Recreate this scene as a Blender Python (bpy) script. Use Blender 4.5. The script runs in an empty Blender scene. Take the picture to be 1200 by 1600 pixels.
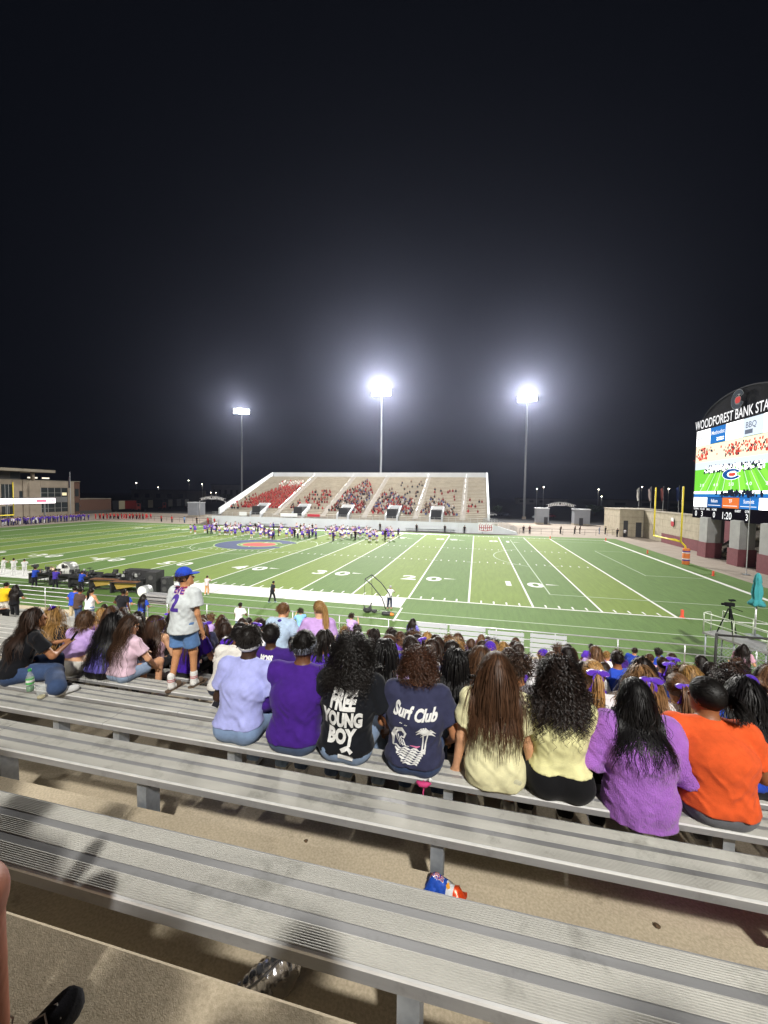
import bpy, bmesh, math, random
import numpy as np
from mathutils import Vector, Matrix
from mathutils.bvhtree import BVHTree

scene = bpy.context.scene
COL = scene.collection
random.seed(7)
RNG = np.random.default_rng(11)

# ------------------------------------------------------------------ camera
cam_d = bpy.data.cameras.new("camera")
cam = bpy.data.objects.new("camera", cam_d)
COL.objects.link(cam)
scene.camera = cam
cam_d.sensor_fit = 'AUTO'
cam_d.sensor_width = 36.0
cam_d.lens = 627.99 / 1600.0 * 36.0
cam_d.clip_start = 0.05
cam_d.clip_end = 4000.0
CAMP = Vector((-13.3058, -30.461, 8.1325))
_yaw, _pit, _rol = 0.2263, -0.0479, 0.0126
_f = Vector((-math.sin(_yaw) * math.cos(_pit), math.cos(_yaw) * math.cos(_pit), math.sin(_pit)))
_r = Vector((math.cos(_yaw), math.sin(_yaw), 0))
_u = _r.cross(_f)
_r2 = _r * math.cos(_rol) + _u * math.sin(_rol)
_u2 = -_r * math.sin(_rol) + _u * math.cos(_rol)
cam.matrix_world = Matrix(((_r2.x, _u2.x, -_f.x, CAMP.x), (_r2.y, _u2.y, -_f.y, CAMP.y), (_r2.z, _u2.z, -_f.z, CAMP.z), (0, 0, 0, 1)))

# ------------------------------------------------------------------ night sky
world = bpy.data.worlds.new("World")
scene.world = world
world.use_nodes = True
_nt = world.node_tree
_bg = _nt.nodes["Background"]
_bg.inputs[0].default_value = (0.30, 0.42, 0.80, 1)
_bg.inputs[1].default_value = 0.0045

# ------------------------------------------------------------------ exposure and render settings
scene.view_settings.view_transform = 'Standard'
scene.view_settings.look = 'None'
scene.view_settings.exposure = 0.0
scene.view_settings.gamma = 1.0
scene.view_settings.use_curve_mapping = False
scene.render.engine = 'CYCLES'
cy = scene.cycles
cy.use_denoising = True
cy.max_bounces = 5
cy.diffuse_bounces = 2
cy.glossy_bounces = 2
cy.transmission_bounces = 4
cy.volume_bounces = 0
cy.transparent_max_bounces = 6
cy.caustics_reflective = False
cy.caustics_refractive = False
cy.sample_clamp_indirect = 4.0

# stadium floodlights (one lamp per tower, named after the tower they hang on)
POWER = 1.0
TOWERS = [  # x, y, top height, power in kW-ish units, far side?
    (2.5, 113.5, 41.0, 1.0, True), (-43.9, 97.0, 41.0, 1.0, True), (-107.0, 117.0, 41.0, 1.0, True),
    (0.0, -62.0, 41.0, 1.0, False), (-30.0, -62.0, 41.0, 1.0, False), (-100.0, -62.0, 41.0, 1.0, False)]
LAMP_W = {0: 330000, 1: 430000, 2: 100000, 3: 330000, 4: 260000, 5: 330000}
HAZE = 0.00021

# ------------------------------------------------------------------ material helpers
MATS = {}
def rgb(h):
    h = h.lstrip('#')
    c = [int(h[i:i + 2], 16) / 255 for i in (0, 2, 4)]
    return tuple((x / 12.92 if x <= .04045 else ((x + .055) / 1.055) ** 2.4) for x in c)

def mat(name, col, rough=.6, metal=0.0, var=0.0, scale=8.0, bump=0.0, bscale=60.0, spec=.5, emit=0.0, sheen=0.0, stretch=None, detail=4.0, dirt=0.0):
    """plain procedural material: base colour with noise variation and bump"""
    if name in MATS: return MATS[name]
    m = bpy.data.materials.new(name); m.use_nodes = True
    nt = m.node_tree; b = nt.nodes["Principled BSDF"]
    b.inputs["Base Color"].default_value = (*col, 1)
    b.inputs["Roughness"].default_value = rough
    b.inputs["Metallic"].default_value = metal
    b.inputs["Specular IOR Level"].default_value = spec
    if sheen: b.inputs["Sheen Weight"].default_value = sheen
    if emit:
        b.inputs["Emission Color"].default_value = (*col, 1)
        b.inputs["Emission Strength"].default_value = emit
    if var or bump:
        tc = nt.nodes.new("ShaderNodeTexCoord")
        src = tc.outputs["Object"]
        if stretch:
            mp = nt.nodes.new("ShaderNodeMapping"); mp.inputs["Scale"].default_value = stretch
            nt.links.new(src, mp.inputs[0]); src = mp.outputs[0]
    if var:
        n = nt.nodes.new("ShaderNodeTexNoise"); n.inputs["Scale"].default_value = scale; n.inputs["Detail"].default_value = detail
        nt.links.new(src, n.inputs["Vector"])
        r = nt.nodes.new("ShaderNodeValToRGB")
        r.color_ramp.elements[0].position = .3; r.color_ramp.elements[1].position = .7
        lo = tuple(max(0, c * (1 - var)) for c in col); hi = tuple(min(1, c * (1 + var)) for c in col)
        r.color_ramp.elements[0].color = (*lo, 1); r.color_ramp.elements[1].color = (*hi, 1)
        nt.links.new(n.outputs[0], r.inputs[0]); nt.links.new(r.outputs[0], b.inputs["Base Color"])
        if emit: nt.links.new(r.outputs[0], b.inputs["Emission Color"])
        if dirt:   # scuffs and grime with a shape of their own
            n3 = nt.nodes.new("ShaderNodeTexNoise"); n3.inputs["Scale"].default_value = 4.5; n3.inputs["Detail"].default_value = 13; n3.inputs["Roughness"].default_value = .72
            nt.links.new(tc.outputs["Object"], n3.inputs["Vector"])
            r3 = nt.nodes.new("ShaderNodeValToRGB"); r3.color_ramp.elements[0].position = .30; r3.color_ramp.elements[1].position = .47
            r3.color_ramp.elements[0].color = (1 - dirt, 1 - dirt, (1 - dirt) * .96, 1); r3.color_ramp.elements[1].color = (1, 1, 1, 1)
            mx = nt.nodes.new("ShaderNodeMix"); mx.data_type = 'RGBA'; mx.blend_type = 'MULTIPLY'; mx.inputs[0].default_value = 1.0
            nt.links.new(n3.outputs[0], r3.inputs[0]); nt.links.new(r.outputs[0], mx.inputs[6]); nt.links.new(r3.outputs[0], mx.inputs[7]); nt.links.new(mx.outputs[2], b.inputs["Base Color"])
    if bump:
        n2 = nt.nodes.new("ShaderNodeTexNoise"); n2.inputs["Scale"].default_value = bscale; n2.inputs["Detail"].default_value = 3
        nt.links.new(src, n2.inputs["Vector"])
        bp = nt.nodes.new("ShaderNodeBump"); bp.inputs["Strength"].default_value = bump; bp.inputs["Distance"].default_value = .01
        nt.links.new(n2.outputs[0], bp.inputs["Height"]); nt.links.new(bp.outputs[0], b.inputs["Normal"])
    MATS[name] = m
    return m

def cloth(hexcol, fuzz=.5):
    c = rgb(hexcol)
    return mat("cloth_" + hexcol, c, .9, 0, .10, 22, .22, 160, .15, sheen=.08)
def skin(hexcol): return mat("skin_" + hexcol, rgb(hexcol), .5, 0, .08, 30, .05, 200, .4)
def hair_mat(hexcol):
    name = "hair_" + hexcol
    if name in MATS: return MATS[name]
    c = rgb(hexcol)
    m = bpy.data.materials.new(name); m.use_nodes = True
    nt = m.node_tree; b = nt.nodes["Principled BSDF"]
    at = nt.nodes.new("ShaderNodeAttribute"); at.attribute_name = "hv"
    r = nt.nodes.new("ShaderNodeValToRGB")
    r.color_ramp.elements[0].color = (*(x * .45 for x in c), 1); r.color_ramp.elements[1].color = (*(min(1, x * 1.7) for x in c), 1)
    nt.links.new(at.outputs["Fac"], r.inputs[0]); nt.links.new(r.outputs[0], b.inputs["Base Color"])
    b.inputs["Roughness"].default_value = .5; b.inputs["Specular IOR Level"].default_value = .28
    MATS[name] = m
    return m
# ------------------------------------------------------------------ mesh helpers
class MB:
    """collects polygons with a material index, builds one mesh object"""
    def __init__(s): s.v = []; s.f = []; s.m = []
    def poly(s, pts, m=0):
        b = len(s.v); s.v += [tuple(p) for p in pts]; s.f.append(tuple(range(b, b + len(pts)))); s.m.append(m)
    def box(s, x0, x1, y0, y1, z0, z1, m=0):
        b = len(s.v)
        s.v += [(x0, y0, z0), (x1, y0, z0), (x1, y1, z0), (x0, y1, z0), (x0, y0, z1), (x1, y0, z1), (x1, y1, z1), (x0, y1, z1)]
        for q in ((0, 3, 2, 1), (4, 5, 6, 7), (0, 1, 5, 4), (1, 2, 6, 5), (2, 3, 7, 6), (3, 0, 4, 7)):
            s.f.append(tuple(b + i for i in q)); s.m.append(m)
        return s
    def tube(s, pts, r, n=6, m=0, cap=True):
        pts = [Vector(p) for p in pts]; rings = []
        rr = r if isinstance(r, (list, tuple)) else [r] * len(pts)
        for i, p in enumerate(pts):
            t = (pts[min(i + 1, len(pts) - 1)] - pts[max(i - 1, 0)]).normalized()
            a = t.cross(Vector((0, 0, 1)) if abs(t.z) < .9 else Vector((1, 0, 0))).normalized(); c = t.cross(a)
            b = len(s.v)
            for k in range(n):
                an = 2 * math.pi * k / n
                s.v.append(tuple(p + (a * math.cos(an) + c * math.sin(an)) * rr[i]))
            rings.append(b)
        for i in range(len(rings) - 1):
            for k in range(n):
                k2 = (k + 1) % n
                s.f.append((rings[i] + k, rings[i + 1] + k, rings[i + 1] + k2, rings[i] + k2)); s.m.append(m)
        if cap:
            s.f.append(tuple(rings[0] + k for k in range(n))); s.m.append(m)
            s.f.append(tuple(rings[-1] + k for k in reversed(range(n)))); s.m.append(m)
        return s
    def lathe(s, prof, c=(0, 0, 0), n=16, m=0):
        base = len(s.v)
        for (r, z) in prof:
            for k in range(n):
                a = 2 * math.pi * k / n; s.v.append((c[0] + r * math.cos(a), c[1] + r * math.sin(a), c[2] + z))
        for i in range(len(prof) - 1):
            for k in range(n):
                k2 = (k + 1) % n
                s.f.append((base + i * n + k, base + i * n + k2, base + (i + 1) * n + k2, base + (i + 1) * n + k)); s.m.append(m)
        return s
    def prism(s, pts2, y0, y1, axis='y', m=0):
        """extrude a 2d polygon; axis y: pts are (x,z); axis x: (y,z); axis z: (x,y)"""
        def P(a, b, t): return {'y': (a, t, b), 'x': (t, a, b), 'z': (a, b, t)}[axis]
        n = len(pts2); b = len(s.v)
        s.v += [P(a, c, y0) for a, c in pts2] + [P(a, c, y1) for a, c in pts2]
        s.f.append(tuple(range(b + n - 1, b - 1, -1))); s.m.append(m)
        s.f.append(tuple(range(b + n, b + 2 * n))); s.m.append(m)
        for i in range(n):
            j = (i + 1) % n; s.f.append((b + i, b + j, b + n + j, b + n + i)); s.m.append(m)
        return s
    def mesh(s, name, mats, smooth=False):
        me = bpy.data.meshes.new(name); me.from_pydata(s.v, [], s.f)
        for mm in (mats if isinstance(mats, (list, tuple)) else [mats]): me.materials.append(mm)
        me.polygons.foreach_set("material_index", s.m)
        if smooth: me.polygons.foreach_set("use_smooth", [True] * len(s.f))
        bm = bmesh.new(); bm.from_mesh(me); bmesh.ops.recalc_face_normals(bm, faces=bm.faces); bm.to_mesh(me); bm.free()
        return me
    def build(s, name, mats, parent=None, smooth=False, loc=None):
        return obj(name, s.mesh(name, mats, smooth), parent, loc)

def obj(name, me, parent=None, loc=None):
    o = bpy.data.objects.new(name, me); COL.objects.link(o)
    if parent: o.parent = parent
    if loc: o.location = loc
    return o
def tag(o, label=None, cat=None, group=None, kind=None):
    if label: o["label"] = label
    if cat: o["category"] = cat
    if group: o["group"] = group
    if kind: o["kind"] = kind
    return o
def empty(name, loc=(0, 0, 0), rz=0, label=None, cat=None, group=None):
    o = bpy.data.objects.new(name, None); COL.objects.link(o); o.location = loc; o.rotation_euler = (0, 0, rz)
    o.empty_display_size = .1
    return tag(o, label, cat, group)
def box(name, m, parent, x0, x1, y0, y1, z0, z1): return MB().box(x0, x1, y0, y1, z0, z1).build(name, m, parent)
def structure(o): o["kind"] = "structure"; return o

def text_mesh(txt, size=1.0, bold=0.0, sx=1.0, align='CENTER', shear=0.0, spacing=1.0):
    """flat text as (verts, faces) in its own xy plane"""
    cu = bpy.data.curves.new("txt", 'FONT'); cu.body = txt; cu.size = size; cu.offset = bold; cu.align_x = align; cu.align_y = 'CENTER'
    cu.shear = shear; cu.space_character = spacing; cu.resolution_u = 3
    o = bpy.data.objects.new("txt", cu); COL.objects.link(o)
    me = bpy.data.meshes.new_from_object(o.evaluated_get(bpy.context.evaluated_depsgraph_get()))
    v = [(p.co.x * sx, p.co.y) for p in me.vertices]; f = [tuple(p.vertices) for p in me.polygons]
    bpy.data.objects.remove(o); bpy.data.curves.remove(cu); bpy.data.meshes.remove(me)
    return v, f

def flat_text(name, txt, m, parent, origin, ux, uy, size, bold=0.0, sx=1.0, **kw):
    v, f = text_mesh(txt, size, bold, sx, **kw)
    ux, uy, origin = Vector(ux), Vector(uy), Vector(origin)
    me = bpy.data.meshes.new(name); me.from_pydata([tuple(origin + ux * a + uy * b) for a, b in v], [], f); me.materials.append(m)
    return obj(name, me, parent)

# ------------------------------------------------------------------ implicit surfaces (bodies, clothes, hair caps)
def _noise3(p, seed=0):
    """cheap smooth value noise on an (n,3) or broadcast array set"""
    x, y, z = p
    rs = np.random.default_rng(seed); T = rs.random((16, 16, 16)).astype(np.float32) * 2 - 1
    xi, yi, zi = np.floor(x).astype(int), np.floor(y).astype(int), np.floor(z).astype(int)
    fx, fy, fz = x - xi, y - yi, z - zi
    fx, fy, fz = (t * t * (3 - 2 * t) for t in (fx, fy, fz))
    def g(a, b, c): return T[(xi + a) & 15, (yi + b) & 15, (zi + c) & 15]
    a = g(0, 0, 0) * (1 - fx) + g(1, 0, 0) * fx; b = g(0, 1, 0) * (1 - fx) + g(1, 1, 0) * fx
    c = g(0, 0, 1) * (1 - fx) + g(1, 0, 1) * fx; d = g(0, 1, 1) * (1 - fx) + g(1, 1, 1) * fx
    return (a * (1 - fy) + b * fy) * (1 - fz) + (c * (1 - fy) + d * fy) * fz

class Prims:
    """list of rounded primitives blended with a smooth minimum"""
    def __init__(s): s.L = []
    def cap(s, a, b, ra, rb=None, k=.03):
        rb = ra if rb is None else rb
        s.L.append(('c', np.array(a, float), np.array(b, float), ra, rb, k)); return s
    def tub(s, a, b, ra, rb, k=.02):
        s.L.append(('t', np.array(a, float), np.array(b, float), ra, rb, k)); return s
    def flat(s, a, b, A, B, lat, k=.04):
        """elliptic cone: half widths A=(at a, depth), B=(at b, depth), lat = wide direction"""
        a, b, lat = np.array(a, float), np.array(b, float), np.array(lat, float)
        ax = b - a; ax /= np.linalg.norm(ax); lat = lat - ax * lat.dot(ax); lat /= np.linalg.norm(lat)
        s.L.append(('f', a, b, A, B, lat, np.cross(ax, lat), k)); return s
    def ell(s, c, r, M=None, k=.02):
        s.L.append(('e', np.array(c, float), np.array(r, float), np.eye(3) if M is None else np.array(M, float), k)); return s
    def sub(s, c, r, M=None, k=.01):
        s.L.append(('s', np.array(c, float), np.array(r, float), np.eye(3) if M is None else np.array(M, float), k)); return s
    @staticmethod
    def _d(q, x, y, z):
        t = q[0]
        if t == 'c' or t == 't':
            _, a, b, ra, rb, k = q; ab = b - a; L2 = ab.dot(ab) + 1e-9
            px, py, pz = x - a[0], y - a[1], z - a[2]
            h0 = (px * ab[0] + py * ab[1] + pz * ab[2]) / L2
            h = np.clip(h0, 0, 1 if t == 'c' else 1.5)
            if t == 't': return np.maximum(np.sqrt((px - ab[0] * h) ** 2 + (py - ab[1] * h) ** 2 + (pz - ab[2] * h) ** 2) - (ra + (rb - ra) * h), (h0 - 1) * L2 ** .5)
            return np.sqrt((px - ab[0] * h) ** 2 + (py - ab[1] * h) ** 2 + (pz - ab[2] * h) ** 2) - (ra + (rb - ra) * h)
        if t == 'f':
            _, a, b, A, B, lat, dep, k = q; ab = b - a; L2 = ab.dot(ab) + 1e-9
            px, py, pz = x - a[0], y - a[1], z - a[2]
            h = np.clip((px * ab[0] + py * ab[1] + pz * ab[2]) / L2, 0, 1)
            qx, qy, qz = px - ab[0] * h, py - ab[1] * h, pz - ab[2] * h
            u = qx * lat[0] + qy * lat[1] + qz * lat[2]; w = qx * dep[0] + qy * dep[1] + qz * dep[2]
            e2 = np.maximum(qx * qx + qy * qy + qz * qz - u * u - w * w, 0)
            wa = A[0] + (B[0] - A[0]) * h; wb = A[1] + (B[1] - A[1]) * h
            q0 = np.sqrt((u / wa) ** 2 + (w / wb) ** 2 + e2 / (wb * wb) + 1e-9)
            q1 = np.sqrt((u / wa ** 2) ** 2 + (w / wb ** 2) ** 2 + e2 / wb ** 4 + 1e-9)
            return q0 * (q0 - 1) / q1
        c, r, M = q[1], q[2], q[3]
        px, py, pz = x - c[0], y - c[1], z - c[2]
        u = (px * M[0, 0] + py * M[1, 0] + pz * M[2, 0]); v = (px * M[0, 1] + py * M[1, 1] + pz * M[2, 1]); w = (px * M[0, 2] + py * M[1, 2] + pz * M[2, 2])
        q0 = np.sqrt((u / r[0]) ** 2 + (v / r[1]) ** 2 + (w / r[2]) ** 2 + 1e-9)
        q1 = np.sqrt((u / r[0] ** 2) ** 2 + (v / r[1] ** 2) ** 2 + (w / r[2] ** 2) ** 2 + 1e-9)
        return q0 * (q0 - 1) / q1
    @staticmethod
    def _bb(q):
        t = q[0]
        if t in 'ct':
            r = max(q[3], q[4]) + .01; return np.minimum(q[1], q[2]) - r, np.maximum(q[1], q[2]) + r
        if t == 'f':
            r = max(q[3][0], q[4][0], q[3][1], q[4][1]); return np.minimum(q[1], q[2]) - r, np.maximum(q[1], q[2]) + r
        r = q[2].max(); return q[1] - r, q[1] + r
    def bounds(s):
        bb = [s._bb(q) for q in s.L if q[0] != 's']
        return np.min([b[0] for b in bb], 0), np.max([b[1] for b in bb], 0)
    def at(s, p):
        x, y, z = p[:, 0], p[:, 1], p[:, 2]; val = np.full(len(p), 1.0)
        for q in s.L:
            d = s._d(q, x, y, z); k = q[-1]
            if q[0] == 's': val = np.maximum(val, -d); continue
            h = np.clip(.5 + .5 * (val - d) / k, 0, 1); val = val * (1 - h) + d * h - k * h * (1 - h)
        return val
    def grad(s, p, e=.004):
        d = s.at(p); g = np.stack([s.at(p + np.eye(3)[i] * e) - d for i in range(3)], -1)
        return d, g / (np.linalg.norm(g, axis=1, keepdims=True) + 1e-9)
    def field(s, h, pad=.03, clips=(), noise=None, off=0.0):
        lo, hi = s.bounds(); lo = lo - pad; hi = hi + pad
        n = np.ceil((hi - lo) / h).astype(int) + 1
        ax = [lo[i] + h * np.arange(n[i]) for i in range(3)]
        val = np.full(tuple(n), .5, np.float32)
        for q in s.L:
            k = q[-1]; a, b = s._bb(q); mg = k + 2.5 * h + abs(off)
            sl = []
            for i in range(3):
                i0 = max(0, int((a[i] - mg - lo[i]) / h)); i1 = min(n[i], int((b[i] + mg - lo[i]) / h) + 2); sl.append(slice(i0, i1))
            if any(t.stop <= t.start for t in sl): continue
            x = ax[0][sl[0]][:, None, None]; y = ax[1][sl[1]][None, :, None]; z = ax[2][sl[2]][None, None, :]
            d = s._d(q, x, y, z); cur = val[tuple(sl)]
            if q[0] == 's': val[tuple(sl)] = np.maximum(cur, -d); continue
            hh = np.clip(.5 + .5 * (cur - d) / k, 0, 1); val[tuple(sl)] = cur * (1 - hh) + d * hh - k * hh * (1 - hh)
        X, Y, Z = ax[0][:, None, None], ax[1][None, :, None], ax[2][None, None, :]
        if off: val -= off
        if noise is not None: val += noise(X, Y, Z).astype(np.float32)
        for (pt, nn, rad) in clips:   # keep the side opposite to nn, within rad of pt
            d = (X - pt[0]) * nn[0] + (Y - pt[1]) * nn[1] + (Z - pt[2]) * nn[2]
            if rad is None: val = np.maximum(val, d)
            else:
                near = ((X - pt[0]) ** 2 + (Y - pt[1]) ** 2 + (Z - pt[2]) ** 2) < rad * rad
                val = np.where(near, np.maximum(val, d), val)
        return val, lo

_EDG = [(0, 1), (2, 3), (4, 5), (6, 7), (0, 2), (1, 3), (4, 6), (5, 7), (0, 4), (1, 5), (2, 6), (3, 7)]
_COR = np.array([(i & 1, (i >> 1) & 1, (i >> 2) & 1) for i in range(8)])
def surface_nets(v, lo, h):
    s = v < 0; n = np.array(v.shape)
    cnt = np.zeros(tuple(n - 1), np.int8)
    for c in _COR: cnt += s[c[0]:n[0] - 1 + c[0], c[1]:n[1] - 1 + c[1], c[2]:n[2] - 1 + c[2]]
    mask = (cnt > 0) & (cnt < 8); cells = np.argwhere(mask)
    cv = np.stack([v[cells[:, 0] + c[0], cells[:, 1] + c[1], cells[:, 2] + c[2]] for c in _COR], 1)
    acc = np.zeros((len(cells), 3)); num = np.zeros(len(cells))
    for a, b in _EDG:
        va, vb = cv[:, a], cv[:, b]; cr = (va < 0) != (vb < 0)
        t = np.where(cr, va / np.where(cr, va - vb, 1), 0)[:, None]
        acc += np.where(cr[:, None], _COR[a] + t * (_COR[b] - _COR[a]), 0); num += cr
    verts = lo + h * (cells + acc / num[:, None])
    idm = -np.ones(tuple(n - 1), np.int64); idm[mask] = np.arange(len(cells))
    quads = []
    for ax in range(3):
        o1, o2 = [(1, 2), (2, 0), (0, 1)][ax]
        sl0 = [slice(1, n[i] - 1) for i in range(3)]; sl1 = list(sl0); sl0[ax] = slice(0, n[ax] - 1); sl1[ax] = slice(1, n[ax])
        a, b = s[tuple(sl0)], s[tuple(sl1)]; e = np.argwhere(a != b)
        if len(e) == 0: continue
        st = a[e[:, 0], e[:, 1], e[:, 2]]
        off = np.array([1, 1, 1]); off[ax] = 0; e = e + off
        def cell(d1, d2):
            c = e.copy(); c[:, o1] -= d1; c[:, o2] -= d2; return idm[c[:, 0], c[:, 1], c[:, 2]]
        q = np.stack([cell(1, 1), cell(0, 1), cell(0, 0), cell(1, 0)], 1)
        q[~st] = q[~st][:, ::-1]; quads.append(q)
    quads = np.concatenate(quads); quads = quads[(quads >= 0).all(1)]
    return verts, quads

def np_mesh(name, verts, faces, mats, smooth=True, attr=None):
    """fast mesh from arrays; faces all the same size"""
    me = bpy.data.meshes.new(name); nv, nf, k = len(verts), len(faces), faces.shape[1]
    me.vertices.add(nv); me.vertices.foreach_set("co", np.ascontiguousarray(verts, np.float32).ravel())
    me.loops.add(nf * k); me.loops.foreach_set("vertex_index", np.ascontiguousarray(faces, np.int32).ravel())
    me.polygons.add(nf); me.polygons.foreach_set("loop_start", np.arange(0, nf * k, k, dtype=np.int32))
    if smooth: me.polygons.foreach_set("use_smooth", np.ones(nf, bool))
    for m in (mats if isinstance(mats, (list, tuple)) else [mats]): me.materials.append(m)
    if attr is not None:
        a = me.attributes.new("hv", 'FLOAT', 'POINT'); a.data.foreach_set("value", np.ascontiguousarray(attr, np.float32))
    me.update(calc_edges=True)
    return me
def sdf_mesh(name, pr, h, m, **kw):
    v, lo = pr.field(h, **kw); vs, q = surface_nets(v, lo, h)
    return np_mesh(name, vs, q, m)
# ================================================================== THE SETTING
YD = .9144; FW = 48.77
# ---- materials
def turf_material():
    m = bpy.data.materials.new("artificial_turf"); m.use_nodes = True; nt = m.node_tree; b = nt.nodes["Principled BSDF"]
    N, Lk = nt.nodes.new, nt.links.new
    tc = N("ShaderNodeTexCoord"); sx = N("ShaderNodeSeparateXYZ"); Lk(tc.outputs["Object"], sx.inputs[0])
    def math_(op, a, bb=None):
        n = N("ShaderNodeMath"); n.operation = op
        for i, t in enumerate((a, bb)):
            if t is None: continue
            if isinstance(t, (int, float)): n.inputs[i].default_value = t
            else: Lk(t, n.inputs[i])
        return n.outputs[0]
    st = math_('MULTIPLY', sx.outputs[0], -1 / 4.572); st = math_('FLOOR', st); st = math_('MODULO', math_('ABSOLUTE', st), 2)
    inx = math_('MULTIPLY', math_('LESS_THAN', sx.outputs[0], 0.0), math_('GREATER_THAN', sx.outputs[0], -91.44))
    iny = math_('MULTIPLY', math_('GREATER_THAN', sx.outputs[1], 0.0), math_('LESS_THAN', sx.outputs[1], FW))
    light = math_('MULTIPLY', math_('SUBTRACT', 1.0, st), math_('MULTIPLY', inx, iny))
    mp = N("ShaderNodeMapping"); mp.inputs["Scale"].default_value = (3.0, .35, 1); Lk(tc.outputs["Object"], mp.inputs[0])
    n1 = N("ShaderNodeTexNoise"); n1.inputs["Scale"].default_value = 1.4; n1.inputs["Detail"].default_value = 6; Lk(mp.outputs[0], n1.inputs["Vector"])
    n2 = N("ShaderNodeTexNoise"); n2.inputs["Scale"].default_value = 14; n2.inputs["Detail"].default_value = 5; Lk(tc.outputs["Object"], n2.inputs["Vector"])
    mix = N("ShaderNodeMix"); mix.data_type = 'RGBA'; Lk(light, mix.inputs[0])
    mix.inputs[6].default_value = (.112, .196, .054, 1); mix.inputs[7].default_value = (.170, .246, .050, 1)
    hs = N("ShaderNodeHueSaturation"); Lk(mix.outputs[2], hs.inputs["Color"])
    v = math_('ADD', math_('MULTIPLY', n1.outputs[0], .55), math_('MULTIPLY', n2.outputs[0], .5)); Lk(math_('ADD', v, .47), hs.inputs["Value"])
    Lk(hs.outputs[0], b.inputs["Base Color"])
    b.inputs["Roughness"].default_value = .8; b.inputs["Specular IOR Level"].default_value = .2
    bp = N("ShaderNodeBump"); bp.inputs["Strength"].default_value = .6; bp.inputs["Distance"].default_value = .04
    Lk(n2.outputs[0], bp.inputs["Height"]); Lk(bp.outputs[0], b.inputs["Normal"])
    return m
def concrete(name, col, var=.16, grain=90):
    m = bpy.data.materials.new(name); m.use_nodes = True; nt = m.node_tree; b = nt.nodes["Principled BSDF"]
    N, Lk = nt.nodes.new, nt.links.new
    tc = N("ShaderNodeTexCoord")
    a = N("ShaderNodeTexNoise"); a.inputs["Scale"].default_value = 1.6; a.inputs["Detail"].default_value = 8; a.inputs["Roughness"].default_value = .65; Lk(tc.outputs["Object"], a.inputs["Vector"])
    g = N("ShaderNodeTexNoise"); g.inputs["Scale"].default_value = grain; g.inputs["Detail"].default_value = 4; Lk(tc.outputs["Object"], g.inputs["Vector"])
    vo = N("ShaderNodeTexNoise"); vo.inputs["Scale"].default_value = grain * 3; vo.inputs["Detail"].default_value = 3; Lk(tc.outputs["Object"], vo.inputs["Vector"])
    st = N("ShaderNodeTexNoise"); st.inputs["Scale"].default_value = 6; st.inputs["Detail"].default_value = 9; st.inputs["Roughness"].default_value = .75; Lk(tc.outputs["Object"], st.inputs["Vector"])
    r = N("ShaderNodeValToRGB"); r.color_ramp.elements[0].position = .3; r.color_ramp.elements[1].position = .72
    r.color_ramp.elements[0].color = (*(c * (1 - var) for c in col), 1); r.color_ramp.elements[1].color = (*(c * (1 + var) for c in col), 1); Lk(a.outputs[0], r.inputs[0])
    r2 = N("ShaderNodeValToRGB"); r2.color_ramp.elements[0].position = .35; r2.color_ramp.elements[1].position = .65
    r2.color_ramp.elements[0].color = (.78, .77, .74, 1); r2.color_ramp.elements[1].color = (1.08, 1.08, 1.08, 1); Lk(g.outputs[0], r2.inputs[0])
    r3 = N("ShaderNodeValToRGB"); r3.color_ramp.elements[0].position = .28; r3.color_ramp.elements[1].position = .42
    r3.color_ramp.elements[0].color = (.55, .53, .5, 1); r3.color_ramp.elements[1].color = (1, 1, 1, 1); Lk(st.outputs[0], r3.inputs[0])
    m1 = N("ShaderNodeMix"); m1.data_type = 'RGBA'; m1.blend_type = 'MULTIPLY'; m1.inputs[0].default_value = .8; Lk(r.outputs[0], m1.inputs[6]); Lk(r2.outputs[0], m1.inputs[7])
    m2 = N("ShaderNodeMix"); m2.data_type = 'RGBA'; m2.blend_type = 'MULTIPLY'; m2.inputs[0].default_value = .7; Lk(m1.outputs[2], m2.inputs[6]); Lk(r3.outputs[0], m2.inputs[7])
    Lk(m2.outputs[2], b.inputs["Base Color"]); b.inputs["Roughness"].default_value = .9; b.inputs["Specular IOR Level"].default_value = .25
    bp = N("ShaderNodeBump"); bp.inputs["Strength"].default_value = .45; bp.inputs["Distance"].default_value = .003
    Lk(vo.outputs[0], bp.inputs["Height"]); Lk(bp.outputs[0], b.inputs["Normal"])
    return m
M_TURF = turf_material()
M_WHITE = mat("white_paint", (.74, .75, .72), .8, 0, .06, 3, .1, 30)
M_CONC = concrete("stand_concrete", (.57, .485, .355), .13)
M_APRON = mat("apron_concrete", (.32, .27, .225), .9, 0, .1, .7, .1, 20)
M_ASPH = mat("asphalt", (.045, .046, .05), .9, 0, .25, .3, .1, 10)
M_ALU = mat("aluminium_smooth", (.36, .36, .365), .42, .35, .20, 3, stretch=(.45, 4, 4), detail=9, dirt=.35)
M_RIB = mat("aluminium_ribbed", (.45, .44, .40), .6, .15, .20, 2.2, stretch=(.45, 3, 3), detail=9, dirt=.45)
M_EDGE = mat("bench_edge_highlight", (.80, .80, .79), .35, .25, .15, 6)  # paler colour paints the highlight along each plank's near top edge
M_GALV = mat("galvanised_steel", (.33, .36, .40), .55, .5, .25, 14, .05, 60)
M_RAIL = mat("rail_aluminium", (.55, .56, .58), .4, .6)

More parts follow.
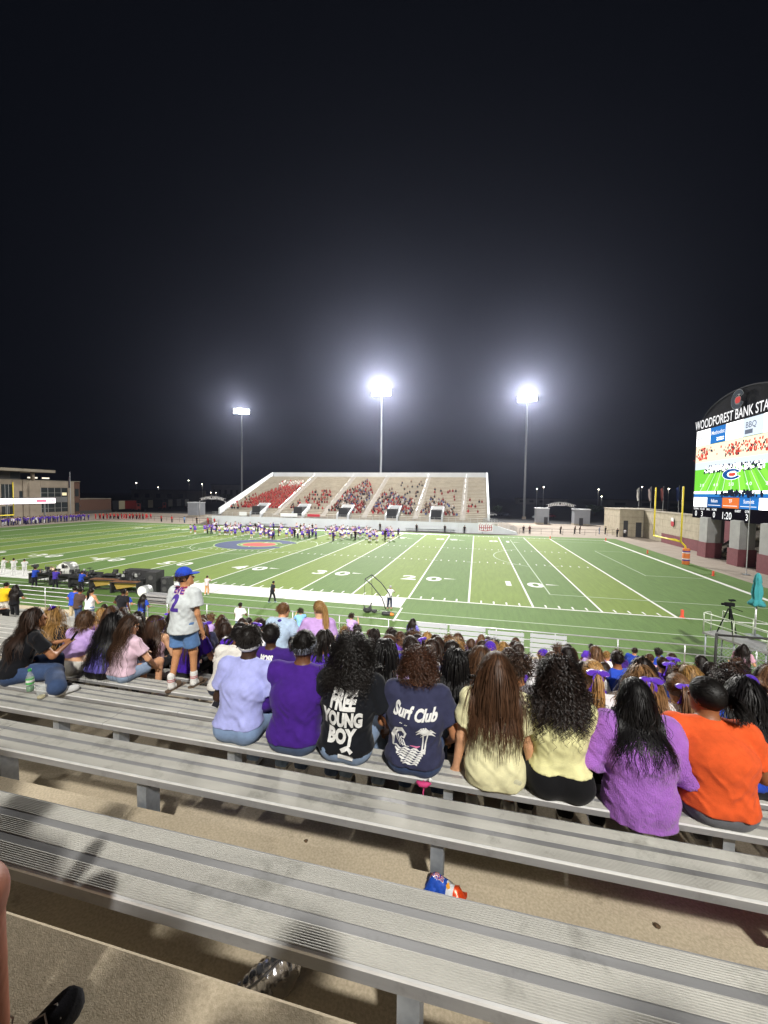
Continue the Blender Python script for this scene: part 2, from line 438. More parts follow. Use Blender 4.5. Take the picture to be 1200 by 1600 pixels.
# ---- ground, apron, turf
g = MB(); g.poly([(-800, -300, -.25), (800, -300, -.25), (800, 900, -.25), (-800, 900, -.25)])
structure(g.build("ground", M_ASPH))
g = MB(); g.box(-150, 40, -12.4, 90, -.6, -.02)
structure(g.build("concrete_apron", M_APRON))
TX0, TX1, TY0, TY1 = -108.0, 12.3, -9.6, 52.7
g = MB(); g.poly([(TX0, TY0, 0), (TX1, TY0, 0), (TX1, TY1, 0), (TX0, TY1, 0)])
turf = structure(g.build("football_field", M_TURF))
def sheet(name, x0, x1, y0, y1, z=.004, m=None):
    return MB().poly([(x0, y0, z), (x1, y0, z), (x1, y1, z), (x0, y1, z)]) or None
def mark(name, x0, x1, y0, y1, z=.004, m=None):
    q = MB(); q.poly([(x0, y0, z), (x1, y0, z), (x1, y1, z), (x0, y1, z)]); return q.build(name, m or M_WHITE, turf)
for i in range(21):
    x = -4.572 * i; w = .075 if i else .1
    mark("yard_line", x - w, x + w, .0, FW)
mark("yard_line", -18.29 - .07, -18.29 + .07, -5.8, -2.75)
mark("end_line", 9.144, 9.144 + .42, -.1, FW + .1); mark("end_line", -91.44 - 9.144 - .42, -91.44 - 9.144, -.1, FW + .1)
mark("sideline", -18.4, 9.5, -.2, -.004, .008); mark("sideline", -100.6, -73.2, -.2, -.004, .008)
mark("team_area_border", -73.15, -18.4, -2.75, -.004, .008); mark("team_area_border", -73.15, -18.4, FW + .004, FW + 1.3, .008)
mark("sideline", -18.39, 9.5, FW + .004, FW + .2, .008); mark("sideline", -100.6, -73.2, FW + .004, FW + .2, .008)
q = MB()
for i in range(1, 100):
    if i % 5 == 0: continue
    x = -i * YD
    for y0, y1 in ((.12, .75), (18.29, 18.9), (29.87, 30.48), (FW - .75, FW - .12)):
        q.poly([(x - .06, y0, .004), (x + .06, y0, .004), (x + .06, y1, .004), (x - .06, y1, .004)])
for i in range(1, 20):
    x = -i * 4.572
    for y in (18.29, 30.48):
        for s in (-1, 1): q.poly([(x + s * .08, y - .04, .004), (x + s * .55, y - .04, .004), (x + s * .55, y + .04, .004), (x + s * .08, y + .04, .004)])
for x0 in (-2.75, -88.7): q.poly([(x0 - .05, 24.1, .004), (x0 + .05, 24.1, .004), (x0 + .05, 24.7, .004), (x0 - .05, 24.7, .004)])
tag(q.build("hash_marks", M_WHITE, turf), kind="stuff")
# thin soccer lines
M_SOC = mat("thin_line_paint", (.46, .55, .42), .8)
def arc(name, cx, cy_, r, a0, a1, w=.10, n=40, m=M_SOC, z=.006):
    q = MB()
    for i in range(n):
        t0 = a0 + (a1 - a0) * i / n; t1 = a0 + (a1 - a0) * (i + 1) / n
        q.poly([(cx + (r - w / 2) * math.cos(t0), cy_ + (r - w / 2) * math.sin(t0), z), (cx + (r + w / 2) * math.cos(t0), cy_ + (r + w / 2) * math.sin(t0), z),
                (cx + (r + w / 2) * math.cos(t1), cy_ + (r + w / 2) * math.sin(t1), z), (cx + (r - w / 2) * math.cos(t1), cy_ + (r - w / 2) * math.sin(t1), z)])
    return q.build(name, m, turf)
mark("soccer_line", -100, 9.2, -3.9, -3.8, .006, M_SOC); mark("soccer_line", -7.35, -7.25, 4.25, 44.55, .006, M_SOC)
mark("soccer_line", -7.3, 9.1, 4.2, 4.3, .010, M_SOC); mark("soccer_line", -7.3, 9.1, 44.5, 44.6, .010, M_SOC)
mark("soccer_line", 3.65, 3.75, 15.24, 33.5, .006, M_SOC); mark("soccer_line", 3.7, 9.1, 15.19, 15.29, .010, M_SOC); mark("soccer_line", 3.7, 9.1, 33.5, 33.6, .010, M_SOC)
_a = math.acos(5.5 / 9.15); arc("soccer_arc", -1.8, 24.4, 9.15, math.pi - _a, math.pi + _a, m=M_SOC); arc("soccer_circle", -45.72, 24.4, 9.15, 0, 2 * math.pi, n=64)
# yard numbers
for i in range(1, 10):
    x = -i * 10 * YD; n = i if i <= 5 else 10 - i
    for far in (0, 1):
        yc = 7.45 if not far else FW - 7.45; s = -1 if far else 1
        for k, d in ((-1, str(n)), (1, '0')):
            flat_text("yard_number", d, M_WHITE, turf, (x + s * k * 1.18, yc, .005), (s, 0, 0), (0, s, 0), 2.55, .075, 1.15)
        if n != 5:
            dr = 1 if i < 5 else -1; q = MB(); xa = x + dr * 2.12
            q.poly([(xa, yc + s * .75, .005), (xa, yc + s * .35, .005), (xa + dr * 1.15, yc + s * .5, .005)]); q.build("yard_arrow", M_WHITE, turf)
# midfield emblem: dark blue C round a red apple
M_NAVY = mat("navy_paint", (.035, .055, .15), .8, 0, .15, 2); M_REDP = mat("red_paint", (.52, .06, .055), .8, 0, .12, 2); M_LEAF = mat("leaf_paint", (.30, .42, .18), .8)
def emblem(parent, O, ux, uy, sc, mC, mA, mO, lift, edge=True):
    """a letter C with an apple in its opening; unit is the outer radius"""
    O, ux, uy = Vector(O), Vector(ux), Vector(uy); up = Vector(lift)
    P = lambda a, b, l: O + ux * (a * sc) + uy * (b * sc) + up * l
    def cshape(grow, l, name, m):
        q = MB(); N_ = 56; a0, a1 = math.radians(25) - grow * .5, math.radians(335) + grow * .5
        for i in range(N_):
            ring = []
            for t in (a0 + (a1 - a0) * i / N_, a0 + (a1 - a0) * (i + 1) / N_):
                f = abs(t - math.pi) / math.pi; ro = 1.0 + grow; ri = .52 + .16 * f ** 2 - grow; cx = .06 * (1 - f)
                ring.append(((ro * math.cos(t), ro * .93 * math.sin(t)), (ri * math.cos(t) + cx, ri * .9 * math.sin(t))))
            (o0, i0), (o1, i1) = ring; q.poly([P(*o0, l), P(*o1, l), P(*i1, l), P(*i0, l)])
        return q.build(name, m, parent)
    if edge: cshape(.035, 1, "emblem_outline", mO)
    cshape(0, 2, "emblem_letter", mC)
    def apple(grow, l, name, m):
        q = MB(); pts = []
        for i in range(48):
            t = 2 * math.pi * i / 48 + math.pi / 2
            r = .36 + grow - .10 * math.exp(-((t - math.pi / 2) ** 2) / .10) - .10 * math.exp(-((t - 2.5 * math.pi) ** 2) / .10) - .03 * math.exp(-((t - 1.5 * math.pi) ** 2) / .06)
            pts.append((.10 + r * 1.15 * math.cos(t), -.04 + r * math.sin(t)))
        c = (.10, -.10)
        for i in range(48): q.poly([P(*c, l), P(*pts[i], l), P(*pts[(i + 1) % 48], l)])
        return q.build(name, m, parent)
    if edge: apple(.045, 3, "apple_outline", mO)
    apple(0, 4, "apple", mA)
    q = MB(); q.poly([P(.08, .24, 4), P(.14, .24, 4), P(.26, .50, 4), (P(.19, .52, 4))]); q.build("apple_stem", mO, parent)
    q = MB(); q.poly([P(.20, .36, 4), P(.34, .34, 4), P(.48, .46, 4), P(.34, .50, 4)]); q.build("apple_leaf", mO, parent)
emblem(turf, (-46.1, 25.0, .008), (1, 0, 0), (0, 1, 0), 6.1, M_NAVY, M_REDP, M_LEAF, (0, 0, .003))

# ================================================================== THE HOME STAND
BD0 = -30.461 + .917
def seat_y(k): return BD0 + .84 * (k - 1)
def seat_z(k): return 6.9425 - .36 * (k - 1) if k <= 4 else 5.5625 - .274 * (k - 5)
KF = 19
SX0, SX1 = -82.0, 9.0
q = MB()
prof = [(-34.5, 8.55), (-32.2, 8.55), (-32.2, 7.82), (-31.371 + .04, 7.82), (-31.371 + .04, 7.46), (-30.336, 7.46)]
prof = [(-36.0, 8.6), (-32.016, 7.82 + .0), (-31.176, 7.82), (-31.176, 7.46), (-30.336, 7.46)]
zs = [6.7385] + [seat_z(k + 1) - .204 for k in range(1, KF)]
ys = [BD0 + .048 + .84 * k for k in range(0, KF)]
prof.append((-30.336, zs[0] if False else 7.0985)); prof.append((ys[0] - .84, 7.0985)); prof.append((ys[0] - .84, zs[0]))
for k in range(KF):
    zn = zs[k + 1] if k + 1 < KF else 1.2
    prof += [(ys[k] - .018, zs[k]), (ys[k], zs[k] - .018), (ys[k], zn)]
prof += [(-12.3, 1.2), (-12.3, -.3), (-36, -.3)]
# clean the profile (monotone in y)
pp = [prof[0]]
for p in prof[1:]:
    if p[0] >= pp[-1][0] - 1e-6 or p[1] < 0: pp.append(p)
q.prism(pp, SX0, SX1, 'x')
stand = structure(q.build("home_stand_terrace", M_CONC))

def ribbed_profile(w=.24, t=.046, ribs=9):
    """cross-section (y,z) from near bottom edge over the top to the far bottom; returns points and material of each span"""
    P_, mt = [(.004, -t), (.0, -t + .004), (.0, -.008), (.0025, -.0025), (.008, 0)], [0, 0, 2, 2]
    def flat(y): P_.append((y, 0)); mt.append(0)
    def band(y0, y1):
        n = ribs; dy = (y1 - y0) / n
        for i in range(n):
            P_.append((y0 + dy * (i + .3), .0013)); mt.append(1); P_.append((y0 + dy * (i + .62), .0013)); mt.append(1); P_.append((y0 + dy * (i + 1), 0)); mt.append(1)
    flat(.009); band(.009, .067); flat(.094); band(.094, .150); flat(.176); band(.176, .232)
    P_ += [(.236, 0), (.24, -.004), (.24, -t), (.236, -t)]; mt += [0, 0, 0, 0]
    return P_, mt
PF, PFM = ribbed_profile()
PS, PSM = ribbed_profile(ribs=1)
def plank(x0, x1, fine=True):
    P_, mt = (PF, PFM) if fine else (PS, PSM)
    q = MB(); n = len(P_)
    q.v = [(x0, a, b) for a, b in P_] + [(x1, a, b) for a, b in P_]
    for i in range(n - 1): q.f.append((i, i + 1, n + i + 1, n + i)); q.m.append(mt[i])
    q.f.append((n - 1, 0, n, 2 * n - 1)); q.m.append(0)
    q.f.append(tuple(range(n))); q.m.append(0); q.f.append(tuple(range(2 * n - 1, n - 1, -1))); q.m.append(0)
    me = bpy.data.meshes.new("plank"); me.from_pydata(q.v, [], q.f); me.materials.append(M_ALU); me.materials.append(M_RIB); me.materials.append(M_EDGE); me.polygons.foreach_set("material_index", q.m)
    return me
ps = MB()  # support: channel post with a foot
ps.box(-.03, .03, 0, .006, -.514, -.002); ps.box(.024, .03, .006, .10, -.514, -.002); ps.box(-.03, .03, .0, .20, -.002, .0); ps.box(-.03, .05, .0, .11, -.519, -.514)
me_post = ps.mesh("support", M_GALV)
ps = MB(); ps.box(-.03, .03, 0, .006, -.432, -.002); ps.box(.024, .03, .006, .10, -.432, -.002); ps.box(-.03, .03, .0, .20, -.002, .0)
me_post2 = ps.mesh("support", M_GALV)
posts_fix = [-11.82, -13.45, -15.1, -16.17, -16.8]
ordinal = ["first", "second", "third", "fourth", "fifth", "sixth", "seventh", "eighth", "ninth", "tenth", "eleventh", "twelfth", "thirteenth", "fourteenth", "fifteenth", "sixteenth", "seventeenth", "eighteenth", "nineteenth"]
shared = {}
for k in range(0, KF + 1):
    y, z = (seat_y(k), seat_z(k)) if k else (BD0 - .84, 7.3025)
    lab = {0: "aluminium bleacher bench the viewer sits on, just below the frame", 1: "nearest empty aluminium bleacher bench, right across the foreground", 2: "second empty aluminium bleacher bench, behind the one nearest the viewer",
           3: "aluminium bleacher bench under the row of seated people in the foreground", 4: "aluminium bleacher bench just in front of the row of foreground people"}.get(k, "aluminium bleacher bench, %s row down from the viewer" % ordinal[k - 1])
    b = empty("bleacher_bench", (0, y, z), 0, lab, "bench", "benches of the home stand")
    fine = k <= 5
    cuts = [SX0, -34.4, -25.3, -16.24, -7.1, SX1] if k <= 8 else [SX0, -52.0, -34.4, -25.3, -16.24, -7.1, SX1]
    for a, c in zip(cuts[:-1], cuts[1:]):
        key = (a, c, fine)
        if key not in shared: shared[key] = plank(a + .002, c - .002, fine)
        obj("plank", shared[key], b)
    xs = list(posts_fix) + [-10.2 + 1.65 * i for i in range(0, 5)] + [-17.9 - 1.67 * i for i in range(0, 8 if k < 8 else 24)]
    for x in xs: obj("support", me_post if k <= 4 else me_post2, b, (x, .062, -.046))
# tread boards for the feet are bare concrete; front rail
def railing(name, label, cat, pts, h=1.07, bars=3, r=.024, step=2.2, group=None, m=None, base_off=0, n=6):
    """posts and horizontal pipes along a polyline of ground points"""
    m = m or M_RAIL
    o = empty(name, pts[0], 0, label, cat, group); p0 = Vector(pts[0])
    for a, c in zip(pts[:-1], pts[1:]):
        a, c = Vector(a) - p0, Vector(c) - p0; L = (c - a).length; k = max(1, round(L / step))
        for j in range(bars):
            zz = h * (j + 1) / bars
            MB().tube([a + Vector((0, 0, zz)), c + Vector((0, 0, zz))], r if j == bars - 1 else r * .8, n).build("rail_bar", m, o, True)
        me = MB().tube([(0, 0, 0), (0, 0, h)], r, n).mesh("rail_post", m, True)
        for i in range(k + 1): obj("rail_post", me, o, a + (c - a) * (i / k))
    return o
railing("front_railing", "long pale metal railing along the front of the home stand", "railing", [(-34.0, -12.5, 1.2), (4.5, -12.5, 1.2)], step=2.35)
railing("front_railing", "pale metal railing at the left front of the home stand near the drums", "railing", [(-80.0, -12.5, 1.2), (-35.2, -12.5, 1.2)], bars=5, h=1.25)
# ================================================================== FLOODLIGHT TOWERS
M_POLE = mat("pole_steel", (.34, .35, .37), .5, .4)
def lamp_emit(name, col, s):
    m = bpy.data.materials.new(name); m.use_nodes = True; nt = m.node_tree; nt.nodes.clear()
    e = nt.nodes.new("ShaderNodeEmission"); e.inputs[0].default_value = (*col, 1); e.inputs[1].default_value = s
    o = nt.nodes.new("ShaderNodeOutputMaterial"); nt.links.new(e.outputs[0], o.inputs[0]); return m
M_LAMP = lamp_emit("floodlight_glass", (1, .98, .93), 60)
M_HOUS = mat("lamp_housing", (.2, .2, .21), .5, .3)
tower_labels = ["floodlight tower right of the far grandstand, beside the entrance gate", "floodlight tower behind the middle of the far grandstand, glaring brightest", "smaller-looking floodlight tower at the left end of the far grandstand",
                "floodlight tower behind the home stand at the right", "floodlight tower behind the home stand nearest the viewer", "floodlight tower behind the home stand at the far left"]
for ti, (x, y, h, pw, far) in enumerate(TOWERS):
    t = empty("floodlight_tower", (x, y, -.25), 0, tower_labels[ti], "floodlight", "stadium floodlight towers")
    MB().tube([(0, 0, 0), (0, 0, h * .5), (0, 0, h + .6)], [.42, .34, .22], 12).build("pole", M_POLE, t, True)
    MB().box(-.6, .6, -.6, .6, 0, .9).build("pole_footing", M_APRON, t)
    sgn = -1 if far else 1
    tgt = Vector((-40, 24 - y, 0)) if ti not in (1, 4) else Vector((-45.7, 24, 0))
    target = Vector((-45.72 * .55 + x * .45, 24.4, 0)); d = (target - Vector((x, y, h))); yawz = math.atan2(d.y, d.x) - math.pi / 2
    rows = (0, 1.15) if far else (0, 1.1)
    Rm = Matrix.Rotation(yawz, 4, 'Z')
    for rz in rows:
        MB().box(-3.0, 3.0, -.12, .12, h - .1 + rz - 1.1, h + .1 + rz - 1.1).build("crossarm", M_POLE, t).matrix_local = Rm
    tilt = math.atan2(-d.z, math.hypot(d.x, d.y))
    hs = MB().lathe([(.0, -.35), (.2, -.33), (.34, 0), (.36, .04)], n=12).mesh("lamp_housing", M_HOUS, True)
    gl = MB().lathe([(.0, .03), (.33, .03)], n=12).mesh("lamp_glass", M_LAMP)
    aim = Matrix.Rotation(yawz, 4, 'Z') @ Matrix.Rotation(-math.pi / 2 - tilt * .75, 4, 'X')
    for rz in rows:
        for i in range(7):
            px = -2.7 + 5.4 * i / 6
            o = obj("floodlight", hs, t); p = Rm @ Vector((px, .45, h + rz - 1.1))
            o.matrix_local = Matrix.Translation(p) @ aim
            obj("lamp_glass", gl, o)
    ld = bpy.data.lights.new("floodlight_beam", 'SPOT'); ld.energy = LAMP_W[ti]; ld.shadow_soft_size = 1.0; ld.spot_size = math.radians(150 if far else 62); ld.spot_blend = .9 if far else 1.0
    ld.color = (1.0, .97, .91) if True else (1, 1, 1)
    lo = bpy.data.objects.new("floodlight_beam", ld); COL.objects.link(lo); lo.parent = t
    aimp = Vector((-45.72 * .4 + x * .6 if ti != 3 else -22, 14 if far else 33, 0)); dv = (aimp - Vector((x, y, h))).normalized()
    lo.matrix_local = Matrix.Translation(Vector((0, 0, h + 1.0)) + Vector((dv.x, dv.y, 0)).normalized() * 1.6) @ dv.to_track_quat('-Z', 'Y').to_matrix().to_4x4()
# ================================================================== FAR GRANDSTAND
FX0, FX1, FY, FZ, NR, DY, DZ = -74.5, -11.0, 57.0, 3.0, 29, .84, .3444
M_FCONC = mat("pale_stand_concrete", (.37, .33, .265), .9, 0, .14, .8)
M_FBENCH = mat("pale_bench", (.60, .555, .47), .6, .1, .12, .5)
M_FWALL = mat("painted_white_wall", (.60, .63, .67), .8, 0, .06, .4)
M_AISLE = mat("aisle_concrete", (.50, .47, .43), .9, 0, .1, 1)
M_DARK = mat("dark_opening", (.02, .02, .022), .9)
fs = empty("far_grandstand", (FX0, FY, 0), 0, "large pale grandstand across the field, sparsely filled with red-clad spectators", "grandstand")
def fbox(name, m, x0, x1, y0, y1, z0, z1, par=None): return box(name, m, par or fs, x0 - FX0, x1 - FX0, y0 - FY, y1 - FY, z0, z1)
prof = [(0, -.2), (0, FZ - .45)]
for r in range(NR):
    z = FZ - .45 + DZ * (r + 1); prof += [(DY * r + .42, z - DZ), (DY * r + .42, z), ]
prof += [(DY * NR + 1.5, FZ - .45 + DZ * NR), (DY * NR + 1.5, -.2)]
MB().prism(prof, 0, FX1 - FX0, 'x').build("terrace", M_FCONC, fs)
aisles = [-60, -48, -38.1, -26.4, -16.2]; voms = [-64.8, -54.0, -42.9, -31.6, -21.8]
secs = [FX0 + .4] + [a for a in aisles for _ in (0, 1)] + [FX1 - .4]
for r in range(NR):
    y = DY * r; z = FZ + DZ * r
    for s in range(0, len(secs), 2):
        a = secs[s] + (.65 if s else 0); c = secs[s + 1] - (.65 if s + 2 < len(secs) else 0)
        spans = [(a, c)]
        if r < 5:
            spans = []
            cur = a
            for v in voms:
                if a < v < c: spans.append((cur, v - 1.6)); cur = v + 1.6
            spans.append((cur, c))
        for u, w in spans: box("bench", M_FBENCH, fs, u - FX0, w - FX0, y - .02, y + .3, z - .06, z)
for a in aisles:
    st = MB()
    for r in range(NR * 2):
        y = DY * r / 2 + .40; z = FZ - .45 + DZ * (r + 1) / 2; st.box(a - .6 - FX0, a + .6 - FX0, y - .42, y + .02, z - .25, z + .02)
    st.build("aisle_stairs", M_AISLE, fs)
    rl = MB(); 
    for r in range(2, NR, 4): 
        y = DY * r; z = FZ - .45 + DZ * r; rl.tube([(a - FX0, y, z), (a - FX0, y, z + .95), (a - FX0, y + 2.2, z + .95 + 2.2 * .41), (a - FX0, y + 2.2, z + 2.2 * .41)], .03, 4)
    rl.build("aisle_handrail", M_RAIL, fs)
for v in voms:
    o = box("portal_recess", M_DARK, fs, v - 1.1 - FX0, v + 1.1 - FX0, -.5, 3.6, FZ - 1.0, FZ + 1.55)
    for s in (-1, 1):
        q = MB(); q.prism([(-.9, FZ - 1.), (-.9, FZ + .15), (3.9, FZ + 2.2), (3.9, FZ + .2)], v + s * 1.3 - .17 - FX0, v + s * 1.3 + .17 - FX0, 'x'); q.build("portal_side_wall", M_FWALL, fs)
    box("portal_lintel", M_FWALL, fs, v - 1.12 - FX0, v + 1.12 - FX0, 3.2, 3.95, FZ + 1.1, FZ + 2.2)
    box("portal_floor", M_AISLE, fs, v - 1.1 - FX0, v + 1.1 - FX0, -.9, -.52, FZ - 1.2, FZ - .5)
L_ = FX1 - FX0
for x0 in (-.45, L_):  # sloping end parapets
    q = MB(); q.prism([(-.6, FZ - .6), (-.6, FZ + .9), (DY * NR + 1.5, FZ + DZ * NR + .95), (DY * NR + 1.5, FZ + DZ * NR - .6)], x0, x0 + .45, 'x'); q.build("end_parapet", M_FWALL, fs)
box("back_parapet", M_FWALL, fs, -.45, L_ + .45, DY * NR + 1.5, DY * NR + 1.8, 6, FZ + DZ * NR + .95)
q = MB()
for i in range(43): q.tube([(i * 1.5, -2.3 + .02, 2.04), (i * 1.5, -2.28, 3.05)], .03, 4)
for z in (2.35, 2.7, 3.05): q.tube([(-1, -2.28, z), (L_ + 2, -2.28, z)], .026, 4)
q.build("front_railing", M_RAIL, fs)
box("walkway", M_AISLE, fs, -3, L_ + 2, -2.35, -.002, 1.6, 2.0)
# white front wall of the grandstand, with a ramp at its right end
wl = empty("field_wall", (FX0, 54.6, 0), 0, "long white wall in front of the far grandstand", "wall")
pw = 63.5 / 13
for i in range(13): box("wall_panel", M_FWALL, wl, i * pw - 1, (i + 1) * pw - 1.02, 0, .2, -.1, 2.02)
box("wall_coping", M_FWALL, wl, -1.0, 62.5, -.05, .03, 2.021, 2.12)
rp = empty("access_ramp", (-11.9, 54.6, 0), 0, "white access ramp with mesh railing at the right end of the far grandstand", "ramp")
q = MB(); q.prism([(0, -.1), (0, 2.0), (1.5, 1.95), (6.6, .45), (7.0, -.1)], 0, 2.2, 'y'); q.build("ramp_wall", M_FWALL, rp)
q = MB()
def rz(x): return 2.0 if x < 1.5 else 2.0 - (x - 1.5) * .3
for yy in (.05, 2.15):
    for x in [0.1 + .55 * i for i in range(13)]: q.tube([(x, yy, rz(x) - .1), (x, yy, rz(x) + 1.1)], .025, 4)
    for dz in (.3, .55, .8, 1.1): q.tube([(0, yy, 2 + dz), (1.5, yy, 2 + dz), (6.6, yy, rz(6.6) + dz)], .022, 4)
q.build("ramp_railing", M_RAIL, rp)
# banners on the wall and the portals
M_BRED = mat("banner_red", rgb('b02838'), .7); M_BWHITE = mat("banner_white", (.75, .76, .78), .7); M_BPINK = mat("banner_pink", rgb('c8707a'), .7)
def wall_sign(label, x, y, z, w, h, m, m2, txt=None):
    o = empty("banner", (x, y, z), 0, label, "banner")
    box("banner_sheet", m, o, 0, w, -.02, 0, 0, h)
    if txt: flat_text("lettering", txt, m2, o, (w / 2, -.026, h / 2), (1, 0, 0), (0, 0, 1), h * .62, .02, 1.0)
    return o
# red squiggle artwork banner at the right end of the wall
b = wall_sign("white banner with red brushed lettering on the wall right of the far grandstand", -12.9, 54.5, .35, 3.0, 1.9, M_BWHITE, M_BRED)
q = MB()
for k in range(7):
    x = .25 + .4 * k
    q.tube([(x, -.03, .3 + .2 * (k % 2)), (x + .1, -.03, .9), (x - .05, -.03, 1.3), (x + .2, -.03, 1.7 - .15 * (k % 3))], .07, 4)
q.tube([(.2, -.03, .9), (1.5, -.03, .8), (2.8, -.03, 1.0)], .06, 4); q.tube([(.5, -.03, .3), (1.5, -.03, .2), (2.5, -.03, .35)], .06, 4); q.build("brush_lettering", M_BRED, b)
wall_sign("small white banner hung at the second far-stand railing bay from the left", -57.5, 54.7, 2.35, 4.2, .8, M_BWHITE, M_BRED)
wall_sign("small square white banner on the far-stand railing at its left end", -68.2, 54.7, 2.3, 2.0, .9, M_BWHITE, M_BRED)
wall_sign("red banner lying on the far-stand railing at mid-left", -50.8, 54.7, 2.5, 3.0, .6, M_BRED, M_BWHITE)
wall_sign("white portal board over the middle portal of the far grandstand", -44.0, 60.2, 4.35, 2.2, .9, M_BWHITE, M_BRED)
wall_sign("white portal board over the rightmost portal of the far grandstand", -22.8, 60.2, 4.35, 2.0, .9, M_BWHITE, M_BRED)
# far benches for the teams
for i, (x0, x1) in enumerate(((-28, -17.5), (-46, -36), (-66, -56))):
    o = empty("team_bench", (x0, 53.4, 0), 0, "white team bench along the far touchline, %s of three from the right" % ordinal[i], "bench", "team benches at the far wall")
    box("seat", M_FWALL, o, 0, x1 - x0, 0, .35, .42, .47); box("backrest", M_FWALL, o, 0, x1 - x0, .36, .40, .62, .95)
    for k in range(5): box("leg", M_GALV, o, .3 + k * 2.3, .36 + k * 2.3, .02, .38, -.02, .42)

# ================================================================== GATES AND DISTANT LOT
M_STUCCO = mat("grey_stucco", (.30, .32, .36), .9, 0, .06, 1); M_STONE = mat("tan_stone", (.42, .37, .29), .9, 0, .15, 2)
M_SIGN = mat("arch_steel", (.45, .46, .48), .5, .3); M_DOOR = mat("dark_door", (.03, .03, .035), .6)
M_LETTER = mat("dark_lettering", (.03, .03, .04), .6); M_LETW = mat("white_lettering", (.8, .8, .8), .6)
def kiosk(label, x0, x1, y0, y1, h, doors):
    o = empty("gate_kiosk", (x0, y0, -.25), 0, label, "gatehouse"); w = x1 - x0
    box("wall", M_STUCCO, o, 0, w, 0, y1 - y0, .62, h); box("stone_base", M_STONE, o, -.06, w + .06, -.06, y1 - y0 + .06, 0, .619)
    box("roof_cap", M_FWALL, o, -.15, w + .15, -.15, y1 - y0 + .15, h, h + .2)
    for d in doors: box("door", M_DOOR, o, d, d + .95, -.11, -.062, 0.02, 2.2)
    return o
def arch_sign(label, x0, x1, y, z0, z1, txt):
    o = empty("entrance_arch", (x0, y, -.25), 0, label, "gate arch"); w = x1 - x0
    for x in (0, w): MB().tube([(x, 0, 0), (x, 0, z0 + .25)], .14, 8).build("arch_post", M_SIGN, o, True)
    for dz in (0, .75):
        MB().tube([(w * t, 0, z0 + .2 + dz + (z1 - z0) * math.sin(math.pi * t)) for t in [i / 12 for i in range(13)]], .08, 6).build("arch_pipe", M_SIGN, o, True)
    n = len(txt)
    for i, ch in enumerate(txt):
        if ch == ' ': continue
        t = .06 + .88 * (i + .5) / n; zz = z0 + .58 + (z1 - z0) * math.sin(math.pi * t)
        box("letter_plate", M_LETW, o, w * t - w * .017, w * t + w * .017, -.11, -.085, zz - .26 + .06 * (i % 2), zz + .24)
    box("arch_board", M_BWHITE, o, w * .36, w * .64, -.06, .06, z0 + .0 + (z1 - z0), z0 + .28 + (z1 - z0))
    return o
kiosk("grey gatehouse left of the entrance gate on the right, beside the light pole", 2.9, 6.3, 88, 91.5, 4.5, [2.1])
kiosk("grey gatehouse right of the entrance gate on the right", 12.7, 16.6, 87.5, 91, 4.4, [1.2])
arch_sign("curved metal entrance arch with lettering between two grey gatehouses", 5.6, 13.3, 89, 4.6, 5.4, "xxxxxxx xxxxxxxx")
kiosk("grey gatehouse left of the far grandstand", -101.2, -97.6, 78, 81.5, 4.5, [])
arch_sign("curved metal entrance arch at the left end of the far grandstand", -97.4, -88.3, 78.6, 4.9, 5.7, "xxxxxxx xxxxxxxx")
# chain-link fences round the apron
M_FENCE = mat("black_fence", (.03, .03, .03), .6, .3)
railing("perimeter_fence", "low black fence along the apron right of the far grandstand", "fence", [(-4.5, 56.6, 0), (12.5, 58.5, 0), (19.5, 66, 0)], h=1.15, bars=2, r=.03, m=M_FENCE, n=4)
railing("perimeter_fence", "low black fence along the apron left of the far grandstand", "fence", [(-116, 62, 0), (-76.5, 56.5, 0)], h=1.15, bars=2, r=.03, m=M_FENCE, n=4)
# street lamps
M_LOTL = lamp_emit("lot_lamp_glass", (1, .9, .7), 40)
lots = [(-260, 220, 13.4, "left of the trucks, highest over the brick annexe"), (-241, 220, 10.2, "low above the parked trucks"), (-215, 220, 15.5, "tall one left of the left entrance arch"), (-204, 220, 12.8, "right of the tall lamp near the left arch"), (-200.5, 225, 7, "left one of the low pair over the left arch"), (-196.5, 225, 7, "right one of the low pair over the left arch"),
        (21, 220, 11.9, "left one above the right-hand gate"), (25.2, 224, 13, "second above the right-hand gate"), (54, 220, 11.8, "upper one of two right of the gate"), (56.2, 222, 7.8, "lower one of two right of the gate"), (76, 220, 13.5, "above the stone wall between the first flags"), (90, 222, 12.5, "above the stone wall between the last flags")]
me_l = MB().lathe([(0, -.16), (.32, -.16), (.36, 0)], n=10).mesh("lamp_lens", M_LOTL); me_h = MB().lathe([(.40, -.02), (.42, .12), (0, .22)], n=10).mesh("lamp_head", M_HOUS)
for x, y, z, d in lots:
    o = empty("street_lamp", (x, y, -.25), 0, "distant lit car-park lamp, " + d, "street lamp", "distant car-park lamps")
    MB().tube([(0, 0, 0), (0, 0, z)], [.16, .09], 6).build("pole", M_POLE, o, True)
    hd = obj("lamp_head", me_h, o, (0, -.4, z + .1)); obj("lamp_lens", me_l, hd)
    MB().tube([(0, 0, z), (0, -.4, z + .12)], .06, 5).build("lamp_arm", M_POLE, o)
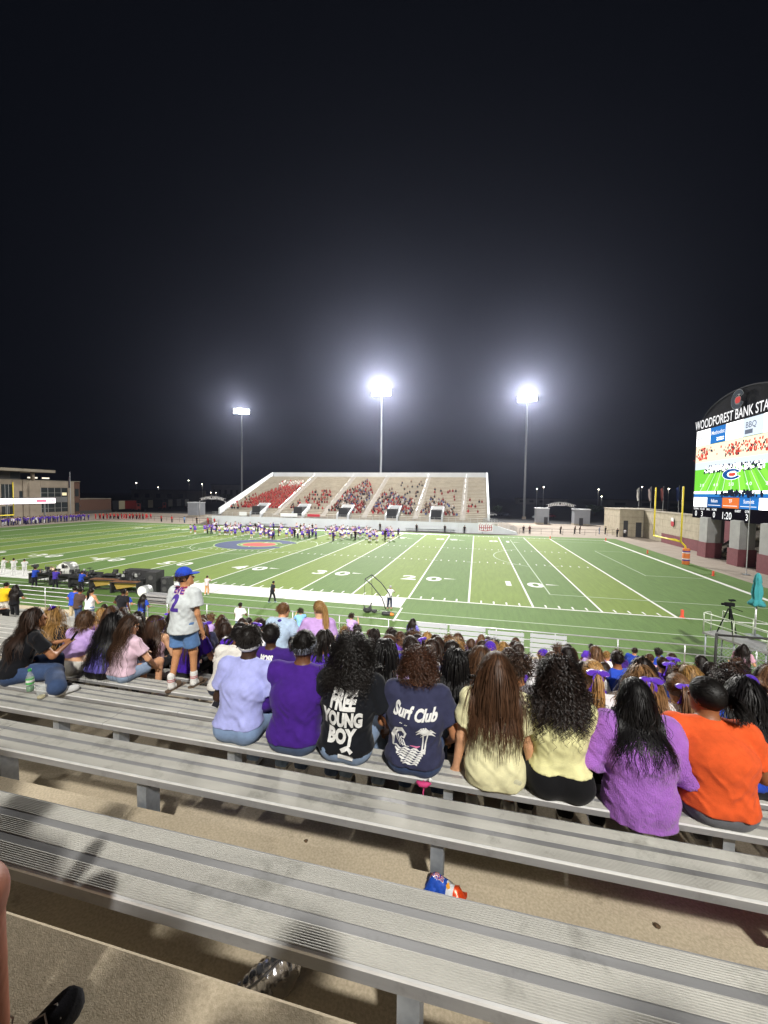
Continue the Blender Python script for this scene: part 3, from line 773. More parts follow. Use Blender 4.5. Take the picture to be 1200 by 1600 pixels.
# low dark buildings and tree line in the distance
M_BRICK = mat("brick_red", (.16, .085, .06), .9, 0, .15, 3, .2, 20); M_FAR = mat("far_dark_building", (.10, .095, .09), .9, 0, .2, .2)
for i, (x0, x1, y, h, lab) in enumerate([(-250, -205, 205, 8.2, "long low unlit building beyond the left entrance arch"), (-215, -190, 245, 13, "dim distant block beyond the trucks"), (20, 60, 330, 5, "low dark distant building beyond the right gate"), (70, 150, 260, 5.5, "long low distant building beyond the stone wall")]):
    o = empty("distant_building", (x0, y, -.25), 0, lab, "building")
    box("wall", M_FAR, o, 0, x1 - x0, 0, 20, 0, h); box("roof", M_DARK, o, -.4, x1 - x0 + .4, -.4, 20.4, h, h + .4)
    for k in range(5):
        w = (x1 - x0) / 5; box("window", M_DARK, o, w * k + w * .3, w * k + w * .7, -.06, 0, h * .35, h * .7)
def leafy(name, label, x, y, w, h, dark):
    o = empty(name, (x, y, -.25), 0, label, "tree", "dark trees along the horizon")
    MB().tube([(0, 0, 0), (.1, 0, h * .3), (0, .1, h * .6)], [.28, .2, .12], 7).build("trunk", mat("bark", (.07, .05, .04), .9), o)
    rs = np.random.default_rng(int(abs(x) * 7 + y)); n = 420
    d = rs.normal(size=(n, 3)); d /= np.linalg.norm(d, axis=1)[:, None]; lob = .75 + .25 * np.sin(d[:, 0] * 5 + x) * np.cos(d[:, 2] * 6)
    c = d * (rs.random(n) ** .4 * lob)[:, None] * np.array([w / 2, w / 2, h * .38]) + np.array([0, 0, h * .6])
    a = rs.normal(size=(n, 3)); b = rs.normal(size=(n, 3)); s = .28 + .2 * rs.random(n)[:, None]
    a = a / np.linalg.norm(a, axis=1)[:, None] * s; b = b / np.linalg.norm(b, axis=1)[:, None] * s
    V = np.stack([c - a, c + b, c + a, c - b], 1).reshape(-1, 3); F = np.arange(n * 4).reshape(-1, 4)
    obj("crown", np_mesh("crown", V, F, mat("night_foliage", (.04, .06, .03), .8, 0, .3, 1), smooth=False), o)
for i, (x, y, w, h, d) in enumerate([(-150, 190, 11, 6.5, "left of the low distant building"), (-172, 200, 13, 7.5, "in front of the low distant building"), (-135, 185, 10, 6, "behind the left entrance arch"), (-118, 170, 9, 6, "just right of the left entrance arch"),
                                     (-5, 140, 5, 4.0, "beside the base of the right light pole"), (34, 150, 9, 5, "right of the right-hand gate"), (48, 155, 10, 4.6, "furthest right before the stone wall")]):
    leafy("tree", "dark leafy tree " + d, x, y, w, h, 0)
# parked cars by the gate
def car(label, x, y, rz, col, s=1.0):
    o = empty("parked_car", (x, y, -.25), rz, label, "car", "cars parked beyond the gate")
    q = MB(); q.prism([(-2.2, .35), (-2.25, .75), (-1.9, .95), (-1.3, 1.0), (-.7, 1.45), (.7, 1.48), (1.4, 1.0), (2.1, .9), (2.25, .6), (2.2, .35)], -.85, .85, 'y'); q.build("body", mat("car_" + col, rgb(col), .3, .2), o)
    q = MB(); q.prism([(-1.2, 1.0), (-.7, 1.38), (.65, 1.41), (1.25, 1.0)], -.87, .87, 'y'); q.build("window", mat("car_glass", (.02, .02, .025), .1), o)
    for sx in (-1.35, 1.4):
        for sy in (-.8, .8):
            w = MB(); w.tube([(sx, sy - .1, .33), (sx, sy + .1, .33)], .33, 12); w.build("wheel", M_DARK, o)
for i, (x, y, c, d) in enumerate([(8.0, 118, 'b8bcc0', "silver car seen through the right-hand gate"), (-8, 128, 'd8d8d8', "white car beside the base of the right light pole"), (46, 140, 'd0ccc4', "pale car right of the gate by the stone wall"), (52, 143, '8a8f96', "grey car right of the gate, last before the stone wall"), (12.5, 126, '6a2020', "dark red car seen through the right-hand gate"), (-3, 131, '30343c', "dark car near the base of the right light pole")]):
    car(d, x, y, .1 * i, c)
# ================================================================== RIGHT END: STONE WALL, GOAL POST, SCOREBOARD
M_MAROON = mat("maroon_block", (.17, .05, .06), .85, 0, .12, 3, .1, 20); M_BLOCK = mat("tan_block", (.42, .37, .28), .9, 0, .14, 1.2, .15, 12); M_JOINT = mat("joint_grey", (.12, .11, .10), .9)  # joint grey is the even colour of the wall core between blocks
sw = empty("end_zone_wall", (18.9, 34.0, 0), 0, "tall tan stone wall behind the right end zone with maroon base", "wall")
box("wall_core", M_JOINT, sw, .06, 1.2, 0, 23.9, -.1, 5.2)
rs = random.Random(3)
for i in range(6):   # bays of large blocks along Y
    y0 = i * 4.0 + .02
    for j, (z0, z1) in enumerate(((0.0, 1.6), (1.63, 2.8), (2.83, 4.0), (4.03, 5.2))):
        maroon = j == 0 and i < 4
        box("stone_block", M_MAROON if maroon else M_BLOCK, sw, -(.10 if maroon else .0) + rs.uniform(-.01, .01), .08, y0, y0 + 3.95, z0, z1)
box("coping", M_FCONC, sw, -.12, 1.3, 0, 24.0, 5.21, 5.4)
# return at the far end
ew = empty("end_zone_building", (14.6, 58.1, 0), 0, "tan stone block building with dark doorway at the far right corner", "building")
box("wall_core", M_JOINT, ew, .06, 8, .06, 10, -.1, 5.3)
for j, (z0, z1) in enumerate(((0, 1.3), (1.33, 2.6), (2.63, 3.9), (3.93, 5.3))):
    box("stone_block", M_BLOCK, ew, 0, 2.2, 0, .08, z0, z1); box("stone_block", M_BLOCK, ew, 2.23, 4.25, 0, .08, z0, z1)
    for k in range(3): box("stone_block", M_BLOCK, ew, -.02, .06, .1 + k * 3.3, 3.35 + k * 3.3, z0, z1)
box("coping", M_FCONC, ew, -.12, 8.1, -.12, 10.1, 5.31, 5.5); box("doorway", M_DOOR, ew, 2.9, 3.9, -.03, -.005, 0, 2.9); box("doorway", M_DOOR, ew, .7, 1.5, -.03, -.005, 0, 3.2)
# flags above the wall
for i, (y, c, d) in enumerate(((65.0, 'd8d8d8', "white flag, leftmost of the four"), (59.0, 'b8a8a8', "pale pinkish flag, second from the left"), (53.6, '8a5050', "dull red flag, third from the left"), (47.7, '5060a8', "blue flag, rightmost of the four"))):
    o = empty("flagpole", (20.3, y, 5.0), 0, d + " above the stone wall", "flag", "flags above the stone wall")
    MB().tube([(0, 0, -5), (0, 0, 5.0)], [.07, .05], 6).build("pole", M_POLE, o)
    q = MB(); n = 8
    for a in range(n):
        for b_ in range(6):
            def P(u, v): return (-.03 - .5 * u * (1 - .45 * v), .18 * math.sin(u * 6 + v * 2 + i) + .12 * math.sin(9 * v + 3 * u), 4.9 - 2.4 * v - .5 * u)
            q.poly([P(a / n, b_ / 6), P((a + 1) / n, b_ / 6), P((a + 1) / n, (b_ + 1) / 6), P(a / n, (b_ + 1) / 6)])
    q.build("flag", cloth(c), o, True)
# a maroon tower behind the scoreboard
o = empty("utility_tower", (30, 50, 0), 0, "dim maroon tower with flat roof behind the left edge of the scoreboard", "building")
box("wall", M_MAROON, o, 0, 4, 0, 5, -.2, 14.0); box("roof", M_FCONC, o, -1.2, 5.2, -1.2, 6.2, 14.0, 14.5); box("pier", M_FCONC, o, -.3, .4, -.4, .4, 0, 14.0)
# goal post
M_YEL = mat("yellow_goal_paint", (.88, .68, .03), .5); M_ORP = mat("orange_pad", (.75, .20, .05), .7); M_PURP = mat("purple_band", rgb('4a3a9a'), .7)
gp = empty("goal_post", (11.32, 24.4, 0), 0, "yellow gooseneck goal post with orange padded base", "goal post")
MB().tube([(0, 0, 0), (0, 0, 1.6), (-.15, 0, 2.2), (-.6, 0, 2.7), (-1.3, 0, 2.95), (-2.17, 0, 3.02)], .10, 10).build("gooseneck", M_YEL, gp, True)
MB().tube([(-2.17, -3.55, 3.05), (-2.17, 3.55, 3.05)], .09, 10).build("crossbar", M_YEL, gp, True)
for s in (-1, 1): MB().tube([(-2.17, 3.55 * s, 2.98), (-2.17, 3.55 * s, 9.25)], .085, 10).build("upright", M_YEL, gp, True)
pad = MB().lathe([(.0, 0), (.36, 0), (.38, .04), (.38, 1.86), (.33, 1.92), (0, 1.92)], n=18).build("base_pad", M_ORP, gp, True)
for z in (.45, 1.5): MB().lathe([(.383, z), (.386, z + .02), (.386, z + .13), (.383, z + .15)], n=18).build("pad_stripe", M_PURP, pad, True)
for z in (.62, 1.36): MB().lathe([(.383, z), (.386, z + .01), (.386, z + .10), (.383, z + .11)], n=18).build("pad_stripe", M_BWHITE, pad, True)
# pylons
M_PYL = mat("pylon_orange", (.80, .10, .05), .6)
for x, y, d in ((.35, .1, "near goal-line corner"), (10.4, 33.0, "behind the end line left of the goal post"), (10.6, 17.2, "behind the end line right of the goal post"), (9.5, FW, "far end-zone corner"), (.1, FW, "far goal-line corner")):
    o = empty("pylon", (x, y, .012), 0, "small orange end-zone pylon at the " + d, "pylon", "end-zone pylons")
    MB().box(-.07, .07, -.07, .07, .03, .5).build("pylon_body", M_PYL, o); MB().box(-.12, .12, -.12, .12, 0, .03).build("pylon_base", M_PYL, o)
# scoreboard on maroon piers
sb = empty("scoreboard", (17.4, 27.45, 0), 0, "huge lit video scoreboard on concrete and maroon piers behind the right end zone", "scoreboard")
M_BLK = mat("scoreboard_black", (.012, .012, .014), .95, spec=.03); M_PIER = mat("pier_concrete", (.34, .34, .34), .9, 0, .1, 1)
for yy in (4.95, -1.85, -7.2):
    q = MB(); q.prism([(-.6, 2.0), (1.0, 2.0), (1.0, 5.6), (-.6, 5.3), (-.6, 4.6)], yy - .95, yy + .95, 'y'); q.build("pier", M_PIER, sb)
    box("pier_base", M_MAROON, sb, -.72, 1.15, yy - 1.05, yy + 1.05, -.1, 2.0)
HW = 8.75
box("cabinet", M_BLK, sb, -.2, 1.4, -HW - .1, HW + .1, 5.15, 17.6)
q = MB(); pts = [(-HW, 17.61), (HW, 17.61)] + [(HW * math.cos(math.pi * t / 20), 17.9 + 3.4 * math.sin(math.pi * t / 20)) for t in range(0, 21)]
q.prism(pts, .3, .8, 'x'); q.build("arched_header", M_BLK, sb)
MB().tube([(.25, HW * math.cos(math.pi * t / 24), 17.9 + 3.45 * math.sin(math.pi * t / 24)) for t in range(25)], .09, 5).build("header_trim", mat("trim_grey", (.06, .06, .07), .95, spec=.03), sb)
def em(name, hexc, s): return lamp_emit("screen_" + name, rgb(hexc), s)
SW_, SG1, SG2, SB_, SBL, SOR, SRED = em("white", 'ffffff', 4.0), em("green", '6fc83c', 1.5), em("green2", '86d848', 1.5), em("blue", '2f7fd0', 1.1), em("dblue", '2060a8', 1.0), em("orange", 'f08040', 1.1), em("red", 'e05040', 1.2)
SWT = em("letter_white", 'ffffff', 1.25)
STAN, SGRY, SDK, SMAG = em("tan", 'f2e0c0', 1.6), em("grey", 'c8d4e0', 1.6), em("dark", '303850', .6), em("maroon", '2c2430', .25)
# screen face: s = horizontal seen from the field (left to right), runs from far (Y+) to near (Y-)
def scr(name, s0, s1, z0, z1, m, lay=1):
    x = -.2 - .012 * lay
    q = MB(); q.poly([(x, HW - s0, z0), (x, HW - s1, z0), (x, HW - s1, z1), (x, HW - s0, z1)]); return q.build(name, m, sb)
def stri(name, pts, m, lay): 
    q = MB(); q.poly([(-.2 - .012 * lay, HW - a, b) for a, b in pts]); return q.build(name, m, sb)
def stxt(name, t, s, z, size, m, lay=3, bold=.01, sx=1.0, align='CENTER'): return flat_text(name, t, m, sb, (-.2 - .012 * lay, HW - s, z), (0, -1, 0), (0, 0, 1), size, bold, sx, align=align)
W2 = 2 * HW
stxt("stadium_name", "WOODFOREST BANK STADIUM", HW, 18.15, 1.72, SWT, 4, .012, .735)
scr("screen_picture", .15, W2 - .15, 8.1, 15.2, SG1)
for i, (c, hx) in enumerate(((SW_, 0), (SB_, 1), (SW_, 0), (SGRY, 0), (SW_, 0))):
    w = (W2 - .3) / 5; scr("advert_panel", .15 + w * i, .15 + w * (i + 1) - .04, 15.24, 17.35, c)
w = (W2 - .3) / 5
SGT = em("greytext", '8c96a8', .7)
stxt("advert_text", "MEMORIAL", .15 + w * .5, 16.2, .62, SGT); stxt("advert_text", "Methodist", .15 + w * 1.5, 16.6, .72, SWT); scr("advert_text", .15 + w * 1.45, .15 + w * 1.9, 15.8, 15.9, SW_, 3); scr("advert_text", .15 + w * 1.45, .15 + w * 1.9, 15.55, 15.65, SW_, 3)
stxt("advert_text", "BBQ", .15 + w * 3.4, 16.5, 1.0, SGT); scr("advert_text", .15 + w * 3.1, .15 + w * 3.5, 15.5, 16.0, SGT, 3)
# the picture on the screen: stand, crowd, players, field
scr("screen_stand", .15, W2 - .15, 12.9, 15.18, STAN, 2); scr("screen_wall", .15, W2 - .15, 11.9, 12.9, SGRY, 2)
rs = random.Random(5); q = MB(); q2 = MB(); q3 = MB()
def dot(Q, s, z, r, lay=3): Q.poly([(-.2 - .012 * lay, HW - s - r, z - r), (-.2 - .012 * lay, HW - s + r, z - r), (-.2 - .012 * lay, HW - s + r, z + r * 1.3), (-.2 - .012 * lay, HW - s - r, z + r * 1.3)][::-1])
for _ in range(260):
    c = rs.choice((1.9, 2.2, 8.5, 9.5, 12.6, 15)); dot(q if rs.random() < .7 else q2, c + rs.gauss(0, .9), 13.3 + rs.random() * 1.5, .07 + rs.random() * .07)
tag(q.build("screen_crowd_red", SRED, sb), kind="stuff")
for _ in range(210): dot(q2, rs.uniform(2.5, W2 - 3), 11.3 + rs.random() * .9, .08 + rs.random() * .08)
for _ in range(90): dot(q2, rs.gauss(10, 2), 8.25 + rs.random() * .6, .1 + rs.random() * .12, 4)
tag(q2.build("screen_crowd_dark", SDK, sb), kind="stuff")
for _ in range(150): dot(q3, rs.uniform(2.5, W2 - 3), 11.4 + rs.random() * .8, .09, 4)
tag(q3.build("screen_crowd_white", SW_, sb), kind="stuff")
for i in range(12):
    x0 = .15 + (W2 - .3) * i / 12
    if i % 2: stri("screen_turf_band", [(x0, 8.9), (x0 + (W2 - .3) / 12, 8.9), (HW + (x0 + (W2 - .3) / 12 - HW) * .62, 11.88), (HW + (x0 - HW) * .62, 11.88)], SG2, 2)
for i in range(13):
    xb = HW + (i - 6) * 1.75; xt = HW + (xb - HW) * .62
    if 0.2 < xb < W2 - .2: stri("screen_yard_line", [(xb - .05, 8.9), (xb + .05, 8.9), (xt + .03, 11.6), (xt - .03, 11.6)], SWT, 3)
for i in range(5): stxt("screen_number", ("3 0", "4 0", "5 0", "4 0", "3 0")[i], HW + (i - 2) * 3.3, 9.7, .55, SWT, 4, .01, 1.5)
scr("screen_touchline", .15, W2 - .15, 8.55, 8.88, SW_, 3); scr("screen_foot", .15, W2 - .15, 8.1, 8.5, SB_, 3)
emblem(sb, (-.2 - .05, HW - HW - 0.0, 10.95), (0, -1.6, 0), (0, 0, .62), 1.15, SBL, SRED, SW_, (-.012, 0, 0))
emblem(sb, (-.05, 0, 20.0), (0, -1, 0), (0, 0, 1), 1.25, mat("emblem_dark", (.05, .06, .08), .95, spec=.03), mat("emblem_red", (.45, .05, .05), .9, spec=.03, emit=.3), mat("emblem_silver", (.3, .31, .34), .95, spec=.05), (-.012, 0, 0))
# lower adverts
for i, (c, t) in enumerate(((SW_, ""), (SBL, "fidium"), (SOR, "TF"), (SB_, "Summit"), (SW_, ""))):
    w = (W2 - .3) / 5; scr("advert_panel", .15 + w * i, .15 + w * (i + 1) - .05, 6.75, 8.05, c)
    if t: stxt("advert_text", t, .15 + w * (i + .5), 7.6, .62, SWT); scr("advert_text", .4 + w * i, w * (i + 1) - .2, 7.0, 7.08, SWT, 3)
# score line
scr("score_strip", .05, W2 - .05, 5.2, 6.7, SMAG)
for s, t, z, sz in ((.95, "DOWN", 6.45, .38), (2.5, "TO GO", 6.45, .38), (4.0, "BALL", 6.45, .38), (5.4, "HOME", 6.45, .38), (10.3, "GUEST", 6.45, .38), (12.0, "QTR", 6.45, .38)): stxt("score_label", t, s, z, sz, SWT, 3)
for s, t in ((.95, "0"), (2.5, "3"), (5.4, "0"), (8.1, "1:20"), (12.0, "3")): stxt("score_digit", t, s, 5.75, 1.05 if t != "1:20" else 1.25, SWT, 3, .012)
# thin mast in front of the scoreboard
o = empty("thin_mast", (14.5, 19.0, 0), 0, "thin pale mast standing in front of the scoreboard piers", "mast"); MB().tube([(0, 0, 0), (0, 0, 4), (0, 0, 8.0)], [.05, .045, .03], 6).build("pole", M_RAIL, o); MB().box(-.25, .25, -.25, .25, 0, .06).build("foot", M_GALV, o)
# rock bank and shrubs behind the piers
M_ROCK = mat("boulder", (.20, .175, .14), .95, 0, .3, 1.2, .5, 6)
rk = random.Random(4)
def boulder(r, seed):
    p = Prims(); rr = random.Random(seed)
    for _ in range(3): p.ell((rr.uniform(-.4, .4) * r, rr.uniform(-.4, .4) * r, rr.uniform(-.2, .2) * r), (r * rr.uniform(.5, .8), r * rr.uniform(.5, .8), r * rr.uniform(.4, .6)), k=.1 * r)
    return sdf_mesh("boulder", p, r / 6, M_ROCK)
bm_ = [boulder(1.0, s) for s in range(3)]
bank = MB(); bank.prism([(19.2, -.2), (19.4, 1.2), (21, 2.6), (22.2, 4.2), (26, 5.6), (30, 5.6), (30, -.2)], 8, 33.8, 'y'); bank_o = structure(bank.build("earth_bank", mat("bare_earth", (.12, .10, .08), .95, 0, .3, 1, .4, 5)))
nb = 0
for ry, (x, z) in enumerate(((19.0, .5), (20.0, 1.7), (21.3, 3.0), (22.3, 4.3))):
    for y in [11 + 2.2 * i + (ry % 2) for i in range(11)]:
        if y > 33.5: continue
        o = obj("boulder", bm_[nb % 3], bank_o, (x, y, z)); nb += 1; o.scale = (.8, rk.uniform(.95, 1.25), rk.uniform(.6, .8)); o.rotation_euler = (0, 0, rk.uniform(-.4, .4))
for i, (x, y, z, r) in enumerate(((18.6, 28.8, .0, .9), (18.5, 22.3, 0, 1.2), (18.4, 20.2, 0, 1.2), (18.6, 17.5, 0, 1.3))):
    o = empty("shrub", (x, y, z), 0, "dark shrub at the foot of the rock bank, %s from the left" % ordinal[i], "shrub", "shrubs by the scoreboard")
    rs2 = np.random.default_rng(i); n = 220; d = rs2.normal(size=(n, 3)); d /= np.linalg.norm(d, axis=1)[:, None]; c = d * (rs2.random(n) ** .4)[:, None] * r * np.array([.8, 1, .7]) + np.array([0, 0, r * .65])
    a = rs2.normal(size=(n, 3)) * .09; b_ = rs2.normal(size=(n, 3)) * .09
    obj("foliage", np_mesh("foliage", np.stack([c - a, c + b_, c + a, c - b_], 1).reshape(-1, 3), np.arange(n * 4).reshape(-1, 4), mat("shrub_leaf", (.04, .06, .03), .8, 0, .3, 1), smooth=False), o)
    MB().tube([(0, 0, 0), (0, 0, r * .6)], .04, 5).build("stem", mat("bark", (.07, .05, .04), .9), o)
# speaker/banner blob on the wall: red and white sign
o = empty("wall_sign", (18.78, 46.0, 3.6), 0, "small red and white emblem sign on the tan stone wall behind the goal post", "sign")
MB().tube([(-.03, 0, 0), (.0, 0, 0)], .55, 16).build("sign_disc", M_BRED, o); MB().box(-.05, -.031, -.45, .45, .35, .95).build("sign_panel", M_BWHITE, o)
# ================================================================== LEFT END: FIELD HOUSE, TRUCKS
M_LIME = mat("limestone", (.46, .39, .31), .9, 0, .10, .6); M_GLASS = mat("window_glass", (.05, .06, .065), .12, 0, spec=.8); M_MULL = mat("mullion", (.55, .56, .56), .5, .3); M_SPAN = mat("spandrel", (.25, .26, .27), .5)
M_WARM = lamp_emit("lit_window", (1, .85, .5), 1.2)
fh = empty("field_house", (-138, 40, -.25), 0, "two-storey limestone field house with flat canopy roof at the far left", "building")
# local: x outwards (+ towards the field), y along the front
def fb(name, m, y0, y1, z0, z1, x0=-.1, x1=.0, par=None): return box(name, m, par or fh, x0, x1, y0 - 40, y1 - 40, z0, z1)
fb("wall", M_LIME, 30, 72.0, 0, 10.6, -14, -.11); fb("brick_bay", M_BRICK, 72.02, 74.0, 0, 10.7, -14, -.2)
courses = [0.0, 1.9, 3.8, 5.7, 7.5, 9.0, 10.6]
def stone(y0, y1):
    for a, c in zip(courses[:-1], courses[1:]): fb("stone_course", M_LIME, y0, y1, a + .03, c - .03, -.108, .02)
stone(46, 51.8); stone(54.6, 56.2); stone(57.2, 61.9); stone(69.9, 71.98)
fb("stone_course", M_LIME, 61.95, 69.85, 8.7, 10.57, -.108, .02)
fb("coping", M_FCONC, 30, 74.1, 10.61, 10.8, -14, .1)
for z0, z1 in ((1.3, 4.2), (5.9, 8.6)):
    for k in range(4):
        y0 = 62.0 + k * 1.97; wn = fb("window", M_GLASS, y0 + .06, y0 + 1.9, z0, z1, -.10, -.06)
        fb("mullion", M_MULL, y0 - .06, y0 + .05, z0, z1, -.105, -.02, fh)
        fb("transom", M_MULL, y0 + .05, y0 + 1.92, z0 + 1.15, z0 + 1.22, -.055, -.03, fh)
fb("spandrel", M_SPAN, 62, 69.85, 4.25, 5.85, -.1, -.04)
fb("lit_pane", M_WARM, 68.2, 69.6, 6.3, 7.2, -.055, -.05)
for y0, y1, z0, z1 in ((51.9, 54.5, .4, 3.4), (51.9, 54.5, 4.6, 9.4), (56.3, 57.1, 5.6, 7.6), (72.4, 73.6, 1.2, 4), (72.4, 73.6, 6, 8.4)): 
    fb("window", M_GLASS, y0, y1, z0, z1, -.10, -.05 if y0 < 70 else -.14)
    if y1 - y0 > 2:
        for k in range(1, 3): fb("mullion", M_MULL, y0 + (y1 - y0) * k / 3 - .04, y0 + (y1 - y0) * k / 3 + .04, z0, z1, -.045, .0)
fb("canopy_roof", M_FCONC, 24, 63.6, 13.0, 13.75, -16, 3.5); fb("penthouse", M_FAR, 30, 58, 10.81, 12.99, -12, -2)
fb("penthouse_window", M_GLASS, 55.5, 57.8, 11.2, 12.8, -1.99, -1.9); MB().tube([(0, 19.8, 10.8), (0, 19.8, 13.0)], .5, 12).build("canopy_column", M_LIME, fh, True)
for y0, y1 in ((60.6, 63.2), (64.6, 66.6)): fb("roof_strip_light", lamp_emit("strip_light", (1, .9, .7), 1.5), y0, y1, 11.3, 11.7, -3, -2.8)
for z in (4.9, 2.9): MB().tube([(-.3, 33.9, z), (-.3, 34.0, z)], .3, 8).build("wall_light", M_HOUS, fh)
# brick annexe
o = empty("brick_annexe", (-138.5, 74.2, -.25), 0, "low red-brown brick annexe right of the field house", "building")
box("wall", M_BRICK, o, -10, 0, 0, 11.4, 1.3, 5.0); box("base_course", M_FAR, o, -10.05, .05, -.0, 11.45, 0, 1.29); box("coping", M_FCONC, o, -10.1, .12, -.0, 11.5, 5.01, 5.2)
# lit advertising board in front of the field house, yellow pole at the frame edge
o = empty("led_board", (-128, 50.5, 0), 0, "bright white LED board with red stripe in front of the field house", "sign")
SLED = lamp_emit("led_white", (1, .92, .95), 3.0); SPK = lamp_emit("led_red", (1, .15, .22), 2.0)
box("cabinet", M_BLK, o, -.3, 0, -6, 7.9, 4.0, 5.6); box("led_face", SLED, o, .001, .02, -6, 7.8, 4.1, 5.5); box("led_stripe", SPK, o, .021, .03, 2.8, 5.4, 4.4, 5.2); box("led_mark", SPK, o, .021, .03, 6.9, 7.4, 4.5, 5.0)
for y in (-4, 5): MB().tube([(-.15, y, 0), (-.15, y, 4)], .2, 8).build("support_post", M_POLE, o)
o = empty("goal_post", (-101.0, 24.4, 0), 0, "yellow goal post at the far left end, one upright at the frame edge", "goal post")
MB().tube([(0, 0, 0), (0, 0, 1.7), (.2, 0, 2.3), (1.3, 0, 2.95), (2.17, 0, 3.02)], .1, 10).build("gooseneck", M_YEL, o, True); MB().tube([(2.17, -3.55, 3.05), (2.17, 3.55, 3.05)], .09, 10).build("crossbar", M_YEL, o, True)
for s in (-1, 1): MB().tube([(2.17, 3.55 * s, 2.98), (2.17, 3.55 * s, 9.25)], .06, 10).build("upright", M_YEL, o, True)
# flagpole in front of the field house
o = empty("flagpole", (-128, 62.6, 0), 0, "tall white flagpole with hanging flag in front of the field house", "flag")
MB().tube([(0, 0, 0), (0, 0, 13.0)], [.12, .07], 8).build("pole", M_FWALL, o, True); MB().box(-.06, .06, -.45, -.02, 8.4, 11.6).build("flag", cloth('3a3038'), o)
# band trucks
def truck(label, x, y, cols):
    o = empty("box_truck", (x, y, -.25), 0, label, "truck", "trucks parked behind the end zone"); L = len(cols) * 2.6
    y0 = 0
    for c in cols:
        box("side_panel", mat("truck_" + c, rgb(c), .5), o, 0, .06, y0 + .02, y0 + 2.58, 1.1, 4.2); y0 += 2.6
    box("cargo_box", M_DARK, o, -2.5, -.001, 0, L, 1.05, 4.25); box("cab", mat("truck_cab", (.5, .1, .08), .4), o, -2.3, -.1, L + .1, L + 2.1, .6, 3.0); box("cab_window", M_GLASS, o, -.1, -.06, L + .5, L + 1.6, 1.9, 2.8)
    for yy in (1.2, L - 1.2, L + 1.1): MB().tube([(-.25, yy, .5), (.05, yy, .5)], .5, 12).build("wheel", M_DARK, o)
truck("dark box truck with cream and red side panels right of the brick annexe", -141, 88.5, ['202228', 'cfc6a8', '8a2018', '8a2018'])
truck("black equipment truck with pale stripes, right of the red-panelled truck", -143, 104, ['15161a', 'b0a890', '15161a', '15161a'])
truck("black trailer with white end panel, rightmost of the parked trucks", -146, 121, ['a8a498', '121316', '8c8c88', '2a2a2e', 'dcdcd8'])
MB  # end of left side
# ================================================================== PEOPLE: builder
def rotz(a): c, s = math.cos(a), math.sin(a); return np.array([[c, -s, 0], [s, c, 0], [0, 0, 1]])
def rotx(a): c, s = math.cos(a), math.sin(a); return np.array([[1, 0, 0], [0, c, -s], [0, s, c]])
def roty(a): c, s = math.cos(a), math.sin(a); return np.array([[c, 0, s], [0, 1, 0], [-s, 0, c]])
def vec(*a): return np.array(a, float)

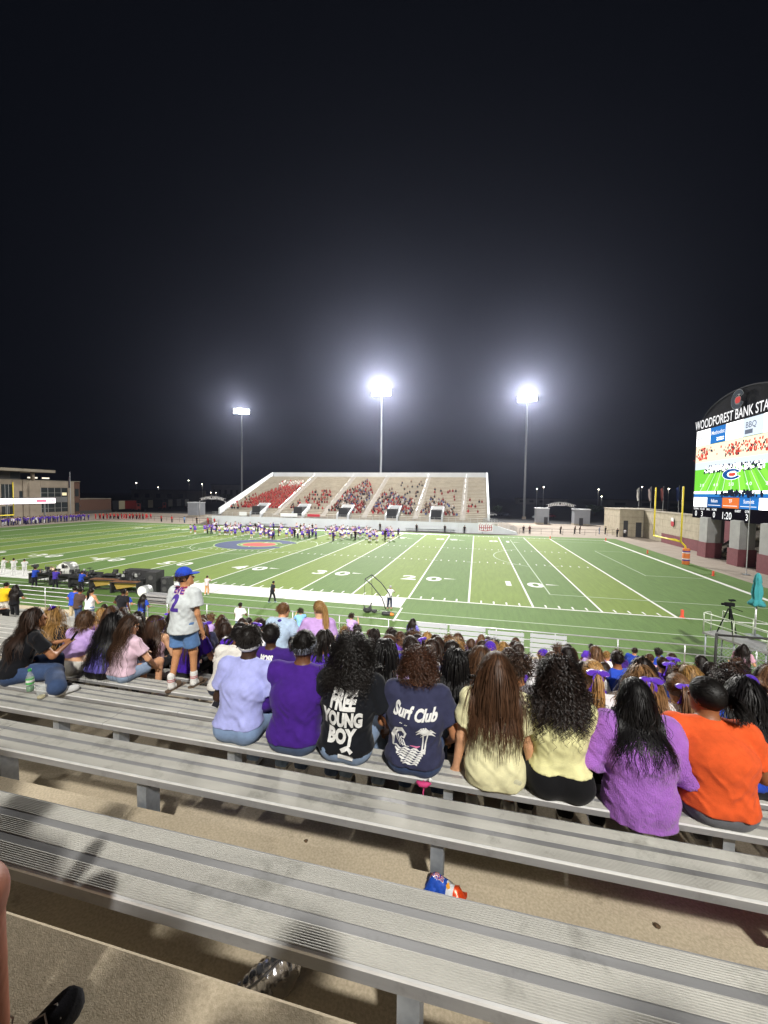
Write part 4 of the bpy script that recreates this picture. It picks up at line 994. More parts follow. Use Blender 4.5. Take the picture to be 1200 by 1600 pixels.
def joints(sp):
    """joint positions for a pose; seated: origin on the seat, standing: origin on the floor; faces +y"""
    H = sp.get('H', 1.0); lean = sp.get('lean', .12); slump = sp.get('slump', .18); roll = sp.get('roll', 0.0); tw = sp.get('twist', 0.0)
    sw = sp.get('sw', .18); J = {}
    stand = sp.get('pose', 'sit') == 'stand'
    P = vec(0, 0, .10) if not stand else vec(0, 0, .93)
    def d(a): return rotz(0) @ vec(math.sin(roll), math.sin(a), math.cos(a))
    C = P + .26 * d(lean); N = C + .20 * d(lean + slump); hd = N + .165 * d(lean + slump * .6 + sp.get('hpitch', 0) * .25)
    lat = rotz(tw) @ vec(math.cos(roll), 0, -math.sin(roll)); fwd = rotz(tw) @ vec(0, 1, 0)
    J.update(P=P, C=C, N=N, hd=hd, lat=lat, fwd=fwd)
    J['hR'] = rotz(tw + sp.get('hyaw', 0)) @ roty(sp.get('hroll', 0)) @ rotx(-(sp.get('hpitch', 0) + (lean + slump) * .4))
    arms = sp.get('arms', ('lap', 'lap'))
    for s, side, arm in ((-1, 'L', arms[0]), (1, 'R', arms[1])):
        sh = N - .045 * d(lean) + lat * s * sw; J['sh' + side] = sh
        X = lat * s
        if isinstance(arm, tuple): el, ha = sh + X * arm[0][0] + fwd * arm[0][1] + vec(0, 0, arm[0][2]), sh + X * arm[1][0] + fwd * arm[1][1] + vec(0, 0, arm[1][2])
        elif arm == 'lap': el = sh + X * .105 + fwd * .05 + vec(0, 0, -.27); ha = el - X * .08 + fwd * .23 + vec(0, 0, -.03)
        elif arm == 'wide': el = sh + X * .15 + fwd * .06 + vec(0, 0, -.25); ha = el - X * .10 + fwd * .22 + vec(0, 0, -.05)
        elif arm == 'prop': el = sh + X * .05 - fwd * .02 + vec(0, 0, -.26); ha = vec(0, .02, .035) + X * (sw + .085)
        elif arm == 'up': el = sh + X * .06 + fwd * .20 + vec(0, 0, -.17); ha = el - X * .10 + fwd * .12 + vec(0, 0, .20)
        elif arm == 'phone': el = sh + X * .03 + fwd * .10 + vec(0, 0, -.25); ha = el - X * .08 + fwd * .22 + vec(0, 0, .06)
        elif arm == 'raise': el = sh + X * .10 + fwd * .02 + vec(0, 0, .22); ha = el + X * .02 + fwd * .02 + vec(0, 0, .24)
        elif arm == 'down': el = sh + X * .045 - fwd * .01 + vec(0, 0, -.28); ha = el + fwd * .07 + X * .005 + vec(0, 0, -.24)
        elif arm == 'hip': el = sh + X * .16 - fwd * .06 + vec(0, 0, -.22); ha = el - X * .15 + fwd * .12 + vec(0, 0, -.10)
        J['el' + side], J['ha' + side] = el, ha
        foot = sp.get('foot', -.47)
        if not stand:
            J['hip' + side] = P + vec(s * .085, .01, -.01); sprd = sp.get('spread', .05)
            J['kn' + side] = vec(s * (.10 + sprd), .45, .06 + max(0, (foot + .47) * .35)); J['an' + side] = vec(s * (.09 + sprd), .42, foot)
            if 'kneeR' in sp and side == 'R': J['knR'], J['anR'] = vec(*sp['kneeR']), vec(*sp['ankR'])
        else:
            st = sp.get('stride', .0) * s
            J['hip' + side] = P + vec(s * .085, 0, -.02); J['kn' + side] = vec(s * .095, .03 + st * .5, .50); J['an' + side] = vec(s * .10, -.02 + st, .085)
        for k in (): pass
    for k in list(J):
        if k not in ('lat', 'fwd', 'hR'): J[k] = J[k] * H
    J['H'] = H; J['stand'] = stand
    return J

def head_prims(p, J, fine=True):
    H = J['H'] ** .5; R = J['hR']; c = J['hd']
    def W(x, y, z): return c + R @ (vec(x, y, z) * H)
    p.ell(W(0, -.012, .022), vec(.074, .094, .092) * H, R, .02); p.ell(W(0, .030, -.048), vec(.056, .060, .072) * H, R, .03)
    p.cap(J['N'] - vec(0, 0, .05), W(0, -.022, -.055), .058 * H, .054 * H, .03)
    for s in (-1, 1): p.ell(W(s * .076, -.008, -.012), vec(.011, .021, .031) * H, R, .008)
    if fine:
        p.cap(W(0, .088, .004), W(0, .108, -.026), .008 * H, .013 * H, .012); p.ell(W(0, .080, .022), vec(.046, .016, .012) * H, R, .012)
        for s in (-1, 1): p.sub(W(s * .031, .100, .004), vec(.015, .013, .009) * H, R)
        p.ell(W(0, .084, -.060), vec(.023, .012, .006) * H, R, .006); p.ell(W(0, .070, -.100), vec(.022, .022, .018) * H, R, .02)

def hand_prims(p, J, side, fine):
    el, ha = J['el' + side], J['ha' + side]; H = J['H'] ** .5
    a = ha - el; a /= np.linalg.norm(a); up = vec(0, 0, 1) if abs(a[2]) < .85 else J['fwd']
    b = np.cross(a, up); b /= np.linalg.norm(b); n = np.cross(b, a)
    M = np.stack([b, a, n], 1); s = 1 if side == 'R' else -1
    p.ell(ha + a * .045 * H, vec(.036, .052, .016) * H, M, .014)
    if not fine: p.ell(ha + a * .11 * H, vec(.032, .045, .015) * H, M, .015); return
    for i, (o, L) in enumerate(((-.028, .062), (-.010, .074), (.009, .070), (.026, .054))):
        r0 = ha + a * .086 * H + b * o * H; m = r0 + (a * .6 + b * o * .5 - n * .12) * L * H; e = m + (a * .32 - n * .3) * L * H
        p.cap(r0, m, .0088 * H, .008 * H, .004); p.cap(m, e, .008 * H, .0068 * H, .004)
    th = ha + a * .03 * H - b * s * .030 * H; m = th + (a * .55 - b * s * .6) * .045 * H; p.cap(th, m, .012 * H, .0095 * H, .012); p.cap(m, m + (a * .9 - b * s * .1) * .03 * H, .0095 * H, .008 * H, .004)

def body_prims(J, sp, fine=True):
    p = Prims(); H = J['H']; bk = sp.get('bulk', 1.0); lat = J['lat']; hipw = sp.get('hipw', 1.0)
    P, C, N = J['P'], J['C'], J['N']; mid = P * .5 + C * .5
    p.flat(P - vec(0, 0, .02), mid, (.155 * bk * hipw * H, .115 * bk * H), (.128 * bk * H, .098 * bk * H), lat, .05)
    p.flat(mid, C, (.128 * bk * H, .098 * bk * H), (.158 * bk * H, .112 * bk * H), lat, .05)
    p.flat(C, N - vec(0, 0, .05) * H, (.158 * bk * H, .112 * bk * H), (.13 * bk * H, .08 * bk * H), lat, .05)
    for s in 'LR':
        p.cap(N - vec(0, 0, .045) * H, J['sh' + s], .058 * H, .056 * H * bk, .05)
        p.cap(J['sh' + s], J['el' + s], .050 * H * bk, .039 * H * bk, .03); p.cap(J['el' + s], J['ha' + s], .039 * H * bk, .026 * H, .02)
        hand_prims(p, J, s, fine)
        p.ell(J['hip' + s] + vec(0, -.045 if not J['stand'] else -.015, .0) * H, vec(.095, .10, .095) * H * hipw * (1 if not J['stand'] else .88), None, .04)
        p.cap(J['hip' + s], J['kn' + s], .083 * H * hipw, .056 * H, .04); p.cap(J['kn' + s], J['an' + s] + vec(0, 0, .02), .054 * H, .036 * H, .03)
        tw = sp.get('foot_yaw', 0); p.cap(J['an' + s] + vec(0, -.02, -.035) * H, J['an' + s] + vec(0, .14, -.055) * H, .036 * H, .03 * H, .03)
    head_prims(p, J, fine)
    return p

def top_prims(J, sp):
    p = Prims(); H = J['H']; bk = sp.get('bulk', 1.0); lat = J['lat']; lo_ = sp.get('loose', .018); kind = sp.get('top', 'tee')
    P, C, N = J['P'], J['C'], J['N']; mid = P * .5 + C * .5; hipw = sp.get('hipw', 1.0)
    lw = lo_ * 1.1
    if kind != 'crop': p.flat(P - vec(0, .0, .15) * H, mid, ((.156 * bk * hipw) * H + lw + (.040 if J['stand'] else 0), .128 * bk * H + lw + (.040 if J['stand'] else 0)), (.132 * bk * H + lw, .104 * bk * H + lo_), lat, .05)
    p.flat(mid, C, (.130 * bk * H + lw, .100 * bk * H + lo_), (.160 * bk * H + lo_, .114 * bk * H + lo_), lat, .05)
    p.flat(C, N - vec(0, 0, .06) * H, (.160 * bk * H + lo_, .114 * bk * H + lo_), (.135 * bk * H, .085 * bk * H), lat, .05)
    p.cap(N - vec(0, 0, .055) * H, N - vec(0, 0, .012) * H, .078 * H, .066 * H, .03)
    if kind != 'crop' and not J['stand']:
        for s in 'LR': p.ell(J['hip' + s] + vec(0, -.045, .004) * H, vec(.103, .110, .106) * H * hipw + lo_ * (.25 if not J['stand'] else .5) + sp.get('bloose', 0), None, .05)
    sl = {'tee': .62, 'crop': .62, 'long': 2.0, 'tank': 0.0, 'wide': 1.15}[kind]; clips = []
    for s in 'LR':
        sh, el, ha = J['sh' + s], J['el' + s], J['ha' + s]
        p.cap(N - vec(0, 0, .046) * H, sh + (J['lat'] * 0), .070 * H, .062 * H * bk + lo_ * .4, .04) if kind != 'tank' else p.cap(N - vec(0, 0, .06) * H, (N - vec(0, 0, .05) * H) * .35 + sh * .65, .054 * H, .05 * H, .05)
        if sl > 0:
            r0 = .050 * H * bk + lo_ * .8
            if kind == 'wide':
                p.tub(sh, el + (el - sh) * .12, r0 + .010, r0 + .034, .03)
            elif sl < 1:
                e = sh + (el - sh) * sl; dd = (el - sh) / np.linalg.norm(el - sh)
                p.tub(sh, e, r0, .049 * H * bk + lo_ * 1.4, .022)
            else:
                p.cap(sh, el, r0, .042 * H * bk + lo_ * .8, .035); p.cap(el, ha - (ha - el) * .05, .042 * H * bk + lo_ * .8, .032 * H + lo_ * .4, .03)
    return p, clips

def bottom_prims(J, sp):
    p = Prims(); H = J['H']; bk = sp.get('bulk', 1.0); hipw = sp.get('hipw', 1.0); kind = sp.get('bottom', 'jeans'); o = .010 + sp.get('bloose', 0); clips = []
    P = J['P']; top = P + (J['C'] - P) * sp.get('rise', .30)
    p.flat(P - vec(0, 0, .02), top, (.158 * bk * hipw * H + o, .118 * bk * H + o), (.140 * bk * H + o, .104 * bk * H + o), J['lat'], .04)
    ax = (top - P) / np.linalg.norm(top - P); clips.append((top, ax, .22))
    for s in 'LR':
        hip, kn, an = J['hip' + s], J['kn' + s], J['an' + s]
        p.ell(hip + vec(0, -.05 if not J['stand'] else -.018, 0) * H, vec(.097, .10, .093) * H * hipw * (1 if not J['stand'] else .9) + o, None, .04)
        if kind == 'shorts':
            e = hip + (kn - hip) * sp.get('slen', .62); dd = (kn - hip) / np.linalg.norm(kn - hip); p.tub(hip, e, .086 * H * hipw + o, .076 * H + o * 1.6, .012)
        else:
            p.cap(hip, kn, .085 * H * hipw + o, .060 * H + o, .03); p.cap(kn, an + vec(0, 0, .02), .060 * H + o, .048 * H + o * 1.4, .03)
    return p, clips

# ---------- hair
def scalp_dirs(n, rs, face=.30, low=-.45, hair_line=.42):
    out = []
    while sum(len(o) for o in out) < n:
        d = rs.normal(size=(n * 2, 3)); d /= np.linalg.norm(d, axis=1)[:, None]
        ok = (d[:, 2] > low) & ~((d[:, 1] > face) & (d[:, 2] < hair_line)) & ~((d[:, 1] > .75))
        out.append(d[ok])
    return np.concatenate(out)[:n]
def ribbons(P, Nn, w, hv, name, m, tube=False, rad=None):
    n, S = P.shape[:2]
    T = np.gradient(P, axis=1); T /= np.linalg.norm(T, axis=2, keepdims=True) + 1e-9
    side = np.cross(T, Nn); side /= np.linalg.norm(side, axis=2, keepdims=True) + 1e-9
    if not tube:
        V = np.stack([P - side * w[None, :, None] / 2, P + side * w[None, :, None] / 2], 2).reshape(-1, 3); K = 2
        base = (np.arange(n)[:, None] * S + np.arange(S - 1)[None, :]) * 2
        F = np.stack([base, base + 1, base + 3, base + 2], -1).reshape(-1, 4)
    else:
        K = 4; n2 = np.cross(side, T)
        rr = w[None, :, None] / 2 if rad is None else rad[None, :, None] / 2
        V = np.stack([P + side * rr * math.cos(a) + n2 * rr * math.sin(a) for a in (0, math.pi / 2, math.pi, 1.5 * math.pi)], 2).reshape(-1, 3)
        base = (np.arange(n)[:, None] * S + np.arange(S - 1)[None, :]) * 4; F = []
        for k in range(4): k2 = (k + 1) % 4; F.append(np.stack([base + k, base + k2, base + 4 + k2, base + 4 + k], -1).reshape(-1, 4))
        F = np.concatenate(F)
    A = np.repeat(hv, S * K)
    tip = np.tile(np.repeat(np.linspace(0, .25, S), K), n)
    return np_mesh(name, V, F, m, True, np.clip(A + tip - .05, 0, 1))

def hair_mesh(J, coll, st, seed, m):
    """st: dict(style, n, len, ...) -> mesh of strands that drape over the prims in coll"""
    rs = np.random.default_rng(seed); H = J['H'] ** .5; R = J['hR']; c = J['hd']
    n, L, seg = st.get('n', 900), st.get('len', .5), st.get('seg', 14)
    d = scalp_dirs(n, rs, st.get('face', .30), st.get('low', -.40), st.get('line', .42))
    loc = d * vec(.077, .097, .095) + vec(0, -.012, .022); p = c + (loc * H) @ R.T
    nw = (d / vec(.077, .097, .095)); nw /= np.linalg.norm(nw, axis=1)[:, None]; nw = nw @ R.T
    part = st.get('part', 0.0); out = np.clip((d[:, 0:1] - part) * 1.6, -1, 1) * np.array([[1., 0, 0]]) @ R.T
    back = R @ vec(0, -1, 0)
    g = vec(0, 0, -1.)
    dirv = nw * st.get('lift', .35) + out * st.get('out', .35) + back * st.get('back', .45) + g * .35 + rs.normal(size=(n, 3)) * .12
    dirv /= np.linalg.norm(dirv, axis=1)[:, None]
    lv = (1 + st.get('lvar', .15) * rs.normal(size=n)).clip(.4, 1.5); ds = (L * lv / (seg - 1))[:, None]
    mg = rs.uniform(*st.get('vol', (.006, .03)), size=n)
    pts, nrm = [p.copy()], [nw.copy()]
    tie = st.get('tie')
    if tie is not None:
        tp = c + R @ (vec(*tie) * H); ns = seg // 2
        for i in range(1, ns + 1):
            t = i / ns; q = p * (1 - t) + tp * t; cc = c + R @ (vec(0, -.012, .022) * H)
            rel = (q - cc) @ R / (vec(.080, .100, .098) * H); rr = np.linalg.norm(rel, axis=1)
            f = np.where(rr < 1.13, 1.13 / np.maximum(rr, .2), 1)[:, None]; w_ = (1 - t ** 6)
            q2 = (rel * (f * w_ + (1 - w_))) * (vec(.080, .100, .098) * H) @ R.T + cc + rs.normal(size=(n, 3)) * .0015
            pts.append(q2); g_ = (q2 - cc); nrm.append(g_ / np.linalg.norm(g_, axis=1)[:, None])
        p = pts[-1].copy() + rs.normal(size=(n, 3)) * .010; dirv = np.tile(R @ vec(0, -.9, .25), (n, 1)) + rs.normal(size=(n, 3)) * .10
        dirv /= np.linalg.norm(dirv, axis=1)[:, None]; left = seg - ns - 1; ds = (L * lv / left)[:, None]
    else: left = seg - 1
    stiff = st.get('grav', .35); jit = st.get('jit', .05) * np.where(rs.random((n, 1)) < .07, 3.2, 1.0)
    for i in range(left):
        dirv = dirv * (1 - stiff) + g * stiff + rs.normal(size=(n, 3)) * jit; dirv /= np.linalg.norm(dirv, axis=1)[:, None]
        p = p + dirv * ds
        dd, gr = coll.grad(p); push = np.maximum(mg - dd, 0)[:, None]; p = p + gr * push
        w_ = (push[:, 0] > 0)[:, None]; dirv = np.where(w_, dirv - gr * np.minimum((dirv * gr).sum(1), 0)[:, None], dirv)
        pts.append(p.copy()); nrm.append(gr)
    P = np.stack(pts, 1); Nn = np.stack(nrm, 1); hv = rs.random(n) * .8
    curl = st.get('curl')
    if curl:
        rad, pitch = curl; up = st.get('up', 4); S = P.shape[1]; t0 = np.arange(S); t1 = np.linspace(0, S - 1, S * up)
        i0 = np.minimum(t1.astype(int), S - 2); f = (t1 - i0)[None, :, None]
        P = P[:, i0] * (1 - f) + P[:, i0 + 1] * f; Nn = Nn[:, i0] * (1 - f) + Nn[:, i0 + 1] * f
        T = np.gradient(P, axis=1); T /= np.linalg.norm(T, axis=2, keepdims=True) + 1e-9; side = np.cross(T, Nn); side /= np.linalg.norm(side, axis=2, keepdims=True) + 1e-9
        ph = 2 * math.pi * (np.linspace(0, L, P.shape[1])[None, :] / pitch) + rs.random(n)[:, None] * 6.28
        ramp = np.clip(np.linspace(0, 3, P.shape[1]) if st.get('tie') is None else np.linspace(-3, 3, P.shape[1]), 0, 1)[None, :, None]
        P = P + (side * np.cos(ph)[..., None] + Nn * np.sin(ph)[..., None] * .8) * rad * ramp
    wave = st.get('wave')
    if wave:
        a, pitch = wave; S = P.shape[1]; ph = 2 * math.pi * np.linspace(0, L, S)[None, :] / pitch + (rs.integers(0, 9, n)[:, None] * .7)
        T = np.gradient(P, axis=1); T /= np.linalg.norm(T, axis=2, keepdims=True) + 1e-9; side = np.cross(T, Nn)
        P = P + side * np.sin(ph)[..., None] * a * np.clip(np.linspace(-.3, 2, S), 0, 1)[None, :, None]
    S = P.shape[1]; w = st.get('w', .006) * (np.linspace(1, .35, S) if not st.get('tube') else np.linspace(1, .7, S))
    rad = None
    if st.get('tube'): rad = w * (1 + .22 * np.cos(np.arange(S) * math.pi))
    return ribbons(P, Nn, w, hv, "hair", m, st.get('tube', False), rad)
def cap_mesh(J, m, off=.012, low=-.55, noise=.004, h=.009, face=.26):
    """skull cap of hair under the strands"""
    p = Prims(); R = J['hR']; c = J['hd']; H = J['H'] ** .5
    p.ell(c + R @ (vec(0, -.014, .024) * H), (vec(.077, .095, .095) + off) * H, R, .01)
    f = R @ vec(0, 1, 0); u = R @ vec(0, 0, 1)
    nz = (lambda X, Y, Z: _noise3((X * 55, Y * 55, Z * 55), 3) * noise) if noise else None
    dn = f * .75 - u * .66
    clips = [(c + R @ (vec(0, face * .25, .012) * H), dn, None), (c + R @ (vec(0, 0, low * .12) * H), -u, None)]
    me = sdf_mesh("hair", p, h, m, clips=clips, noise=nz)
    a = me.attributes.new("hv", 'FLOAT', 'POINT'); a.data.foreach_set("value", np.full(len(me.vertices), .22, np.float32))
    return me
HAIR = {
    'straight': dict(n=1700, len=.52, seg=14, w=.0042, vol=(.004, .022), jit=.035, lvar=.20),
    'wavy': dict(n=1500, len=.50, seg=16, w=.0046, vol=(.006, .035), jit=.06, wave=(.012, .13), lvar=.26, out=.5),
    'curly': dict(n=700, len=.48, seg=13, w=.0052, vol=(.012, .075), jit=.09, curl=(.012, .045), up=4, lvar=.18, out=.8, lift=.7),
    'curlybob': dict(n=650, len=.20, seg=7, w=.006, vol=(.012, .055), jit=.14, curl=(.010, .035), up=4, lvar=.2, out=.7, lift=.8, grav=.28),
    'braids': dict(n=190, len=.58, seg=30, w=.0125, vol=(.008, .030), jit=.03, tube=True, lvar=.08),
    'twists': dict(n=460, len=.035, seg=8, w=.008, vol=(.003, .012), jit=.08, tube=True, lvar=.2, lift=.7, grav=.12, low=-.35),
    'afro': dict(n=1000, len=.055, seg=5, w=.005, vol=(.004, .03), jit=.25, lift=1.3, grav=.02, curl=(.006, .02), up=4, low=-.35),
    'short': dict(n=900, len=.045, seg=4, w=.004, vol=(.003, .012), jit=.12, lift=.35, grav=.1, low=-.40),
    'messy': dict(n=800, len=.10, seg=6, w=.006, vol=(.006, .032), jit=.20, lift=.9, grav=.12, curl=(.006, .05), up=3, low=-.40),
    'pony': dict(n=900, len=.36, seg=20, w=.0055, vol=(.004, .012), jit=.03, tie=(0, -.112, .055), grav=.45, lvar=.1),
    'bun': dict(n=900, len=.10, seg=16, w=.005, vol=(.004, .012), jit=.03, tie=(0, -.115, .01), grav=.22, lvar=.3, curl=(.022, .07), up=3),
}
def person_meshes(sp, res=.009, fine=True, seed=0):
    """all meshes of one figure: list of (part name, mesh)"""
    J = joints(sp); parts = []
    bp = body_prims(J, sp, fine); parts.append(("body", sdf_mesh("body", bp, res * ((1.25 if sp.get('eyes') else 1.85) if fine else 1.35), skin(sp.get('skin', 'c8946c')))))
    tp, tcl = top_prims(J, sp); zz = sp.get('hem', .085) * J['H'] if not J['stand'] else sp.get('hem', .86) * J['H']
    if sp.get('top') == 'crop': zz = sp.get('hem', .20)
    A = sp.get('fold', .007); sx = seed * 1.7
    def fold(X, Y, Z):
        sg = np.sign(X) * np.clip(np.abs(X) * 12, 0, 1)
        a = _noise3((X * 5 + sx, Y * 5, Z * 11 + np.abs(X) * 7 * sg * sg), 1); b = _noise3((X * 10 + sx, Y * 9, Z * 19 - np.abs(X) * 16), 2); c = _noise3((X * 26 + sx, Y * 22, Z * 34 + X * 9), 4)
        n = (.5 - np.abs(a)) * A * 1.5 + (.45 - np.abs(b)) * A * 1.1 + c * A * .3
        return -n * np.clip(1.15 - (Z - J['C'][2]) * 3.2, .22, 1.35)
    lean = sp.get('lean', .12); hn = vec(0, -math.sin(lean) * 0.0, -1)
    tcl = list(tcl) + [(vec(0, 0, zz), hn, None)]
    if sp.get('top') == 'crop': pass
    parts.append(("shirt", sdf_mesh("shirt", tp, res * ((1.08 if res < .0095 else 1.35) if fine else 1.3), cloth(sp.get('tc', '6a4ab0')), clips=tcl, noise=fold)))
    bt, bcl = bottom_prims(J, sp)
    parts.append(("trousers" if sp.get('bottom', 'jeans') != 'shorts' else "shorts", sdf_mesh("trousers", bt, res * (1.95 if fine else 1.5), cloth(sp.get('bc', '44567a')), clips=bcl, noise=lambda X, Y, Z: _noise3((X * 11, Y * 11, Z * 15), 5) * .005)))
    for s in 'LR':
        an = J['an' + s]; q = Prims(); hh = J['H']
        q.cap(an + vec(0, -.03, -.04) * hh, an + vec(0, .17, -.055) * hh, .046 * hh, .040 * hh, .02); q.cap(an + vec(0, -.02, -.01) * hh, an + vec(0, .05, -.03) * hh, .046 * hh, .04 * hh, .02)
        parts.append(("shoe", sdf_mesh("shoe", q, .017, cloth(sp.get('sc', 'd8d8d8')), clips=[(an + vec(0, 0, -.082) * hh, vec(0, 0, -1), None)])))
    st = sp.get('hair', 'short')
    coll = Prims(); coll.L = [q for q in bp.L if q[0] != 's'] + tp.L
    if st:
        hm_ = hair_mat(sp.get('hc', '1c1410')); stl = dict(HAIR[st]); stl.update(sp.get('hx', {}))
        if not fine: stl['n'] = int(stl['n'] * sp.get('hn', .32) * .8); stl['w'] *= 2.1
        elif res > .0095: stl['n'] = int(stl['n'] * .5); stl['w'] *= 1.5
        parts.append(("hair_base", cap_mesh(J, hm_, .010 if st != 'afro' else .024, noise=.004, h=.0125 if fine else .021, low=-.55 if st not in ('short', 'twists', 'afro', 'messy') else -.62)))
        parts.append(("hair", hair_mesh(J, coll, stl, seed + 5, hm_)))
    return J, parts, coll

def headband(J, m, z=.02, h=.045, r=.014):
    q = Prims(); R = J['hR']; c = J['hd']; H = J['H'] ** .5
    q.ell(c + R @ (vec(0, -.012, .022) * H), (vec(.078, .098, .10) + r) * H, R); u = R @ vec(0, -.25, 1); u /= np.linalg.norm(u)
    return sdf_mesh("headband", q, .007, m, clips=[(c + R @ vec(0, -.012, z + h / 2), u, None), (c + R @ vec(0, -.012, z - h / 2), -u, None)])
def cap_hat(J, m, yaw=0):
    q = Prims(); R = J['hR']; c = J['hd']; H = J['H'] ** .5
    q.ell(c + R @ (vec(0, -.010, .030) * H), vec(.092, .112, .115) * H, R); u = R @ vec(0, 0, 1)
    crown = sdf_mesh("cap_crown", q, .008, m, clips=[(c + R @ vec(0, 0, .030), -u, None)])
    b = Prims(); b.ell(c + R @ (vec(0, .105, .034) * H), vec(.078, .085, .010) * H, R @ rotx(-.15)); brim = sdf_mesh("cap_brim", b, .006, m)
    return crown, brim
def bow_mesh(J, m, at=(0, -.125, .06), s=1.0):
    """two loops, a knot and two tails of ribbon at the back of the head"""
    R = J['hR']; c = J['hd']; q = MB(); O = c + R @ vec(*at)
    def P(x, y, z): return tuple(O + R @ (vec(x, y, z) * s))
    for sg in (-1, 1):
        n = 14; w = .014
        for i in range(n):
            def L(t): a = 2 * math.pi * t; return (sg * (.035 - .035 * math.cos(a)) * 1.15, -.012 - .006 * math.sin(a * .5), .022 * math.sin(a) - .004 * (1 - math.cos(a)))
            a, b = L(i / n), L((i + 1) / n)
            q.poly([P(a[0], a[1] - w, a[2]), P(b[0], b[1] - w, b[2]), P(b[0], b[1] + w * .6, b[2]), P(a[0], a[1] + w * .6, a[2])])
            q.poly([P(a[0], a[1] - w, a[2] * .9), P(b[0], b[1] - w, b[2] * .9), P(0, -.03, 0)])
        for i in range(6):
            def T(t): return (sg * (.006 + .045 * t + .006 * math.sin(t * 7)), -.016 - .012 * math.sin(t * 5), -.15 * t)
            a, b = T(i / 6), T((i + 1) / 6); h_ = .013
            q.poly([P(a[0] - h_, a[1], a[2]), P(a[0] + h_, a[1] - .004, a[2]), P(b[0] + h_, b[1] - .004, b[2]), P(b[0] - h_, b[1], b[2])])
    q.tube([P(0, -.018, -.014), P(0, -.018, .016)], .014 * s, 8)
    return q.mesh("hair_bow", m, True)
def refine(v, f, cell):
    bm = bmesh.new(); vs = [bm.verts.new((a, b, 0)) for a, b in v]
    for t in f:
        try: bm.faces.new([vs[i] for i in t])
        except ValueError: pass
    xs = [a for a, _ in v]; ys = [b for _, b in v]
    for ax, arr in ((0, xs), (1, ys)):
        t = math.floor(min(arr) / cell) * cell
        while t < max(arr):
            bmesh.ops.bisect_plane(bm, geom=bm.verts[:] + bm.edges[:] + bm.faces[:], plane_co=(t, 0, 0) if ax == 0 else (0, t, 0), plane_no=(1, 0, 0) if ax == 0 else (0, 1, 0)); t += cell
    bmesh.ops.triangulate(bm, faces=bm.faces[:]); bm.verts.index_update()
    out = [(p.co.x, p.co.y) for p in bm.verts], [tuple(p.index for p in fc.verts) for fc in bm.faces]; bm.free(); return out
def print_on(me_shirt, shapes, origin, ang=0.0, cell=.02, lift=.0035):
    """project flat shapes (verts, faces) onto the back of a shirt along +y; returns verts, faces"""
    bvh = BVHTree.FromPolygons([tuple(v.co) for v in me_shirt.vertices], [tuple(p.vertices) for p in me_shirt.polygons])
    V, F = [], []
    for v, f in shapes:
        v, f = refine(v, f, cell); b = len(V); ok = True; pts = []
        ca, sa = math.cos(ang), math.sin(ang)
        last = -.15
        for a, c in v:
            x, z = origin[0] + a * ca - c * sa, origin[1] + a * sa + c * ca
            h = bvh.ray_cast(Vector((x, -1, z)), Vector((0, 1, 0)))
            y = h[0].y if h[0] is not None else last
            last = y; pts.append((x, y - lift, z))
        V += pts; F += [tuple(b + i for i in t) for t in f]
    return V, F
def print_part(root, me_shirt, name, shapes, origin, m, ang=0.0, cell=.02, lift=.0035):
    V, F = print_on(me_shirt, shapes, origin, ang, cell, lift); me = bpy.data.meshes.new(name); me.from_pydata(V, [], F); me.materials.append(m)
    me.polygons.foreach_set("use_smooth", [True] * len(F)); return obj(name, me, root)
def tshape(txt, size, dx=0, dy=0, bold=.004, sx=1.0, **kw):
    v, f = text_mesh(txt, size, bold, sx, **kw); return [(a + dx, b + dy) for a, b in v], f
def stroke(pts, w):
    v, f = [], []; n = len(pts); ww = w if isinstance(w, (list, tuple)) else [w] * n
    for i, (x, y) in enumerate(pts):
        x0, y0 = pts[max(i - 1, 0)]; x1, y1 = pts[min(i + 1, n - 1)]; L = math.hypot(x1 - x0, y1 - y0) or 1; nx, ny = -(y1 - y0) / L, (x1 - x0) / L
        v += [(x + nx * ww[i] / 2, y + ny * ww[i] / 2), (x - nx * ww[i] / 2, y - ny * ww[i] / 2)]
    for i in range(n - 1): f.append((2 * i, 2 * i + 1, 2 * i + 3, 2 * i + 2))
    return v, f
